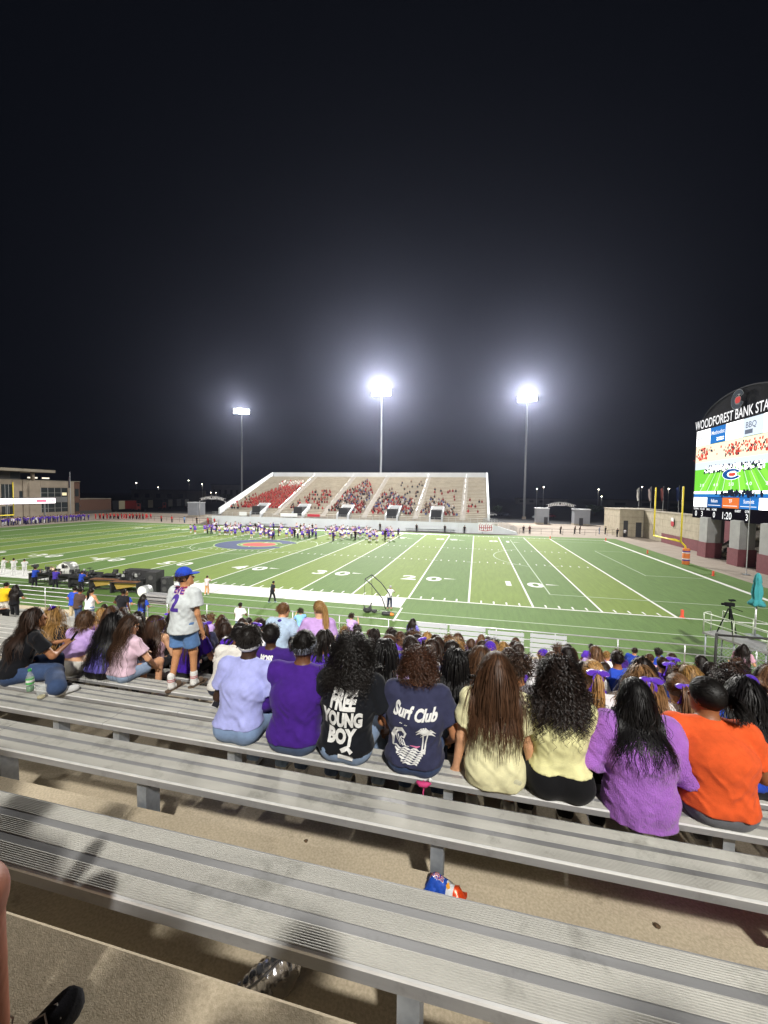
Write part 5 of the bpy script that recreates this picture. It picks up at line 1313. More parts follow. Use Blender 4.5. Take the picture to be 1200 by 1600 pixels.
def place(sp, loc, rz, label, group=None, res=.009, fine=True, seed=0, extra=None, cat="person"):
    J, parts, coll = person_meshes(sp, res, fine, seed)
    root = empty("person", loc, rz, label, cat, group); D = {}
    for nm, me in parts: D[nm] = obj(nm, me, root)
    if fine and sp.get('eyes'):
        R = J['hR']; c = J['hd']; H = J['H'] ** .5
        for s in (-1, 1):
            q = Prims(); q.ell(c + R @ (vec(s * .031, .086, .004) * H), vec(.0105, .0095, .0075) * H, R); e = obj("eye", sdf_mesh("eye", q, .003, mat("eye_white", (.55, .53, .5), .3)), root)
            q = Prims(); q.ell(c + R @ (vec(s * .031, .0915, .004) * H), vec(.0055, .0055, .0058) * H, R); obj("iris", sdf_mesh("iris", q, .002, mat("iris_dark", (.03, .02, .015), .2)), e)
            br = Prims(); br.cap(c + R @ (vec(s * .016, .096, .022) * H), c + R @ (vec(s * .044, .088, .024) * H), .0045, .003); obj("eyebrow", sdf_mesh("eyebrow", br, .003, hair_mat(sp.get('hc', '1c1410'))), root)
        q = Prims(); q.ell(c + R @ (vec(0, .089, -.061) * H), vec(.021, .0095, .0045) * H, R); obj("lips", sdf_mesh("lips", q, .003, mat("lips", rgb('9a5a50'), .4)), root)
    if fine and sp.get('top', 'tee') in ('tee', 'long'):   # rib collar
        H = J['H']; ax = J['hd'] - J['N']; ax = ax / np.linalg.norm(ax); u = np.cross(ax, J['fwd']); u /= np.linalg.norm(u); w = np.cross(u, ax); c = J['N'] - ax * .004
        MB().tube([tuple(c + (u * math.cos(t) + w * math.sin(t)) * .066 * H - ax * .012 * math.sin(t)) for t in [2 * math.pi * i / 20 for i in range(21)]], .0085 * H, 6, cap=False).build("collar", cloth(sp.get('tc', '6a4ab0')), root, True)
    if extra: extra(root, J, D)
    return root, J, D
# ================================================================== PEOPLE IN THE FOREGROUND ROW (third bench)
M_PRINT = mat("white_print", (.72, .72, .70), .8, 0, .12, 40); M_PINK = mat("pink_print", rgb('d878a0'), .8)
Y3, Z3 = seat_y(3) + .125, seat_z(3)
def hero(X, label, sp, k=3, rz=0, extra=None, seed=0, dy=0.0, res=.008, dz=0.0):
    return place(sp, (X, seat_y(k) + .125 + dy, seat_z(k) + dz), rz, label, "people seated on the third bench" if k == 3 else None, res, True, seed, extra)
# lavender tee with white headband
def ex(root, J, D): obj("headband", headband(J, cloth('c8c8cc'), -.035, .03, .020), root)
hero(-15.06, "person in lavender tee and light jeans with white headband over short twists",
     dict(lean=.20, slump=.10, sw=.175, skin='3c281e', tc='a9aee6', bc='7d93b4', hair='twists', hc='17120f', top='tee', loose=.020, hem=.125, arms=(((.09, .0, -.27), (.02, .20, -.36)), ((.11, -.02, -.27), (.05, .14, -.42))), hpitch=-.05, hx=dict(n=460, len=.03)), seed=1, extra=ex)
# purple long sleeve, grey headband
def ex(root, J, D): obj("headband", headband(J, cloth('8f95a6'), .0, .055, .018), root)
hero(-14.60, "person in dark purple long-sleeved top and jeans with wide grey headband, hunched forward",
     dict(lean=.22, slump=.12, sw=.205, bulk=1.13, skin='6a452f', tc='43217f', bc='4a5a78', hair='short', hc='14110f', top='long', loose=.026, hem=.085, H=1.0, arms=(((.10, .0, -.26), (.0, .24, -.36)), ((.13, -.03, -.26), (.06, .20, -.40))), hyaw=.1, hx=dict(n=1400)), seed=2, extra=ex)
# FREE YOUNG BOY
def ex(root, J, D):
    s = D['shirt'].data; zc = .335
    for t, z, sz, sx in (("FREE", .105, .140, .64), ("YOUNG", -.012, .130, .60), ("BOY", -.125, .135, .70)):
        print_part(root, s, "shirt_print", [tshape(t, sz, 0, 0, .008, sx)], (.0, zc + z), M_PRINT, -.05)
    print_part(root, s, "shirt_print", [stroke([(-.03, .0), (.02, .03), (.05, .0)], .03), stroke([(-.05, -.04), (.06, -.035)], .03)], (.035, zc - .215), M_PRINT)
hero(-14.19, "person with long black curly hair in black tee with white FREE YOUNG BOY print",
     dict(lean=.12, slump=.14, sw=.185, bulk=1.06, skin='7a4e34', tc='15171c', bc='8094b0', hair='curly', hc='15110f', top='tee', loose=.022, hem=.085, arms=(((.10, .02, -.26), (.02, .22, -.36)), ((.13, -.03, -.26), (.07, .14, -.42))), hyaw=-.05, hipw=1.05, hx=dict(len=.26, vol=(.012, .07), n=950)), seed=3, extra=ex)
# Surf Club
def ex(root, J, D):
    s = D['shirt'].data; zc = .405
    print_part(root, s, "shirt_print", [tshape("Surf", .088, -.080, -.002, .004, .88, shear=.25), tshape("Club", .088, .080, -.008, .004, .88, shear=.25)], (0, zc + .02), M_PRINT, -.04)
    W = [stroke([(-.13, -.21), (-.135, -.15), (-.11, -.10), (-.07, -.085), (-.045, -.11), (-.055, -.14), (-.075, -.135)], [.012, .03, .034, .028, .018, .012, .006])]
    for k in range(7):
        y = -.205 - k * .014; W.append(stroke([(-.125 + .012 * k + .02 * j, y + .006 * math.sin(j * 1.9 + k * 2)) for j in range(int(12 - k * 1.0))], [.004 + .005 * ((j + k) % 3) for j in range(int(12 - k * 1.0))]))
    for k in range(4): W.append(stroke([(-.115 + .018 * k, -.115 - .012 * k), (-.10 + .02 * k, -.16 - .01 * k), (-.075 + .02 * k, -.19)], [.008, .006, .003]))
    for (bx, tx, ty) in ((.070, .075, -.085), (.088, .105, -.10)):
        W.append(stroke([(bx, -.225), (bx + .004, -.16), (tx, ty)], [.011, .009, .008]))
        for a in range(7):
            t = a / 6 * math.pi * 1.25 - .4; W.append(stroke([(tx, ty), (tx + .026 * math.cos(t), ty + .024 * math.sin(t) + .008), (tx + .052 * math.cos(t), ty + .030 * math.sin(t) - .010)], [.012, .013, .002]))
    W.append(stroke([(-.055, -.055), (-.048, -.05), (-.043, -.055), (-.036, -.05)], .004)); W.append(stroke([(-.09, -.048), (-.082, -.043), (-.077, -.048), (-.07, -.043)], .004))
    print_part(root, s, "shirt_print", W, (0, zc), M_PRINT, -.02, .015); print_part(root, s, "shirt_print", [stroke([(-.015, -.183), (.03, -.188), (.055, -.180)], [.003, .012, .003])], (0, zc), M_PINK, 0, .015, .005)
    # pink keychain hanging from the back pocket
    q = MB(); b0 = vec(.085, -.155, .015); q.tube([b0, b0 + vec(.004, -.012, -.03), b0 + vec(.0, -.016, -.075), b0 + vec(.002, -.018, -.15)], .005, 6); q.tube([b0 + vec(-.045, -.012, -.005), b0 + vec(-.02, -.02, -.015), b0 + vec(.02, -.02, -.012), b0 + vec(.05, -.012, .0)], [.008, .018, .018, .008], 8); q.build("keychain", mat("pink_fabric", rgb('c83c78'), .7), root, True)
    q = MB(); q.lathe([(0, -.014), (.011, -.009), (.014, 0), (.011, .009), (0, .014)], tuple(b0 + vec(.045, -.02, .025)), 10); q.build("keychain_charm", M_PRINT, root, True)
hero(-13.69, "person with brown curly bob in navy tee with white Surf Club wave and palm print",
     dict(lean=.12, slump=.22, sw=.175, bulk=1.10, skin='b07a56', tc='33354e', bc='3a4a6c', hair='curlybob', hc='3b2418', top='tee', loose=.026, hem=.085, arms=(((.09, .02, -.26), (.02, .22, -.36)), ((.12, -.02, -.27), (.07, .14, -.42))), hipw=1.12, H=.95, rise=.22, hx=dict(len=.12, n=1100, vol=(.008, .034), out=.35, lift=.6)), seed=4, extra=ex)
# pale yellow tee, long straight brown hair
hero(-13.15, "girl with long straight brown hair in pale yellow tee, hands propped on the bench",
     dict(lean=.04, slump=.10, sw=.168, skin='cf9c78', tc='dfdaae', bc='c8c6a8', hair='straight', hc='4a3222', top='tee', loose=.022, hem=.012, arms=('prop', 'prop'), hipw=1.02, bottom='shorts', hx=dict(len=.37, n=2100, lvar=.28)), seed=5)
# yellow fitted tee, curly dark hair, black pants
hero(-12.75, "girl with long dark spiral curls in fitted yellow tee and black leggings",
     dict(lean=.05, slump=.06, sw=.165, skin='8c5c40', tc='e0dca4', bc='141416', hair='curly', hc='1e1511', top='tee', loose=.008, hem=.165, fold=.006, arms=('lap', ((.05, .05, -.26), (.03, .20, -.34))), hipw=1.2, rise=.55, hx=dict(len=.30, n=1100, vol=(.008, .05), curl=(.012, .045), out=.4, lift=.45)), seed=6)
# lilac knit sweater, black wavy hair
M_KNIT = mat("lilac_knit", rgb('a86cc8'), .95, 0, .08, 20, 1.0, 220, .1, sheen=.2, stretch=(1, 1, .25))
def ex(root, J, D): D['shirt'].data.materials[0] = M_KNIT
hero(-12.29, "person in loose lilac knit sweater with long black wavy hair, looking down",
     dict(lean=.10, slump=.32, sw=.19, bulk=1.12, skin='5a3a28', tc='a86cc8', bc='202024', hair='wavy', hc='0f0d0e', top='wide', loose=.032, hem=-.045, fold=.008, arms=(((.10, -.01, -.25), (.04, .18, -.38)), ((.12, -.02, -.25), (.05, .18, -.38))), hpitch=-.25, hroll=-.08, H=.90, hipw=1.12, hx=dict(len=.30, n=1000, back=.7, vol=(.005, .022), lvar=.35, out=.25)), seed=7, extra=ex, dy=-.04)
# orange tee, hair tied at the nape
def ex(root, J, D):
    R = J['hR']; q = MB(); q.lathe([(0.004, -.006), (.007, 0), (.004, .006)], tuple(J['hd'] + R @ vec(.084, -.002, -.045)), 8); q.build("earring", mat("gold", (.7, .5, .15), .3, 1), root)
hero(-11.86, "person in bright orange tee and grey jeans with black hair tied at the nape",
     dict(lean=.16, slump=.34, sw=.205, bulk=1.16, skin='8a5838', tc='d9582a', bc='6d7076', hair='bun', hc='120f0e', top='tee', loose=.028, hem=.085, fold=.007, arms=(((.12, -.02, -.26), (.04, .18, -.36)), ((.12, -.02, -.26), (.04, .18, -.36))), hyaw=.55, hpitch=-.15, H=.93, hx=dict(tie=(.055, -.100, .01), n=1100)), seed=8, extra=ex)
# ================================================================== PEOPLE ON THE FOURTH TO SIXTH BENCHES
def mid(X, k, label, sp, rz=0, extra=None, seed=0, stand=False, res=.011, group=None, dz=None, dy=.14):
    z = seat_z(k) if not stand else (seat_z(k) - (.56 if k <= 4 else .478) if dz is None else dz)
    sp.setdefault('foot', -.47 if k <= 4 else -.39)
    return place(sp, (X, seat_y(k) + (dy if not stand else dy), z), rz, label, group, res, True, seed, extra)
LBL = "people on the fourth to sixth benches"
# MOSS jersey
def ex(root, J, D):
    s = D['shirt'].data
    print_part(root, s, "jersey_name", [tshape("MOSS", .085, 0, 0, .006, .75)], (0, .545), M_PRINT, -.03); print_part(root, s, "jersey_number", [tshape("84", .24, 0, 0, .012, .8)], (0, .39), M_PRINT)
mid(-15.75, 5, "person with round afro in purple jersey lettered MOSS", dict(skin='4a3020', tc='3c2272', bc='20242c', hair='afro', hc='15110f', sw=.20, bulk=1.1, loose=.024, lean=.04, slump=.10, H=1.09, hx=dict(len=.032, n=1300)), extra=ex, seed=21, group=LBL)
mid(-15.08, 5, "person with cornrow braids in violet shirt behind the grey headband", dict(skin='5a3a28', tc='4a2a9a', bc='202020', hair='braids', hc='1a1512', sw=.20, bulk=1.08, H=1.06, hx=dict(len=.22, n=150)), seed=22, group=LBL)
mid(-14.13, 4, "person with waist-long black braids in lilac top, between the black and navy tees", dict(skin='6a452f', tc='b9a2d4', bc='1c1c20', hair='braids', hc='0f0d0d', sw=.18, H=1.04, hx=dict(len=.66, n=230)), seed=23, group=LBL)
def ex(root, J, D): print_part(root, D['shirt'].data, "shirt_print", [tshape("F", .10, -.02, .08, .008, .8), tshape("5", .16, -.02, -.06, .01, .8)], (0, .30), M_PRINT)
mid(-14.02, 5, "man with short dark hair in slate navy tee with white lettering", dict(skin='b8835c', tc='3a4358', bc='2a2e38', hair='short', hc='241a14', sw=.205, bulk=1.08, H=1.10, hyaw=.4, eyes=1), extra=ex, seed=24, group=LBL)
mid(-13.46, 4, "person with long black braids in black top right of the navy tee", dict(skin='4a3022', tc='121216', bc='121214', hair='braids', hc='0e0c0c', sw=.19, bulk=1.1, hx=dict(len=.46, n=240)), seed=25, group=LBL)
mid(-13.22, 5, "girl with wavy brown hair in black top behind the pale yellow tee", dict(skin='c8946c', tc='1a1a1e', bc='2a2c34', hair='wavy', hc='4e3624', sw=.17, H=1.05, hx=dict(len=.4)), seed=26, group=LBL)
mid(-12.93, 4, "person with curly brown hair in charcoal grey tee, face turned left", dict(skin='b88058', tc='6a666c', bc='2c2c30', hair='messy', hc='33241a', sw=.20, bulk=1.05, H=1.02, hyaw=.7, eyes=1), seed=27, group=LBL)
def exbow(at=(0, -.125, .06), c='5b35b8', s=1.15, mark=False, extra2=None):
    def f(root, J, D):
        obj("hair_bow", bow_mesh(J, mat("satin_" + c, rgb(c), .35, sheen=.3), at, s), root)
        if mark:
            for z, m_ in ((.18, cloth('20284a')), (.145, cloth('c85030'))):
                print_part(root, D['shirt'].data, "jersey_stripe", [([(-.19, -.012), (.19, -.012), (.19, .012), (-.19, .012)], [(0, 1, 2, 3)])], (0, z), m_, .08)
    return f
mid(-12.30, 4, "girl in white striped jersey with blonde ponytail and large purple bow", dict(skin='d0a07c', tc='d4d2d4', bc='8a8c92', hair='pony', hc='a07a4a', sw=.172, H=1.02, hx=dict(tie=(.0, -.105, .065), len=.34)), extra=exbow((0, -.128, .07), mark=True, s=1.1), seed=28, group=LBL)
mid(-11.93, 4, "girl with light brown hair half-tied by a purple bow, behind the lilac sweater", dict(skin='d0a07c', tc='d4d2d4', bc='8a8c92', hair='wavy', hc='7c5c3c', sw=.17, H=1.02, hx=dict(len=.5)), extra=exbow((0.02, -.13, .055), s=1.1), seed=29, group=LBL)
mid(-11.60, 4, "person in white jersey with navy and red stripes, behind the orange tee", dict(skin='a87450', tc='dcd8d8', bc='50545c', hair='pony', hc='6a4c34', sw=.185, lean=.30, slump=.3, H=.96), extra=exbow((0, -.125, .05), mark=True, s=.95), seed=30, group=LBL)
mid(-11.16, 4, "person in royal blue top with long black hair at the right frame edge", dict(skin='8a5838', tc='2a48b0', bc='202028', hair='wavy', hc='0e0c0d', sw=.19, hyaw=-.2, lean=.2), seed=31, group=LBL)
# a raised arm holding a bottle at right
def ex(root, J, D):
    h = J['haR']; q = MB(); q.lathe([(0, -.02), (.03, -.02), (.033, 0), (.033, .13), (.014, .17), (.014, .20), (0, .20)], tuple(h + vec(0, .05, .02)), 12); q.build("water_bottle", mat("clear_plastic_bottle", (.5, .55, .6), .1, 0, spec=.8), root, True)
mid(-10.85, 5, "person with dark curly hair at far right raising an arm with a bottle", dict(skin='9a6a48', tc='202024', bc='202028', hair='messy', hc='1a1310', sw=.19, arms=('lap', 'up'), hyaw=-.4, H=1.0), extra=ex, seed=32, group=LBL)
# white shirt behind lavender, purple pair, girls on the left
mid(-16.38, 5, "person in white tee leaning forward behind the lavender tee", dict(skin='6a452f', tc='d8d4cc', bc='2c3040', hair='short', hc='14100f', sw=.20, lean=.45, slump=.3, bulk=1.05), seed=33, group=LBL)
mid(-16.86, 6, "person in bright violet tee bent forward, right of the standing boy", dict(skin='4a3020', tc='4a24a0', bc='18181c', hair='braids', hc='17110f', sw=.20, lean=.35, slump=.2, bulk=1.12, hx=dict(len=.28, n=150)), seed=34, group=LBL)
mid(-17.62, 6, "person in violet top seated directly in front of the standing boy", dict(skin='c08a64', tc='43229a', bc='18181c', hair='straight', hc='3a281c', sw=.19, lean=.3, bulk=1.1), seed=35, group=LBL)
mid(-18.25, 6, "girl with long wavy brown hair and purple headband in pale pink tank", dict(skin='d0a07c', tc='c8a8b8', bc='202024', hair='wavy', hc='3f2b1e', sw=.168, top='tank', hyaw=-.6, eyes=1), seed=36, group=LBL,
    extra=lambda root, J, D: obj("headband", headband(J, cloth('5a35b0'), .07, .02, .024), root))
mid(-17.93, 5, "girl in pale pink tee and denim shorts with long brown hair, looking back right", dict(skin='cf9c78', tc='d9bccb', bc='8fa2bc', hair='wavy', hc='3d2a1d', sw=.168, hem=.10, bottom='shorts', hyaw=-1.25, hpitch=.12, lean=.14, eyes=1, twist=-.15, arms=('lap', ((.10, .10, -.24), (.02, .24, -.40))), hx=dict(len=.56, n=1400, vol=(.006, .05))), seed=37, group=LBL, rz=-.1)
mid(-18.28, 5, "girl with very long black hair over violet top and black trousers", dict(skin='b07a56', tc='6f66c0', bc='111113', hair='wavy', hc='100e0f', sw=.175, hem=.10, lean=.30, slump=.1, hyaw=.5, hx=dict(len=.62, n=1500, vol=(.008, .06), wave=(.006, .2)), hipw=1.1), seed=38, group=LBL)
mid(-18.82, 5, "girl in lavender cropped top and white trousers, bare lower back", dict(skin='d0a07c', tc='b69ad0', bc='d2cec4', hair='wavy', hc='4b3524', sw=.18, top='crop', hem=.22, lean=.38, slump=.10, hyaw=-.5, hx=dict(len=.20, n=900, out=.3), hipw=1.1, bloose=.012, rise=.22), seed=39, group=LBL)
def ex(root, J, D):
    R = J['hR']; q = MB(); rr = random.Random(2); c = J['hd'] + R @ vec(.02, -.06, .11)
    for i in range(60):
        a = vec(rr.gauss(0, 1), rr.gauss(0, 1), rr.gauss(0, 1)); a /= np.linalg.norm(a); b = np.cross(a, vec(.3, .5, .8)); b /= np.linalg.norm(b)
        e = c + a * rr.uniform(.04, .075); q.poly([tuple(c + b * .008), tuple(e + b * .010), tuple(e - b * .010), tuple(c - b * .008)])
    q.build("ribbon_pompom", mat("purple_foil", rgb('5a30b8'), .25, .4), root)
mid(-19.32, 5, "girl with long wavy blonde hair and shiny purple ribbon pompom", dict(skin='d8a884', tc='2a2a30', bc='2a2c34', hair='wavy', hc='94703f', sw=.172, lean=.2, hx=dict(len=.52, n=1500, vol=(.008, .05), wave=(.018, .11))), extra=ex, seed=40, group=LBL)
def ex(root, J, D):
    h = J['haR'] * .5 + J['haL'] * .5 + vec(.03, .09, .06); q = MB(); q.box(-.036, .036, -.004, .004, -.075, .075)
    o = q.build("phone", mat("phone_black", (.015, .015, .018), .15), root); o.location = h; o.rotation_euler = (-.6, 0, -.2)
mid(-18.62, 4, "person in black tee and blue jeans holding a phone at the left edge", dict(skin='b07a56', tc='17181c', bc='3c4e70', hair='wavy', hc='2c1d15', sw=.19, lean=.28, slump=.2, hyaw=-.5, hpitch=-.3, bulk=1.05, arms=(((.05, .16, -.24), (-.10, .36, -.20)), ((.08, .14, -.24), (-.10, .34, -.20))), kneeR=(.42, .26, .10), ankR=(.92, .12, .09), bloose=.02, hx=dict(len=.44, n=1200)), extra=ex, seed=41, group=LBL, rz=-.35)
# boy standing on the fifth bench in grey jersey lettered EVE 2
def ex(root, J, D):
    s = D['shirt'].data; m1 = mat("purple_print", rgb('4a3090'), .7); m2 = mat("red_print", rgb('c04868'), .7)
    print_part(root, s, "jersey_name", [tshape("EVE", .12, 0, 0, .008, .9)], (-.02, 1.285), m2, -.03); print_part(root, s, "jersey_name", [tshape("EVE", .12, 0, 0, .003, .9)], (-.02, 1.285), m1, -.03, .02, .006)
    print_part(root, s, "jersey_number", [tshape("2", .27, 0, 0, .012, .95)], (-.015, 1.125), m1, 0)
    cr, br = cap_hat(J, cloth('2848b8')); o = obj("cap", cr, root); obj("brim", br, o)
    for sd in 'LR':
        an = J['an' + sd]; q = Prims(); q.cap(an + vec(0, 0, .10), an + vec(0, .0, -.03), .046, .042, .01); q.cap(an + vec(0, -.01, -.035), an + vec(0, .13, -.05), .038, .034, .02); sk = obj("sock", sdf_mesh("sock", q, .008, cloth('dcdad6')), root)
        for z in (.055, .035): MB().lathe([(.0465, z), (.0475, z + .004), (.0465, z + .009)], tuple(an), 14).build("sock_stripe", cloth('b83c48'), sk)
        q = Prims(); q.cap(an + vec(0, -.04, -.075), an + vec(0, .18, -.075), .046, .05, .02); sl = obj("slide_sandal", sdf_mesh("slide_sandal", q, .008, cloth('5a4a3c'), clips=[(an + vec(0, 0, -.072), vec(0, 0, 1), None), (an + vec(0, 0, -.092), vec(0, 0, -1), None)]), root)
        q = Prims(); q.cap(an + vec(-.03, .10, -.035), an + vec(.03, .10, -.035), .030, .030, .02); q.cap(an + vec(0, .06, -.04), an + vec(0, .13, -.05), .044, .044, .02); obj("sandal_strap", sdf_mesh("sandal_strap", q, .008, cloth('5a4a3c'), clips=[(an + vec(0, .055, 0), vec(0, -1, 0), None), (an + vec(0, .135, 0), vec(0, 1, 0), None), (an + vec(0, 0, -.09), vec(0, 0, -1), None)]), sl)
    for nm in list(D):
        if nm == 'shoe': pass
boy, bj, bd = mid(-16.98, 5, "boy in grey EVE 2 jersey, blue cap and denim shorts standing on a bench", dict(pose='stand', H=.93, skin='c08a62', tc='c3c9ca', bc='5a7cab', bottom='shorts', slen=.80, rise=.10, bloose=.010, bulk=.92, hipw=.90, hair='short', hc='3a281c', sw=.185, lean=.04, slump=.10, loose=.034, hem=.80, hyaw=-.85, hpitch=-.22, arms=('down', 'down'), eyes=1, stride=.10, fold=.007), extra=ex, seed=42, stand=True, dz=seat_z(5) + .0, dy=.15, rz=-.12, res=.010)
for c in list(boy.children):
    if c.name.startswith("shoe"): bpy.data.objects.remove(c)
# crew-cut boy and pony-tailed girl standing
def ex(root, J, D):
    q = Prims(); N_ = J['N']; q.cap(N_ + vec(-.08, -.02, -.02), N_ + vec(0, -.07, .01), .022, .022, .02); q.cap(N_ + vec(0, -.07, .01), N_ + vec(.08, -.02, -.02), .022, .022, .02); q.cap(N_ + vec(.08, -.02, -.02), N_ + vec(.07, .10, -.30), .022, .03, .02); q.cap(N_ + vec(-.08, -.02, -.02), N_ + vec(-.07, .10, -.30), .022, .03, .02)
    obj("scarf", sdf_mesh("scarf", q, .009, cloth('3a2a78')), root)
mid(-16.28, 6, "boy with short light-brown hair in pale blue tee and purple scarf, bending over", dict(pose='stand', H=.96, skin='d0986e', tc='a9bdd2', bc='39465e', hair='short', hc='6a4a2c', sw=.18, lean=.40, slump=.2, hyaw=-.75, loose=.03, eyes=1, hpitch=-.1, arms=('down', 'lap')), extra=ex, seed=43, stand=True, dy=.45)
mid(-15.58, 6, "girl with high blonde ponytail in loose lilac top standing in the crowd", dict(pose='stand', H=1.0, skin='d8a884', tc='bb98cf', bc='1c1c20', hair='pony', hc='8f6d42', sw=.172, lean=.06, loose=.035, hem=1.02, hyaw=.75, eyes=1, arms=('lap', 'down'), hx=dict(tie=(0, -.10, .075), len=.36)), seed=44, stand=True, dy=.45, rz=.25)
# ================================================================== CROWD FURTHER DOWN THE HOME STAND
CROWD_V = {}
def variant(key, sp, seed, hn=.34):
    sp = dict(sp); sp['hn'] = hn; sp.setdefault('foot', -.39)
    J, parts, _ = person_meshes(sp, .021, False, seed)
    CROWD_V[key] = [(n, m) for n, m in parts if n != 'shoe' or sp.get('pose') == 'stand']
    if sp.get('bow'): CROWD_V[key].append(("hair_bow", bow_mesh(J, mat("satin_5b35b8", rgb('5b35b8'), .35), (0, -.13, .06), 1.4)))
    if sp.get('capc'):
        cr, br = cap_hat(J, cloth(sp['capc'])); CROWD_V[key] += [("cap", cr), ("cap_brim", br)]
variant('long', dict(hair='straight', sw=.168), 51); variant('wavy', dict(hair='wavy', sw=.168, lean=.2), 52); variant('wavy2', dict(hair='wavy', sw=.17, lean=.1, hyaw=.8, hx=dict(len=.4)), 53)
variant('short', dict(hair='short', sw=.195, bulk=1.08), 54, .5); variant('short2', dict(hair='messy', sw=.20, bulk=1.05, lean=.22, hyaw=-.5), 55, .5); variant('messy', dict(hair='messy', sw=.19, hyaw=.3), 56, .5)
variant('pony', dict(hair='pony', sw=.168, bow=1), 57); variant('braid', dict(hair='braids', sw=.18, hx=dict(len=.4)), 58, .5); variant('curly', dict(hair='curlybob', sw=.175), 59); variant('afro', dict(hair='afro', sw=.195), 60, .5)
variant('cap', dict(hair='short', sw=.195, capc='4a2aa0', hyaw=-.3), 61, .4); variant('bare', dict(hair='messy', sw=.205, top='tank', hyaw=.5, lean=.05, arms=('lap', 'up')), 62, .5)
variant('profL', dict(hair='wavy', sw=.168, hyaw=1.2, lean=.1, hx=dict(len=.4)), 71); variant('profR', dict(hair='short', sw=.19, hyaw=-1.2, lean=.15), 72, .5); variant('lean', dict(hair='straight', sw=.168, lean=.45, slump=.2), 73)
variant('s_short', dict(pose='stand', hair='short', sw=.195, arms=('down', 'lap')), 63, .5); variant('s_long', dict(pose='stand', hair='straight', sw=.17, arms=('down', 'lap'), top='tee'), 64)
variant('s_hip', dict(pose='stand', hair='short', sw=.20, bulk=1.08, arms=('hip', 'down'), stride=.1), 65, .5); variant('s_tank', dict(pose='stand', hair='pony', sw=.165, top='tank', arms=('down', 'lap'), bottom='shorts', slen=.4), 66)
variant('s_up', dict(pose='stand', hair='messy', sw=.19, arms=('up', 'up')), 67, .5)
HN = {'profL': 'side-turned long', 'profR': 'side-turned short', 'lean': 'long', 'long': 'long straight', 'wavy': 'long wavy', 'wavy2': 'side-turned wavy', 'short': 'short', 'short2': 'tousled', 'messy': 'messy', 'pony': 'bow-tied ponytail', 'braid': 'braided', 'curly': 'curly', 'afro': 'afro', 'cap': 'capped', 'bare': 'tousled', 's_short': 'short', 's_long': 'long', 's_hip': 'short', 's_tank': 'ponytailed', 's_up': 'messy'}
CN = {'3c2272': 'dark purple', '5a35b0': 'violet', 'b69ad0': 'lilac', 'd8d6d8': 'white', '1a1a1e': 'black', '2a48b0': 'royal blue', '6a666c': 'grey', 'd0a0b4': 'pink', '33354e': 'navy', 'c83c70': 'magenta', 'd8b020': 'yellow', 'a83444': 'red', '4a3a34': 'brown', '7db0e8': 'light blue', 'c87a9a': 'rose'}
HCN = {'1c1410': 'black', '4a3222': 'brown', '2c1d15': 'dark brown', '94703f': 'blonde', '6a4c34': 'light brown'}
def dress(o, m):
    if len(o.data.materials) == 0: return
    o.material_slots[0].link = 'OBJECT'; o.material_slots[0].material = m
def person_copy(key, loc, rz, s, skin_c, top_c, bot_c, hair_c, label, group):
    root = empty("person", loc, rz, label, "person", group); root.scale = (s, s, s)
    for n, me in CROWD_V[key]:
        o = obj(n, me, root)
        if n == 'body': dress(o, skin(skin_c))
        elif n == 'shirt': dress(o, cloth(top_c))
        elif n in ('trousers', 'shorts'): dress(o, cloth(bot_c))
        elif n in ('hair', 'hair_base'): dress(o, hair_mat(hair_c))
    return root
rc = random.Random(21)
SK = ['c8946c', 'd0a07c', 'b07a56', '8a5838', '5a3a28', 'd8a884', 'c08a64']; HC = ['1c1410', '4a3222', '2c1d15', '4a3222', '94703f', '6a4c34', '1c1410', '2c1d15']; BC = ['202024', '3c4e70', '44567a', '2a2c34', '8fa2bc', 'd2cec4']
TCs = ['5a35b0', '5a35b0', '3c2272', '3c2272', 'b69ad0', 'b69ad0', 'd8d6d8', 'd8d6d8', 'd8d6d8', '1a1a1e', '1a1a1e', '2a48b0', '6a666c', 'd0a0b4', '33354e']
KEYS = ['long', 'wavy', 'wavy2', 'long', 'short', 'short2', 'messy', 'pony', 'braid', 'curly', 'afro', 'wavy', 'cap', 'profL', 'profR', 'profL', 'profR', 'lean', 'short', 'messy']
occ = {6: .85, 7: .8, 8: .75, 9: .7, 10: .65, 11: .55, 12: .42, 13: .3, 14: .14}
seats = []
for k, pr_ in occ.items():
    X = -15.0 - (k - 6) * .30 + rc.uniform(0, .3); row = []
    while X < -10.2 + (k - 5) * 1.55 and X < 3.5:
        if rc.random() < pr_: row.append(X)
        X += rc.uniform(.46, .58)
    seats += [(k, i, x, len(row)) for i, x in enumerate(row)]
for k, xs in ((7, [-18.6, -19.1, -19.7, -17.9, -17.1, -16.5]), (8, [-20.3, -18.2, -21.0, -17.4, -19.2]), (9, [-22.2, -17.9, -18.8])):
    seats += [(k, 40 + i, x, 0) for i, x in enumerate(xs)]
def nth(i): return ordinal[i] if i < len(ordinal) else "%dth" % (i + 1)
used = {}
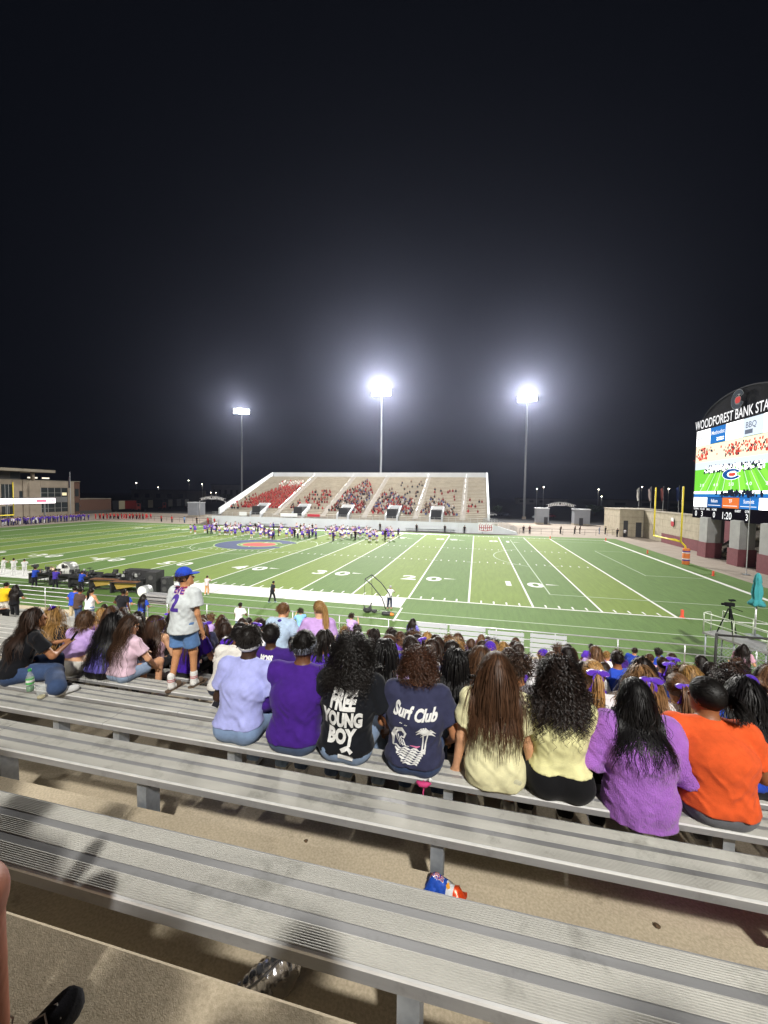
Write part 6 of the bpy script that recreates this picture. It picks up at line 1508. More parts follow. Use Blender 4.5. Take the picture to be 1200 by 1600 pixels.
for k, i, x, n in seats:
    key = rc.choice(KEYS) if i < 40 else rc.choice(['wavy', 'pony', 'wavy2', 'long']); tc = rc.choice(TCs); hc = rc.choice(HC) if key not in ('braid', 'afro') else '1c1410'
    hname = ("person with " + HCN[hc] + " " + HN[key] + " hair") if key != 'cap' else "person in purple cap"
    where = ("%s row, %s from left" % (ordinal[k - 1], nth(i))) if i < 40 else ("%s row, %s left of boy" % (ordinal[k - 1], nth(i - 40)))
    person_copy(key, (x, seat_y(k) + .13 + rc.uniform(-.03, .05), seat_z(k)), rc.uniform(-.3, .3) if rc.random() < .72 else rc.choice((-1, 1)) * rc.uniform(.7, 1.5), rc.uniform(.90, 1.06), rc.choice(SK) if key not in ('braid', 'afro') else rc.choice(['5a3a28', '4a3020', '6a452f']), tc, rc.choice(BC), hc,
                "%s, %s top, %s" % (hname, CN[tc], where), "spectators packed on the lower benches of the home stand")
LEFT = [('wavy', -20.9, 10), ('short', -19.9, 10), ('profL', -18.9, 10), ('long', -22.4, 10), ('pony', -21.6, 11), ('messy', -20.4, 11), ('profR', -19.2, 11), ('wavy2', -23.6, 11), ('cap', -22.4, 12), ('long', -20.6, 12), ('short', -24.8, 12), ('curly', -19.4, 12)]
for i, (key, x, k) in enumerate(LEFT):
    tc = TCs[(i * 5) % len(TCs)]; hc = HC[i % len(HC)]
    person_copy(key, (x, seat_y(k) + .13, seat_z(k)), .5 * math.sin(i * 2.1), .98, SK[i % len(SK)], tc, BC[i % len(BC)], hc, "%s person on the %s row beyond the standing boy, %s top, %s hair" % (nth(i), ordinal[k - 1], CN[tc], HCN[hc]), "spectators packed on the lower benches of the home stand")
# individuals on the lower benches and at the rail
def std(key, px, k, h, top, bot, hc, sk, label, rz=0, seated=False):
    z = seat_z(k) - (0 if seated else .478); person_copy(key, (px, seat_y(k) + (.13 if seated else .5), z), rz, h, sk, top, bot, hc, label, "people on the lowest benches and along the front rail")
std('s_short', -24.0, 19, 1.0, 'd8d6d8', '8fa2bc', '1c1410', '5a3a28', "man in white tee and light jeans standing at the front rail")
std('s_hip', -33.3, 15, 1.0, 'd8b020', 'd2cec4', '1c1410', 'b07a56', "person in bright yellow top standing at the left of the lower benches")
std('s_hip', -34.9, 15, 1.02, 'a83444', 'b8a888', '1c1410', 'b07a56', "man in dark red tee and tan trousers at the lower left benches", .3)
std('s_long', -35.6, 15, .95, 'c87a9a', '8fa2bc', '2c1d15', 'c8946c', "girl in rose top leaning left of the dark red tee", .4)
std('s_long', -34.0, 15, .92, 'd8d6d8', '44567a', '1c1410', 'c8946c', "girl in white top between the red and yellow tops")
std('s_short', -29.3, 15, 1.02, '4a3a34', '3c4e70', '1c1410', '8a5838', "man in brown tee and jeans left of the white tank top", -.1)
std('s_tank', -28.7, 15, 1.02, 'd8d6d8', '6f86aa', '1c1410', 'c08a64', "person in white tank top and jeans beside the brown tee", .1)
std('s_hip', -28.0, 16, 1.08, '1a1a1e', '8fa2bc', '1c1410', '5a3a28', "man in black tee with number 51 standing at the lower left benches")
std('s_hip', -31.6, 17, 1.05, '2a48b0', 'b8a888', '1c1410', 'b07a56', "man in royal blue tee with hands on hips near the drums")
std('s_short', -29.6, 18, 1.05, '2a48b0', 'd2cec4', '94703f', 'c08a64', "man in royal blue tee and cap walking past the drums")
std('s_long', -28.6, 18, 1.0, '2a48b0', '202024', '1c1410', '8a5838', "person in royal blue top and black trousers near the drum stand")
std('s_long', -31.5, 14, .95, '1a1a1e', '202024', '1c1410', 'b07a56', "girl with very long black hair at the lower left benches", .3)
std('wavy', -32.0, 13, 1.0, 'd2cec4', '202024', '2c1d15', 'c8946c', "seated girl in cream top on the lower left benches", .3, True)
std('long', -30.9, 13, 1.0, '3c2272', '202024', '1c1410', 'b07a56', "seated girl in dark purple on the lower left benches", -.3, True)
std('s_up', -20.5, 18, .96, '7db0e8', '3c4e70', '2c1d15', 'd0a07c', "girl in light blue tee standing at the front rail left of the blonde ponytail", .6)
std('s_up', -18.3, 18, .94, 'b69ad0', '3c4e70', '2c1d15', 'd0a07c', "girl in lilac tee raising her hands at the front rail", -.3)
std('s_long', -15.6, 17, .95, '7c78d8', '202024', '1c1410', 'c8946c', "girl with dark ponytail in periwinkle top standing before the white boards", -.3)
std('wavy2', -13.1, 18, 1.0, 'b69ad0', '202024', '6a4c34', 'd0a07c', "girl in lilac top seated before the white boards, left", -.8, True)
std('wavy', -11.9, 17, 1.0, '6a4a6a', '202024', '4a3222', 'c8946c', "girl in plum top with raised cup before the white boards", -.3, True)
std('short', -9.2, 18, 1.0, '5a35b0', '202024', '1c1410', '5a3a28', "person in violet top with magenta straps before the white boards", 0, True)
std('short', -7.9, 18, 1.02, '2a48b0', '202024', '2c1d15', 'c08a64', "person in royal blue top seated by the white boards, left of two", -.8, True)
std('afro', -7.0, 18, 1.05, '2a48b0', '202024', '1c1410', '5a3a28', "person in royal blue top seated by the white boards, right of two", .8, True)
std('s_long', -5.4, 16, .98, 'd0a0b4', 'd2cec4', '1c1410', 'd0a07c', "woman in pale pink top with long dark hair standing at the right of the rail", -.6)
std('s_tank', -3.9, 16, .98, '33354e', 'd2cec4', '4a3222', 'd0a07c', "girl in navy vest and white shorts standing at the right of the rail", -.9)
std('bare', -6.2, 15, 1.0, 'c83c70', '202024', '4a3222', 'd0a07c', "boy in magenta vest seated, left of the vest group", .2, True)
for i, (x, k, ky, r) in enumerate(((-3.2, 15, 'bare', .3), (-2.6, 16, 'cap', -.4), (-2.1, 15, 'bare', -.5), (-1.5, 15, 'bare', .6))):
    std(ky, x, k, 1.0, 'c83c70', '202024', '4a3222', 'd0a07c', "boy in magenta vest at the right of the rail, %s from the left" % nth(i), r, True)
std('s_up', .6, 14, 1.05, 'd8d6d8', '202024', '1c1410', '5a3a28', "person with big black hair in white top standing by the ramp platform", .2)
std('afro', 1.9, 14, 1.1, '202024', '202024', '1c1410', '4a3020', "person with large afro in dark top before the black fence", 0, True)
std('wavy', 2.9, 12, 1.0, 'd8d6d8', '202024', '94703f', 'd0a07c', "blonde girl facing back at the far right benches", 2.6, True)
# ================================================================== PEOPLE ON THE FIELD AND BEYOND (one mesh each)
def tiny_variant(sp, seed, h=.048):
    sp = dict(sp); J = joints(sp); ms = []
    bp = body_prims(J, sp, False); tp, tcl = top_prims(J, sp); bt, bcl = bottom_prims(J, sp)
    V, F, MI = [], [], []; b = 0
    hp = Prims(); R = J['hR']; c = J['hd']; hp.ell(c + R @ vec(0, -.02, .03), vec(.095, .11, .11), R); 
    if sp.get('lh'): hp.cap(c + vec(0, -.06, 0), c + vec(0, -.10, -.28), .08, .05, .05)
    sh = Prims()
    for s in 'LR': sh.cap(J['an' + s] + vec(0, 0, .16 if sp.get('boot') else .0), J['an' + s] + vec(0, -.01, -.03), .06, .06, .03); sh.cap(J['an' + s] + vec(0, -.01, -.03), J['an' + s] + vec(0, .13, -.045), .055, .045, .03)
    for i, (pr_, cl) in enumerate(((bp, []), (tp, tcl + [(vec(0, 0, .84), vec(0, 0, -1), None)]), (bt, bcl), (hp, [(c + R @ vec(0, .03, .0), R @ vec(0, .8, -.6), None)]), (sh, []))):
        v, lo = pr_.field(h, pad=h * 2, clips=cl, off=.006 if i else 0); vs, q = surface_nets(v, lo, h); V.append(vs); F.append(q + b); MI.append(np.full(len(q), i)); b += len(vs)
    me = np_mesh("person", np.concatenate(V), np.concatenate(F), [skin('c8946c'), cloth('5a35b0'), cloth('202024'), hair_mat('2c1d15'), cloth('d8d8d8')])
    me.polygons.foreach_set("material_index", np.concatenate(MI).astype(np.int32)); return me
TSP = {'stand': (dict(pose='stand', arms=('down', 'down')), 1), 'dance': (dict(pose='stand', arms=('raise', 'hip'), bottom='shorts', slen=.45, bloose=.05, lh=1, boot=1, stride=.1, sw=.165), 2),
      'walk': (dict(pose='stand', arms=('lap', 'down'), stride=.22), 3), 'hold': (dict(pose='stand', arms=('up', 'up'), stride=.08), 4), 'danceb': (dict(pose='stand', arms=('hip', 'hip'), bottom='shorts', slen=.45, bloose=.05, lh=1, boot=1, sw=.165), 5)}
TV = {k: tiny_variant(*a) for k, a in TSP.items()}; TVM = {k: tiny_variant(*a, h=.078) for k, a in TSP.items()}
def tiny(v, x, y, rz, cols, label, group, s=1.0, z=.012):
    if (group == "marching band and dancers performing at midfield" and y > 38.2) or group in ("players lined up at the left end of the field", "red-shirted cheer group behind the left end zone"): return mass(v, x, y, rz, cols, s, z)
    o = obj("person", TV[v], None, (x, y, z)); o.rotation_euler = (0, 0, rz); o.scale = (s, s, s); tag(o, label, "person", group)
    for i, m in enumerate((skin(cols[0]), cloth(cols[1]), cloth(cols[2]), hair_mat(cols[3]), cloth(cols[4]))):
        o.material_slots[i].link = 'OBJECT'; o.material_slots[i].material = m
    return o
MASS_V, MASS_F, MASS_M, MASS_MATS = [], [], [], []; MASS_N = 0
def mass(v, x, y, rz, cols, s=1.0, z=.012):
    """the smallest figures in view: joined into one far crowd"""
    global MASS_N
    me = TVM[v]; n = len(me.vertices); co = np.empty(n * 3, np.float32); me.vertices.foreach_get("co", co); co = co.reshape(-1, 3) * s
    c, sn = math.cos(rz), math.sin(rz); co = np.stack([co[:, 0] * c - co[:, 1] * sn + x, co[:, 0] * sn + co[:, 1] * c + y, co[:, 2] + z], 1)
    nf = len(me.polygons); lv = np.empty(nf * 4, np.int32); me.loops.foreach_get("vertex_index", lv); mi = np.empty(nf, np.int32); me.polygons.foreach_get("material_index", mi)
    ids = []
    for m in (skin(cols[0]), cloth(cols[1]), cloth(cols[2]), hair_mat(cols[3]), cloth(cols[4])):
        if m not in MASS_MATS: MASS_MATS.append(m)
        ids.append(MASS_MATS.index(m))
    MASS_V.append(co); MASS_F.append(lv.reshape(-1, 4) + MASS_N); MASS_M.append(np.array(ids)[mi]); MASS_N += n
rf = random.Random(8)
G1 = "marching band and dancers performing at midfield"
for i in range(150):
    u = rf.random(); X = -67 + 40 * u; near = 34.5 if X < -58 else (30.5 + 2.5 * abs(X + 47) / 15 if X < -32 else 33.5)
    Y = near + (46.5 - near) * rf.random() ** 1.15
    if rf.random() < .72: tiny(rf.choice(['dance', 'danceb']), X, Y, math.pi + rf.uniform(-.4, .4), (rf.choice(SK), rf.choice(['c9b6df', 'f0ecf2', '7a5ac8', 'e8c4cc']), rf.choice(['4a34b0', '4a34b0', '3a2a90']), rf.choice(HC), 'e4e4e4'), "dancer in pale top, purple skirt and white boots performing in the midfield crowd", G1, rf.uniform(.95, 1.05))
    elif rf.random() < .6: tiny(rf.choice(['hold', 'stand']), X, Y, math.pi + rf.uniform(-.6, .6), (rf.choice(SK), rf.choice(['d8d4e0', '4a34a0', '3c2272']), rf.choice(['18181c', '24203a']), '1c1410', '18181c'), "band member in purple and white uniform standing in the midfield crowd", G1)
    else: tiny(rf.choice(['stand', 'walk']), X, Y, rf.uniform(0, 6), (rf.choice(SK), '16161a', '16161a', '1c1410', '16161a'), "helper dressed in black among the midfield dancers", G1)
G2 = "players lined up at the left end of the field"
for i in range(66):
    t = (i % 22 + rf.random() * .6) / 22; r_ = i // 22; tiny(rf.choice(['stand', 'walk', 'hold']), -110.5 - 1.5 * t - r_ * 1.5, 30 + 25 * t + r_ * .4, -math.pi / 2 + rf.uniform(-.7, .7), (rf.choice(SK), rf.choice(['4a34a0', '4a34a0', '3c2a90', 'd8d4e0', '5a48b0']), rf.choice(['2a2450', '3c3470', 'c8c8cc']), '1c1410', '202024'), "football player in purple kit in the line before the field house", G2, 1.05)
G3 = "red-shirted cheer group behind the left end zone"
for i in range(30):
    tiny(rf.choice(['stand', 'hold', 'walk']), -113 + 13 * (i % 15) / 15 + rf.uniform(-.4, .4), 57.4 + 4.6 * (i % 15) / 15 + 1.2 * (i // 15), math.pi + rf.uniform(-.5, .5), (rf.choice(SK), rf.choice(['c83038', 'd84048', 'b82830']), rf.choice(['c83038', '18181c', '902028']), '2c1d15', 'd8d8d8'), "red-shirted person in the row behind the left end zone", G3, 1.02)
G4 = "people standing along the far touchline"
for i, (x, y, c, b, d) in enumerate(((-33.4, 53.2, '16161a', '16161a', "person in black at the far wall, below the second aisle from the right"), (-25.5, 53.2, '16161a', '16161a', "person in black at the far wall near the twenty-yard line, left"), (-19.6, 53.2, '1e1e24', '16161a', "person in black at the far wall near the twenty-yard line, right"), (-15.6, 53.0, '16161a', '16161a', "stout person in black at the far wall left of the red-lettered banner"),
        (-74, 53.5, 'c83038', '16161a', "person in red at the left end of the far wall"), (-76.5, 54.5, 'c83038', '902028', "person in red just left of the far wall end"), (-80, 55, '16161a', '16161a', "person in black left of the far wall"), (-84, 55.6, '7db0e8', '3c4e70', "person in light blue near the left entrance arch"), (-88, 56, 'c83038', '16161a', "person in red near the left entrance arch"), (-92, 57, 'b82830', '16161a', "person in red between the cheer group and the arch"))):
    tiny('stand', x, y, math.pi, ('b07a56', c, b, '1c1410', '16161a'), d, G4)
for i, (x, y, c, b, d) in enumerate(((-3.6, 58.0, '24242a', '16161a', "left one of two people by the ramp"), (-2.4, 58.2, '5a2028', '16161a', "right one of two people by the ramp"), (4.0, 60, '202a24', '202024', "lone person before the left gatehouse"), (7.0, 61, '1e1e22', '202024', "person in black in the pair before the gate, left"), (8.1, 61.5, '3a2a2a', '202024', "person in dark red in the pair before the gate, right"), (12.0, 62, '8a94a8', '6a7a98', "person in pale clothes before the right gatehouse"), (13.2, 62.2, '1c2420', '202024', "person in dark green before the right gatehouse"), (15.2, 57, 'd0d0d4', '202024', "person in white by the stone block building"), (14.0, 57.4, '202024', '202024', "person in black by the stone block building"))):
    tiny('stand', x, y, math.pi + .3 * i, ('b07a56', c, b, '1c1410', '16161a'), d, "people on the apron by the right gate", z=-.02)
tiny('walk', -27.7, -4.0, -.6, ('8a5838', '202228', '16161a', '1c1410', '8a9aa0'), "cameraman in dark clothes running along the near touchline", "crew on the near touchline", .95)
tiny('hold', -19.1, -3.2, -.3, ('8a5838', 'dcdcdc', '28304a', 'd8d8d8', 'c8a080'), "man in white tee and navy shorts by the folding net", "crew on the near touchline", .97)
tiny('stand', -36.2, -3.1, .2, ('c8946c', 'dcdcdc', '8fa2bc', '4a3222', 'd8d8d8'), "girl in white top and denim shorts on the white touchline", "crew on the near touchline", .9)
tiny('hold', -33.6, -3.4, .2, ('c8946c', 'c8b8bc', 'c8946c', '4a3222', 'd8d8d8'), "photographer in pale top on the white touchline right of the boy", "crew on the near touchline", .9)
for i in range(3): tiny('hold', -56.5 + i * 1.3, -2.0, rf.uniform(-1, 1), ('c8946c', 'dcdcdc', 'dcdcdc', '1c1410', 'd8d8d8'), "cheerleader in white at the left edge, %s from left" % nth(i), "cheerleaders in white", .95)
me = np_mesh("distant_field_crowd", np.concatenate(MASS_V), np.concatenate(MASS_F), MASS_MATS); me.polygons.foreach_set("material_index", np.concatenate(MASS_M).astype(np.int32)); tag(obj("distant_field_crowd", me), "far players, red cheer group and rear ranks of the midfield band", kind="stuff")
# far grandstand spectators: one mass
V, F, MI = [], [], []; mats_ = [cloth(c) for c in ('a82a30', '7a2024', '202228', 'c8c4c0', '3a4a78', '6a5a50')] + [skin('b07a56'), hair_mat('1c1410')]
def lump(x, y, z, ci, s):
    b = len(V)
    for (cx, cz, w, dph, h, m) in ((0, .0, .22, .16, .52, ci), (0, .16, .17, .34, .14, ci), (0, .54, .10, .11, .15, 6), (0, .64, .11, .12, .11, 7)):
        b = len(V); yo = -.14 if (cz == .16) else (.03 if m == 7 else 0)
        for zz, f in ((cz, .85), (cz + h * .55, 1.0), (cz + h, .7)):
            for a in range(6): V.append((x + s * (cx + w * f * math.cos(a * 1.0472)), y + yo + s * dph * f * math.sin(a * 1.0472), z + s * zz))
        for r_ in range(2):
            for a in range(6): a2 = (a + 1) % 6; F.append((b + r_ * 6 + a, b + r_ * 6 + a2, b + r_ * 6 + 6 + a2, b + r_ * 6 + 6 + a)); MI.append(m)
        F.append(tuple(b + 12 + a for a in range(6))); MI.append(m)
def fill(n, poly, cols, hat=False):
    k = 0; lo = [min(p[i] for p in poly) for i in (0, 1)]; hi = [max(p[i] for p in poly) for i in (0, 1)]; seen = set()
    for _ in range(n * 12):
        if k >= n: break
        x = rf.uniform(lo[0], hi[0]); r = rf.randint(max(0, int(lo[1])), min(NR - 1, int(hi[1]))); ins = False; j = len(poly) - 1
        for i in range(len(poly)):
            if (poly[i][1] > r) != (poly[j][1] > r) and x < (poly[j][0] - poly[i][0]) * (r - poly[i][1]) / (poly[j][1] - poly[i][1]) + poly[i][0]: ins = not ins
            j = i
        key = (round(x / .5), r)
        if not ins or key in seen or any(abs(x - a) < .8 for a in aisles) or (r < 5 and any(abs(x - v) < 1.7 for v in voms)): continue
        seen.add(key); k += 1; lump(x, FY + DY * r + .1, FZ + DZ * r, rf.choice(cols), rf.uniform(.9, 1.1))
fill(300, [(-70.5, 3), (-60.8, 2.5), (-61, 19), (-64.5, 20), (-68, 15), (-70.5, 9)], [0, 0, 0, 0, 1, 1]); fill(40, [(-68, 19), (-61.2, 18), (-61.2, 24), (-68, 23)], [3, 3, 0]); fill(22, [(-73.8, 1.5), (-71, 1.5), (-70.5, 14), (-73.8, 8)], [0, 1, 2])
fill(75, [(-58, 3), (-48.8, 3), (-50, 16), (-55.5, 15)], [0, 1, 2, 5]); fill(190, [(-47.2, 2), (-38.9, .5), (-39.2, 15), (-43, 25), (-46.5, 14)], [2, 5, 1, 3, 4, 0, 2, 1]); fill(150, [(-36.8, .5), (-27.4, .5), (-27.4, 9), (-33, 14), (-36.8, 15)], [2, 0, 1, 3, 2, 4]); fill(20, [(-37, 15), (-27.4, 10), (-27, 24), (-37, 27)], [2, 2, 5])
fill(60, [(-25.5, .5), (-17.2, .5), (-18.5, 6), (-24, 13)], [2, 5, 3, 1, 4]); fill(12, [(-25, 8), (-17.5, 6), (-16.9, 16), (-25, 20)], [2, 1]); fill(9, [(-15.3, 1), (-12, 1), (-12, 11), (-15, 11)], [0, 2, 1])
me = bpy.data.meshes.new("far_stand_spectators"); me.from_pydata(V, [], F)
for m in mats_: me.materials.append(m)
me.polygons.foreach_set("material_index", MI); tag(obj("far_stand_spectators", me), "distant crowd in red, black and white scattered over the far grandstand", kind="stuff")
# ================================================================== NEIGHBOUR BESIDE THE VIEWER, PEOPLE BEHIND
nb_ = place(dict(skin='8a5440', tc='2a2c34', bc='30343c', bottom='shorts', slen=.55, hair='short', sw=.19, foot=-.47, kneeR=(.27, .41, .075), ankR=(.15, .51, -.47), lean=.05, sc='1c1d22'), (-14.47, -30.36, 7.3025), 0, "bare brown leg and dark laced shoe of a seated neighbour at the lower left edge", None, .011, False, 90)[0]
q = MB()   # white laces on the neighbour's right shoe
ax_, ay_, az_ = .15, .55, -.522
for i in range(4): q.tube([(ax_ - .03, ay_ + .03 * i, az_ + .062 - .012 * i), (ax_, ay_ + .03 * i + .015, az_ + .075 - .012 * i), (ax_ + .03, ay_ + .03 * i, az_ + .062 - .012 * i)], .0022, 5)
q.tube([(ax_ - .01, ay_, az_ + .075), (ax_ - .04, ay_ - .01, az_ + .10), (ax_ - .055, ay_ + .02, az_ + .12), (ax_ - .035, ay_ + .03, az_ + .09), (ax_, ay_, az_ + .075)], .0022, 5)
q.build("shoelace", mat("lace_grey", (.45, .45, .43), .8), nb_)
person_copy('wavy', (-15.35, -30.33, 7.3025), 0, 1.0, 'c8946c', '5a35b0', '202024', '4a3222', "person in violet top on the viewer's bench, just out of frame at left", None)
person_copy('messy', (-13.55, -31.14, 7.66), .1, 1.0, 'c8946c', '1a1a1e', '3c4e70', '2c1d15', "unseen person in black top directly behind the viewer, added to shade the steps", None)  # out-of-view figure added to throw more shadow on the lower left steps
person_copy('short', (-14.2, -31.10, 7.66), 0, 1.05, 'b07a56', '6a666c', '3c4e70', '1c1410', "person in grey top on the bench behind the viewer, casting a shadow ahead", None)
person_copy('short', (-13.28, -30.66, 7.3025), 0, .97, 'b07a56', '33354e', '3c4e70', '1c1410', "the viewer's own seated body behind the camera", None)
person_copy('afro', (-14.95, -31.12, 7.66), 0, 1.02, '5a3a28', '1a1a1e', '3c4e70', '1c1410', "unseen person in black top behind the neighbour, added to shade the steps", None)  # another unseen figure, added to deepen the shade at lower left
person_copy('short2', (-12.3, -31.12, 7.66), 0, 1.02, 'b07a56', '33354e', '3c4e70', '1c1410', "person in navy top on the bench behind the viewer, at right", None)
b = empty("bleacher_bench", (0, BD0 - 1.68, 7.6625), 0, "aluminium bleacher bench just behind the viewer", "bench", "benches of the home stand"); obj("plank", shared[(-16.24, -7.1, True)], b); obj("plank", shared[(-25.3, -16.24, True)], b)
for x in (-13.45, -15.1, -11.82): obj("support", me_post, b, (x, .062, -.046))
# ================================================================== SMALL THINGS IN THE FOREGROUND
# crumpled snack bag
cb = empty("snack_bag", (-13.40, -28.755, 6.3785), -.25, "crumpled blue snack bag with white and orange end lying on the step", "snack bag"); cb.scale = (.74, .74, .74)
rs = np.random.default_rng(4); n = 12; gx = np.linspace(-.115, .115, n); gy = np.linspace(-.05, .05, 7)
def bag(off):
    V = []
    for i, x in enumerate(gx):
        for j, y in enumerate(gy):
            e = (1 - (2 * i / (n - 1) - 1) ** 4) * (1 - (2 * j / 6 - 1) ** 2); V.append((x * (1 + .05 * rs.normal()), y + .006 * rs.normal(), .006 + off * (.028 * e + .006 * abs(rs.normal())) + .035 * e + (.05 * max(0, -x / .115) * e)))
    return V
M_BB = mat("bag_blue", rgb('1f4fb8'), .3, .2, .2, 60); M_BO = mat("bag_orange", rgb('d8481c'), .3, .2, .2, 60); M_BWt = mat("bag_white", rgb('d8dade'), .3, .1); M_BYe = mat("bag_yellow", rgb('e8a030'), .4)
F = []; MI = []
for i in range(n - 1):
    for j in range(6): F.append((i * 7 + j, (i + 1) * 7 + j, (i + 1) * 7 + j + 1, i * 7 + j + 1)); MI.append(0 if i < 6 else (2 if i < 8 else 1))
for nm, o_ in (("bag_front", 1.0), ("bag_back", -.15)):
    me = bpy.data.meshes.new(nm); me.from_pydata(bag(o_), [], F)
    for m_ in (M_BB, M_BO, M_BWt): me.materials.append(m_)
    me.polygons.foreach_set("material_index", MI); me.polygons.foreach_set("use_smooth", [True] * len(F)); fo = obj(nm, me, cb)
    if o_ == 1.0: front = me
bv = BVHTree.FromPolygons([tuple(v.co) for v in front.vertices], [tuple(p.vertices) for p in front.polygons])
def on_bag(name, shapes, m_, lift):
    V, Ff = [], []
    for v, f in shapes:
        v, f = refine(v, f, .008); b0 = len(V)
        for a, c in v:
            h = bv.ray_cast(Vector((a, c, .5)), Vector((0, 0, -1))); V.append((a, c, (h[0].z if h[0] is not None else .05) + lift))
        Ff += [tuple(b0 + i for i in t) for t in f]
    me = bpy.data.meshes.new(name); me.from_pydata(V, [], Ff); me.materials.append(m_); obj(name, me, cb)
t_, f_ = tshape("RUFFLES", .036, -.052, -.004, .0012, .62); on_bag("bag_lettering", [(t_, f_)], M_BWt, .004)
t_, f_ = tshape("RUFFLES", .036, -.052, -.004, .0, .60); on_bag("bag_lettering", [(t_, f_)], mat("bag_red", rgb('c02830'), .4), .0055)
on_bag("bag_crisp", [stroke([(.012, -.022), (.022, -.012), (.028, -.024)], .016)], M_BYe, .005)
# soda bottle and plastic cup on the third bench
M_CLEAR = bpy.data.materials.new("clear_plastic"); M_CLEAR.use_nodes = True
_b = M_CLEAR.node_tree.nodes["Principled BSDF"]; _b.inputs["Base Color"].default_value = (.8, .84, .82, 1); _b.inputs["Roughness"].default_value = .12; _b.inputs["Alpha"].default_value = .22
bt = empty("soda_bottle", (-17.36, -27.60, 6.2225), 0, "green-capped clear soda bottle with green label on the third bench", "bottle")
MB().lathe([(0, .002), (.026, .002), (.031, .01), (.031, .05), (.029, .07), (.031, .09), (.031, .13), (.026, .155), (.013, .185), (.012, .20), (0, .20)], n=18).build("bottle_body", M_CLEAR, bt, True)
MB().lathe([(.0315, .075), (.032, .08), (.032, .125), (.0315, .13)], n=18).build("bottle_label", mat("label_green", rgb('4fae58'), .5), bt, True); MB().lathe([(.0323, .095), (.0325, .097), (.0325, .115), (.0323, .117)], n=18).build("label_stripe", M_PRINT, bt, True)
MB().lathe([(.0145, .195), (.0145, .215), (.012, .217), (0, .217)], n=14).build("bottle_cap", mat("cap_green", rgb('2f9a4a'), .5), bt, True)
MB().lathe([(0, .004), (.025, .004), (.029, .012), (.029, .05), (0, .05)], n=18).build("drink", mat("drink_green", rgb('3a7a44'), .2), bt, True)
cu = empty("plastic_cup", (-17.12, -27.68, 6.2225), 0, "clear plastic cup with a little pale drink beside the soda bottle", "cup")
MB().lathe([(0, .003), (.028, .003), (.030, .006), (.042, .115), (.043, .118), (.041, .118), (.029, .008), (0, .006)], n=20).build("cup_wall", M_CLEAR, cu, True); MB().lathe([(0, .009), (.0285, .009), (.031, .03), (0, .03)], n=18).build("drink", mat("pale_drink", rgb('d8c890'), .2), cu, True)
# silver quilted pouch under the nearest bench
sp_ = empty("silver_pouch", (-13.98, -29.26, 6.3785), .5, "shiny silver quilted pouch lying under the nearest bench", "pouch")
q = Prims(); q.ell((0, 0, .05), (.11, .05, .055), roty(-.35), .02); q.ell((.07, 0, .085), (.05, .035, .05), roty(-.5), .04); q.cap((-.12, 0, .02), (.05, 0, .03), .02, .04, .03)
M_SIL = mat("silver_foil", (.42, .42, .44), .22, .9, .3, 18, .4, 25)
obj("pouch_body", sdf_mesh("pouch", q, .006, M_SIL, noise=lambda X, Y, Z: (.0022 * np.sin(X * 240 + Z * 60) + .002 * _noise3((X * 60, Y * 60, Z * 60), 2))), sp_)
q = MB(); q.tube([(-.11 + .02 * i, -.035 - .012 * math.sin(i * .4), .07 + .011 * i) for i in range(11)], .004, 5); q.build("pouch_zip", mat("zip_dark", (.1, .1, .11), .4, .6), sp_)
# phone in a clear case leaning by the lavender tee
o = empty("phone", (-15.93, -26.86, 5.868), .4, "phone in pale case leaning on the fourth bench left of the lavender tee", "phone"); q = MB(); q.box(-.038, .038, -.005, .005, 0, .155); c_ = q.build("case", mat("pale_case", (.5, .5, .48), .3), o); c_.rotation_euler = (-.5, .5, 0); q = MB(); q.box(-.034, .034, -.0075, -.0055, .006, .149); c2 = q.build("screen", mat("phone_black", (.015, .015, .018), .15), o); c2.rotation_euler = (-.5, .5, 0)
# debris on the steps
for i, (x, y, r, lab) in enumerate(((-12.55, -28.69, .010, "dry brown leaf scrap on the step at right"), (-14.1, -28.66, .009, "small dark scrap on the step left of centre"))):
    q = MB(); rr = random.Random(i); pts = [(r * (1 + .5 * rr.random()) * math.cos(a), r * (1 + .5 * rr.random()) * math.sin(a), .003 + .006 * rr.random()) for a in [k * .785 for k in range(8)]]
    for k in range(8): q.poly([(0, 0, .010), pts[k], pts[(k + 1) % 8]])
    o = q.build("leaf_scrap", mat("dry_leaf", (.10, .06, .03), .9), None, loc=(x, y, 6.3795)); tag(o, lab, "litter")
# ================================================================== RAIL BOARDS, CAMERA PLATFORM, PARASOL, FENCE
M_BOARD = mat("white_board", (.42, .44, .47), .6)
for i, (x0, x1, h) in enumerate(((-16.0, -14.45, 1.1), (-14.35, -12.8, 1.1), (-12.7, -11.2, 1.02), (-10.95, -9.5, 1.05))):
    o = empty("slatted_board", (x0, -12.62, 1.2), 0, "white slatted board on the front rail, %s from the left" % ordinal[i], "board", "white slatted boards on the front rail")
    for k in range(5): box("slat", M_BOARD, o, 0, x1 - x0, 0, .03, .03 + k * h / 5, .03 + k * h / 5 + h / 5 - .055)
    for x in (.06, x1 - x0 - .1): box("batten", M_GALV, o, x, x + .04, .031, .05, 0, h)
M_PALE = mat("pale_green_rail", (.50, .56, .46), .5, .3)
pf = empty("camera_platform", (-2.76, -8.79, .05), -1.065, "raised grey platform with pale tubular railings at the right front", "platform")
box("deck", M_ALU, pf, 0, 2.6, 0, 1.28, 1.62, 1.70)
for x in (.1, 1.3, 2.5):
    for y in (.1, 1.18): MB().tube([(x, y, -.05), (x, y, 1.62)], .035, 8).build("leg", M_GALV, pf, True)
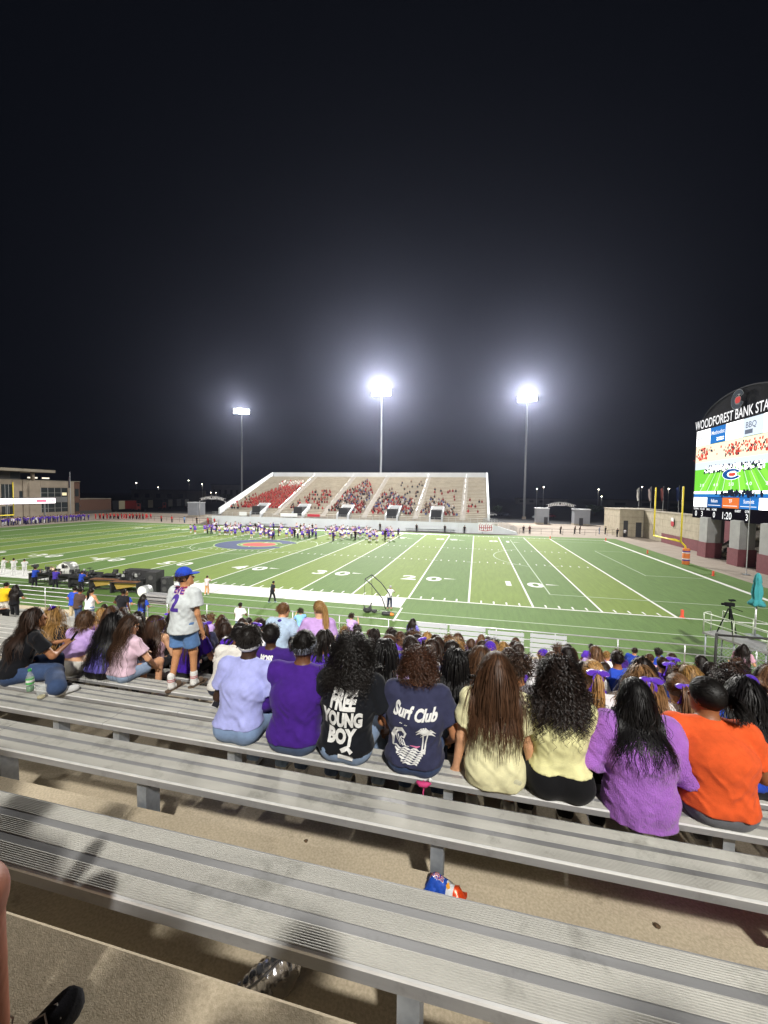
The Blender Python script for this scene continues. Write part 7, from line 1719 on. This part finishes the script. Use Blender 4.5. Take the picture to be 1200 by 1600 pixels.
def hoop(x, y0, y1):
    MB().tube([(x, y0, 1.70), (x, y0, 2.52), (x, y0 + .08, 2.64), (x, y1 - .08, 2.64), (x, y1, 2.52), (x, y1, 1.70)], .026, 8).build("railing_hoop", M_PALE, pf, True); MB().tube([(x, y0, 2.2), (x, y1, 2.2)], .022, 6).build("railing_bar", M_PALE, pf, True)
hoop(.03, .03, .5); hoop(2.57, .75, 1.25)
for y in (.03, 1.25):
    for z in (2.62, 2.2): MB().tube([(.03, y, z), (2.57, y, z - .05)], .022, 6).build("railing_bar", M_PALE, pf, True)
    for x in (.03, 1.3, 2.57): MB().tube([(x, y, 1.7), (x, y, 2.62)], .024, 6).build("railing_post", M_PALE, pf, True)
tp = empty("camera_tripod", (-1.72, -8.85, 1.75), 0, "video camera on a black tripod standing on the platform", "tripod")
for a in (.4, 2.5, 4.6): MB().tube([(.42 * math.cos(a), .42 * math.sin(a), 0), (.05 * math.cos(a), .05 * math.sin(a), 1.2)], .026, 6).build("leg", M_BLK, tp, True)
MB().tube([(0, 0, .7), (0, 0, 1.32)], .035, 8).build("column", M_BLK, tp, True); MB().tube([(0, 0, 1.28), (.4, -.2, 1.15)], .014, 6).build("pan_handle", M_BLK, tp, True)
cm = MB().box(-.20, .16, -.07, .07, 1.32, 1.48).build("camera_body", M_BLK, tp); MB().tube([(-.20, 0, 1.40), (-.34, 0, 1.40)], .055, 10).build("lens", M_BLK, cm, True); MB().prism([(-.02, 1.55), (.2, 1.58), (.16, 1.64), (-.05, 1.62)], -.08, .08, 'y').build("monitor", M_BLK, cm); MB().tube([(.02, 0, 1.48), (.04, 0, 1.56)], .012, 6).build("monitor_arm", M_BLK, cm)
um = empty("parasol", (-.98, -9.35, .15), 0, "closed teal parasol on a pale pole at the right edge", "parasol")
MB().tube([(0, 0, 1.7), (0, 0, 3.15)], .035, 8).build("pole", M_RAIL, um, True); MB().box(-.25, .25, -.25, .25, 1.70, 1.78).build("foot", M_GALV, um)
q = MB(); prof = [(.03, 4.62), (.10, 4.5), (.14, 4.2), (.12, 4.16), (.16, 4.0), (.20, 3.7), (.15, 3.45), (.17, 3.4), (.28, 3.25), (.25, 3.16), (.10, 3.12)]; n = 24; b0 = len(q.v)
for (r, z) in prof:
    for k in range(n): a = 2 * math.pi * k / n; rr = r * (1 + .22 * math.cos(8 * a + z * 2)); q.v.append((rr * math.cos(a), rr * math.sin(a), z + .03 * math.cos(4 * a) * (z < 3.3)))
for i in range(len(prof) - 1):
    for k in range(n): k2 = (k + 1) % n; q.f.append((i * n + k, i * n + k2, (i + 1) * n + k2, (i + 1) * n + k)); q.m.append(0)
q.build("folded_canopy", cloth('3f9298'), um, True)
fn = empty("chain_link_fence", (-5.0, -14.3, 1.2), 0, "black chain-link fence panel behind the crowd at the right", "fence")
for x in (0, 1.9, 3.8, 5.7): MB().tube([(x, 0, 0), (x, 0, 2.15)], .045, 8).build("fence_post", M_FENCE, fn, True)
MB().tube([(0, 0, 2.1), (5.7, 0, 2.1)], .04, 8).build("top_rail", M_FENCE, fn, True)
q = MB()
for i in range(-14, 45):
    x0 = i * .13; 
    for s in (1, -1):
        a, c = (x0, x0 + 1.8) if s > 0 else (x0 + 1.8, x0); za, zc = 0, 1.8
        if a < 0: za = (0 - a) / (c - a) * 1.8 if c != a else 0; a = 0
        if a > 5.7: za = (5.7 - a) / (c - a) * 1.8; a = 5.7
        if c > 5.7: zc = za + (5.7 - a) * (1.8 - za) / (c - a); c = 5.7
        if c < 0: zc = za + (0 - a) * (1.8 - za) / (c - a); c = 0
        if zc > za: q.tube([(a, 0, za), (c, 0, zc)], .006, 3)
tag(q.build("wire_mesh", M_GALV, fn), kind="stuff")
# ================================================================== DRUM LINE AND EQUIPMENT ON THE LEFT TOUCHLINE
M_EQ = mat("equipment_black", (.02, .02, .022), .6); M_GOLD = mat("resonator_gold", (.55, .38, .10), .35, .5); M_DRUMW = mat("drum_head", (.72, .72, .68), .6); M_WOODB = mat("rosewood", (.20, .09, .04), .5)
bd_ = empty("bass_drum", (-48.4, -2.3, 0), .25, "large white concert bass drum with dark mark, on a stand", "drum")
MB().tube([(-.35, 0, 1.05), (.35, 0, 1.05)], .62, 28).build("shell", mat("drum_shell", (.25, .26, .25), .4), bd_, True); MB().tube([(.36, 0, 1.05), (.37, 0, 1.05)], .60, 28).build("drum_head", M_DRUMW, bd_, True)
MB().lathe([(.60, -.37), (.63, -.37), (.63, -.33), (.60, -.33)], n=28).build("hoop", M_DRUMW, bd_, True).matrix_local = Matrix.Translation((0, 0, 1.05)) @ Matrix.Rotation(math.pi / 2, 4, 'Y')
o = MB().tube([(-.36, 0, 1.05), (-.37, 0, 1.05)], .60, 28).build("drum_head", M_DRUMW, bd_, True)
# the head that faces the stand
MB().tube([(0, -.66, 1.05), (0, -.645, 1.05)], .60, 28).build("drum_head", M_DRUMW, bd_, True); MB().tube([(0, -.62, 1.05), (0, .4, 1.05)], .61, 28).build("drum_shell", mat("drum_shell", (.25, .26, .25), .4), bd_, True); box("head_mark", M_EQ, bd_, -.09, .12, -.668, -.662, 1.2, 1.58)
for x in (-.4, .4): MB().tube([(x, -.3, 0), (x * .8, 0, .9)], .03, 6).build("stand_leg", M_GALV, bd_)
gg = empty("gong", (-50.4, -2.3, 0), .2, "bronze gong in a frame left of the white bass drum", "gong"); MB().tube([(0, -.03, .75), (0, .03, .75)], .42, 24).build("disc", mat("bronze", (.30, .22, .15), .4, .6), gg, True); MB().tube([(-.5, 0, 0), (-.5, 0, 1.3), (.5, 0, 1.3), (.5, 0, 0)], .025, 6).build("frame", M_GALV, gg)
for i, (x, y, w) in enumerate(((-47.0, -3.9, 2.0), (-44.6, -4.1, 2.2), (-42.2, -4.3, 2.3), (-39.9, -4.6, 2.2), (-49.3, -3.8, 2.0), (-45.8, -2.5, 1.8), (-43.2, -2.6, 1.8))):
    o = empty("marimba", (x, y, 0), .12, "black-framed keyboard percussion with gold resonators, %s in the line of instruments" % ordinal[i], "marimba", "keyboard percussion on the left touchline")
    for k in range(14): xx = -w / 2 + w * k / 14; q = box("bar", M_WOODB if i in (2, 3) else M_EQ, o, xx, xx + w / 14 * .8, -.30 + .008 * k, .30 - .008 * k, .92, .945)
    q = MB(); q.prism([(-w / 2, .88), (w / 2, .88), (w / 2 - .1, .62), (-w / 2 + .3, .30)], -.05, .0, 'y'); q.build("resonator_panel", M_GOLD if i in (2, 3) else M_EQ, o); box("frame", M_EQ, o, -w / 2 - .08, w / 2 + .08, -.34, .34, .86, .915)
    for sx in (-1, 1): box("leg", M_EQ, o, sx * w / 2 - .06, sx * w / 2 + .06, -.3, .3, .05, .86)
    box("lower_rail", M_EQ, o, -w / 2, w / 2, -.03, .03, .12, .2)
for i, (x, y, w, h) in enumerate(((-37.9, -4.0, .9, 1.72), (-39.3, -2.6, 1.6, 1.5), (-41.2, -2.2, 1.9, 1.4), (-37.2, -3.4, .7, 1.2))):
    o = empty("speaker_stack", (x, y, 0), .1, "black loudspeaker cabinet at the right end of the instruments, %s of four" % ordinal[i], "speaker", "black cabinets by the instruments")
    box("lower_cabinet", M_EQ, o, -w / 2, w / 2, -.35, .35, 0.03, h * .5); box("upper_cabinet", M_EQ, o, -w / 2 + .02, w / 2 - .02, -.33, .35, h * .51, h)
    for z in (h * .25, h * .75): MB().tube([(0, -.36, z), (0, -.35, z)], min(.2, w * .3), 16).build("speaker_cone", mat("cone_grey", (.05, .05, .05), .8), o)
for i, (x, y) in enumerate(((-46.4, -3.2), (-44.9, -3.3), (-47.9, -3.1), (-41.0, -3.4))):
    o = empty("cymbal_stand", (x, y, 0), 0, "thin cymbal stand among the instruments, %s of four" % ordinal[i], "cymbal stand", "cymbal stands"); MB().tube([(0, 0, 0), (0, 0, 1.5)], .015, 5).build("pole", M_EQ, o); MB().lathe([(.0, 1.53), (.06, 1.52), (.22, 1.48)], n=14).build("cymbal", M_EQ, o)
    for a in (0, 2.1, 4.2): MB().tube([(0, 0, .4), (.3 * math.cos(a), .3 * math.sin(a), 0)], .012, 4).build("foot", M_EQ, o)
for i in range(9):
    x, y = -50.5 + 1.35 * i, -3.3 - .25 * (i % 3); o = empty("percussion_rack", (x, y, 0), .2 * (i % 3), "dark percussion rack with drums crowding the instrument line, %s from the left" % ordinal[i], "drum rack", "percussion racks")
    rr = random.Random(40 + i)
    for k in range(4): px_, py_, pz_ = rr.uniform(-.5, .5), rr.uniform(-.3, .3), rr.uniform(.75, 1.35); MB().tube([(px_, py_, pz_), (px_ + rr.uniform(-.05, .05), py_ + .05, pz_ + rr.uniform(.12, .28))], rr.uniform(.1, .2), 10).build("drum", M_EQ if k else mat("drum_shell", (.25, .26, .25), .4), o); MB().tube([(px_, py_, 0), (px_, py_, pz_)], .018, 5).build("stand_pole", M_EQ, o)
    MB().tube([(-.6, 0, .95), (.6, 0, rr.uniform(.9, 1.1))], .03, 6).build("rack_bar", M_EQ, o)
for i, (x, y, c) in enumerate(((-43.6, -5.2, '2a48b0'), (-48.6, -5.0, '2a48b0'), (-46.3, -5.1, '4a3aa0'))): tiny('hold', x, y, .2 * i, ('b07a56', c, '24242a', '1c1410', '202024'), "player in blue shirt behind the instruments, %s from the right" % nth(i), "percussion players")
sd = empty("field_drum", (-36.6, -6.2, 0), 0, "clear-shelled drum and cart near the rail by the cabinets", "drum"); MB().tube([(0, -.3, .8), (0, .3, .8)], .4, 20).build("shell", mat("grey_shell", (.3, .31, .32), .3), sd, True); MB().tube([(0, -.32, .8), (0, -.31, .8)], .39, 20).build("drum_head", M_DRUMW, sd); 
for x in (-.3, .3): MB().tube([(x, 0, 0), (x * .9, 0, .5)], .03, 6).build("stand_leg", M_GALV, sd)
o = empty("plank_stack", (-31.1, -11.9, 0), 0, "pale aluminium bench planks stacked beyond the left rail", "planks")
for k in range(3): box("plank", M_ALU, o, 0, 2.0, -.25, .25, 1.9 + .2 * k, 2.02 + .2 * k)
for x in (.1, 1.85): MB().tube([(x, 0, -.02), (x, 0, 2.5)], .04, 6).build("post", M_GALV, o)
# folding kicking net
nt_ = empty("kicking_net", (-19.6, -4.3, 0), 0, "collapsed black kicking net with curved poles at the near touchline", "net")
MB().tube([(.45, .1, .25), (.2, .05, 1.0), (-.55, 0, 1.9), (-1.0, 0, 2.25)], .035, 6).build("pole", M_EQ, nt_, True); MB().tube([(.75, .4, .75), (.62, .3, 1.3), (.1, .2, 2.0), (-.55, .1, 2.55)], .035, 6).build("pole", M_EQ, nt_, True); MB().tube([(-1.0, 0, 2.25), (-.55, .1, 2.55)], .03, 6).build("crosspiece", M_EQ, nt_)
for a, c in (((-1.0, 0, 2.25), (-1.0, -.2, .3)), ((-.55, .1, 2.55), (-.45, -.1, .6)), ((.45, .1, .25), (.75, .4, .75)), ((.45, .1, .25), (-.3, -.2, .1)), ((.5, 0, .2), (1.1, .1, .02)), ((-.4, -.2, .05), (1.2, -.5, .03))): MB().tube([a, c], .015, 5).build("strut", M_EQ, nt_)
q = Prims(); q.ell((-.75, -.2, .18), (.3, .22, .16), None, .05); q.cap((-.95, -.2, .2), (-1.0, -.2, .55), .05, .02, .05); q.cap((-.6, -.15, .2), (-.48, -.12, .75), .10, .02, .05); q.ell((-.3, -.1, .14), (.2, .15, .12), None, .05)
obj("net_bundle", sdf_mesh("net_bundle", q, .03, M_EQ, noise=lambda X, Y, Z: .03 * _noise3((X * 14, Y * 14, Z * 14), 3)), nt_)
ob = empty("equipment_bag", (-18.9, -4.8, 0), 0, "dark bag with orange end beside the kicking net", "bag"); q = Prims(); q.cap((-.25, 0, .14), (.15, 0, .14), .14, .13, .03); obj("bag_body", sdf_mesh("bag_body", q, .03, M_EQ), ob); q = Prims(); q.cap((.22, 0, .13), (.36, -.02, .11), .12, .10, .03); obj("bag_end", sdf_mesh("bag_end", q, .03, mat("orange_vinyl", rgb('c87a30'), .6)), ob)
# ================================================================== NIGHT HAZE
hz = MB(); hz.box(-820, 820, -320, 920, -1.4, 75)
hm = bpy.data.materials.new("humid_night_air"); hm.use_nodes = True; _n = hm.node_tree; _n.nodes.clear()
_v = _n.nodes.new("ShaderNodeVolumePrincipled"); _v.inputs["Color"].default_value = (.64, .70, 1.0, 1); _v.inputs["Density"].default_value = HAZE; _v.inputs["Anisotropy"].default_value = .83
_o = _n.nodes.new("ShaderNodeOutputMaterial"); _n.links.new(_v.outputs[0], _o.inputs["Volume"])
tag(hz.build("haze", hm), "thin humid night haze glowing round the floodlights", kind="stuff")
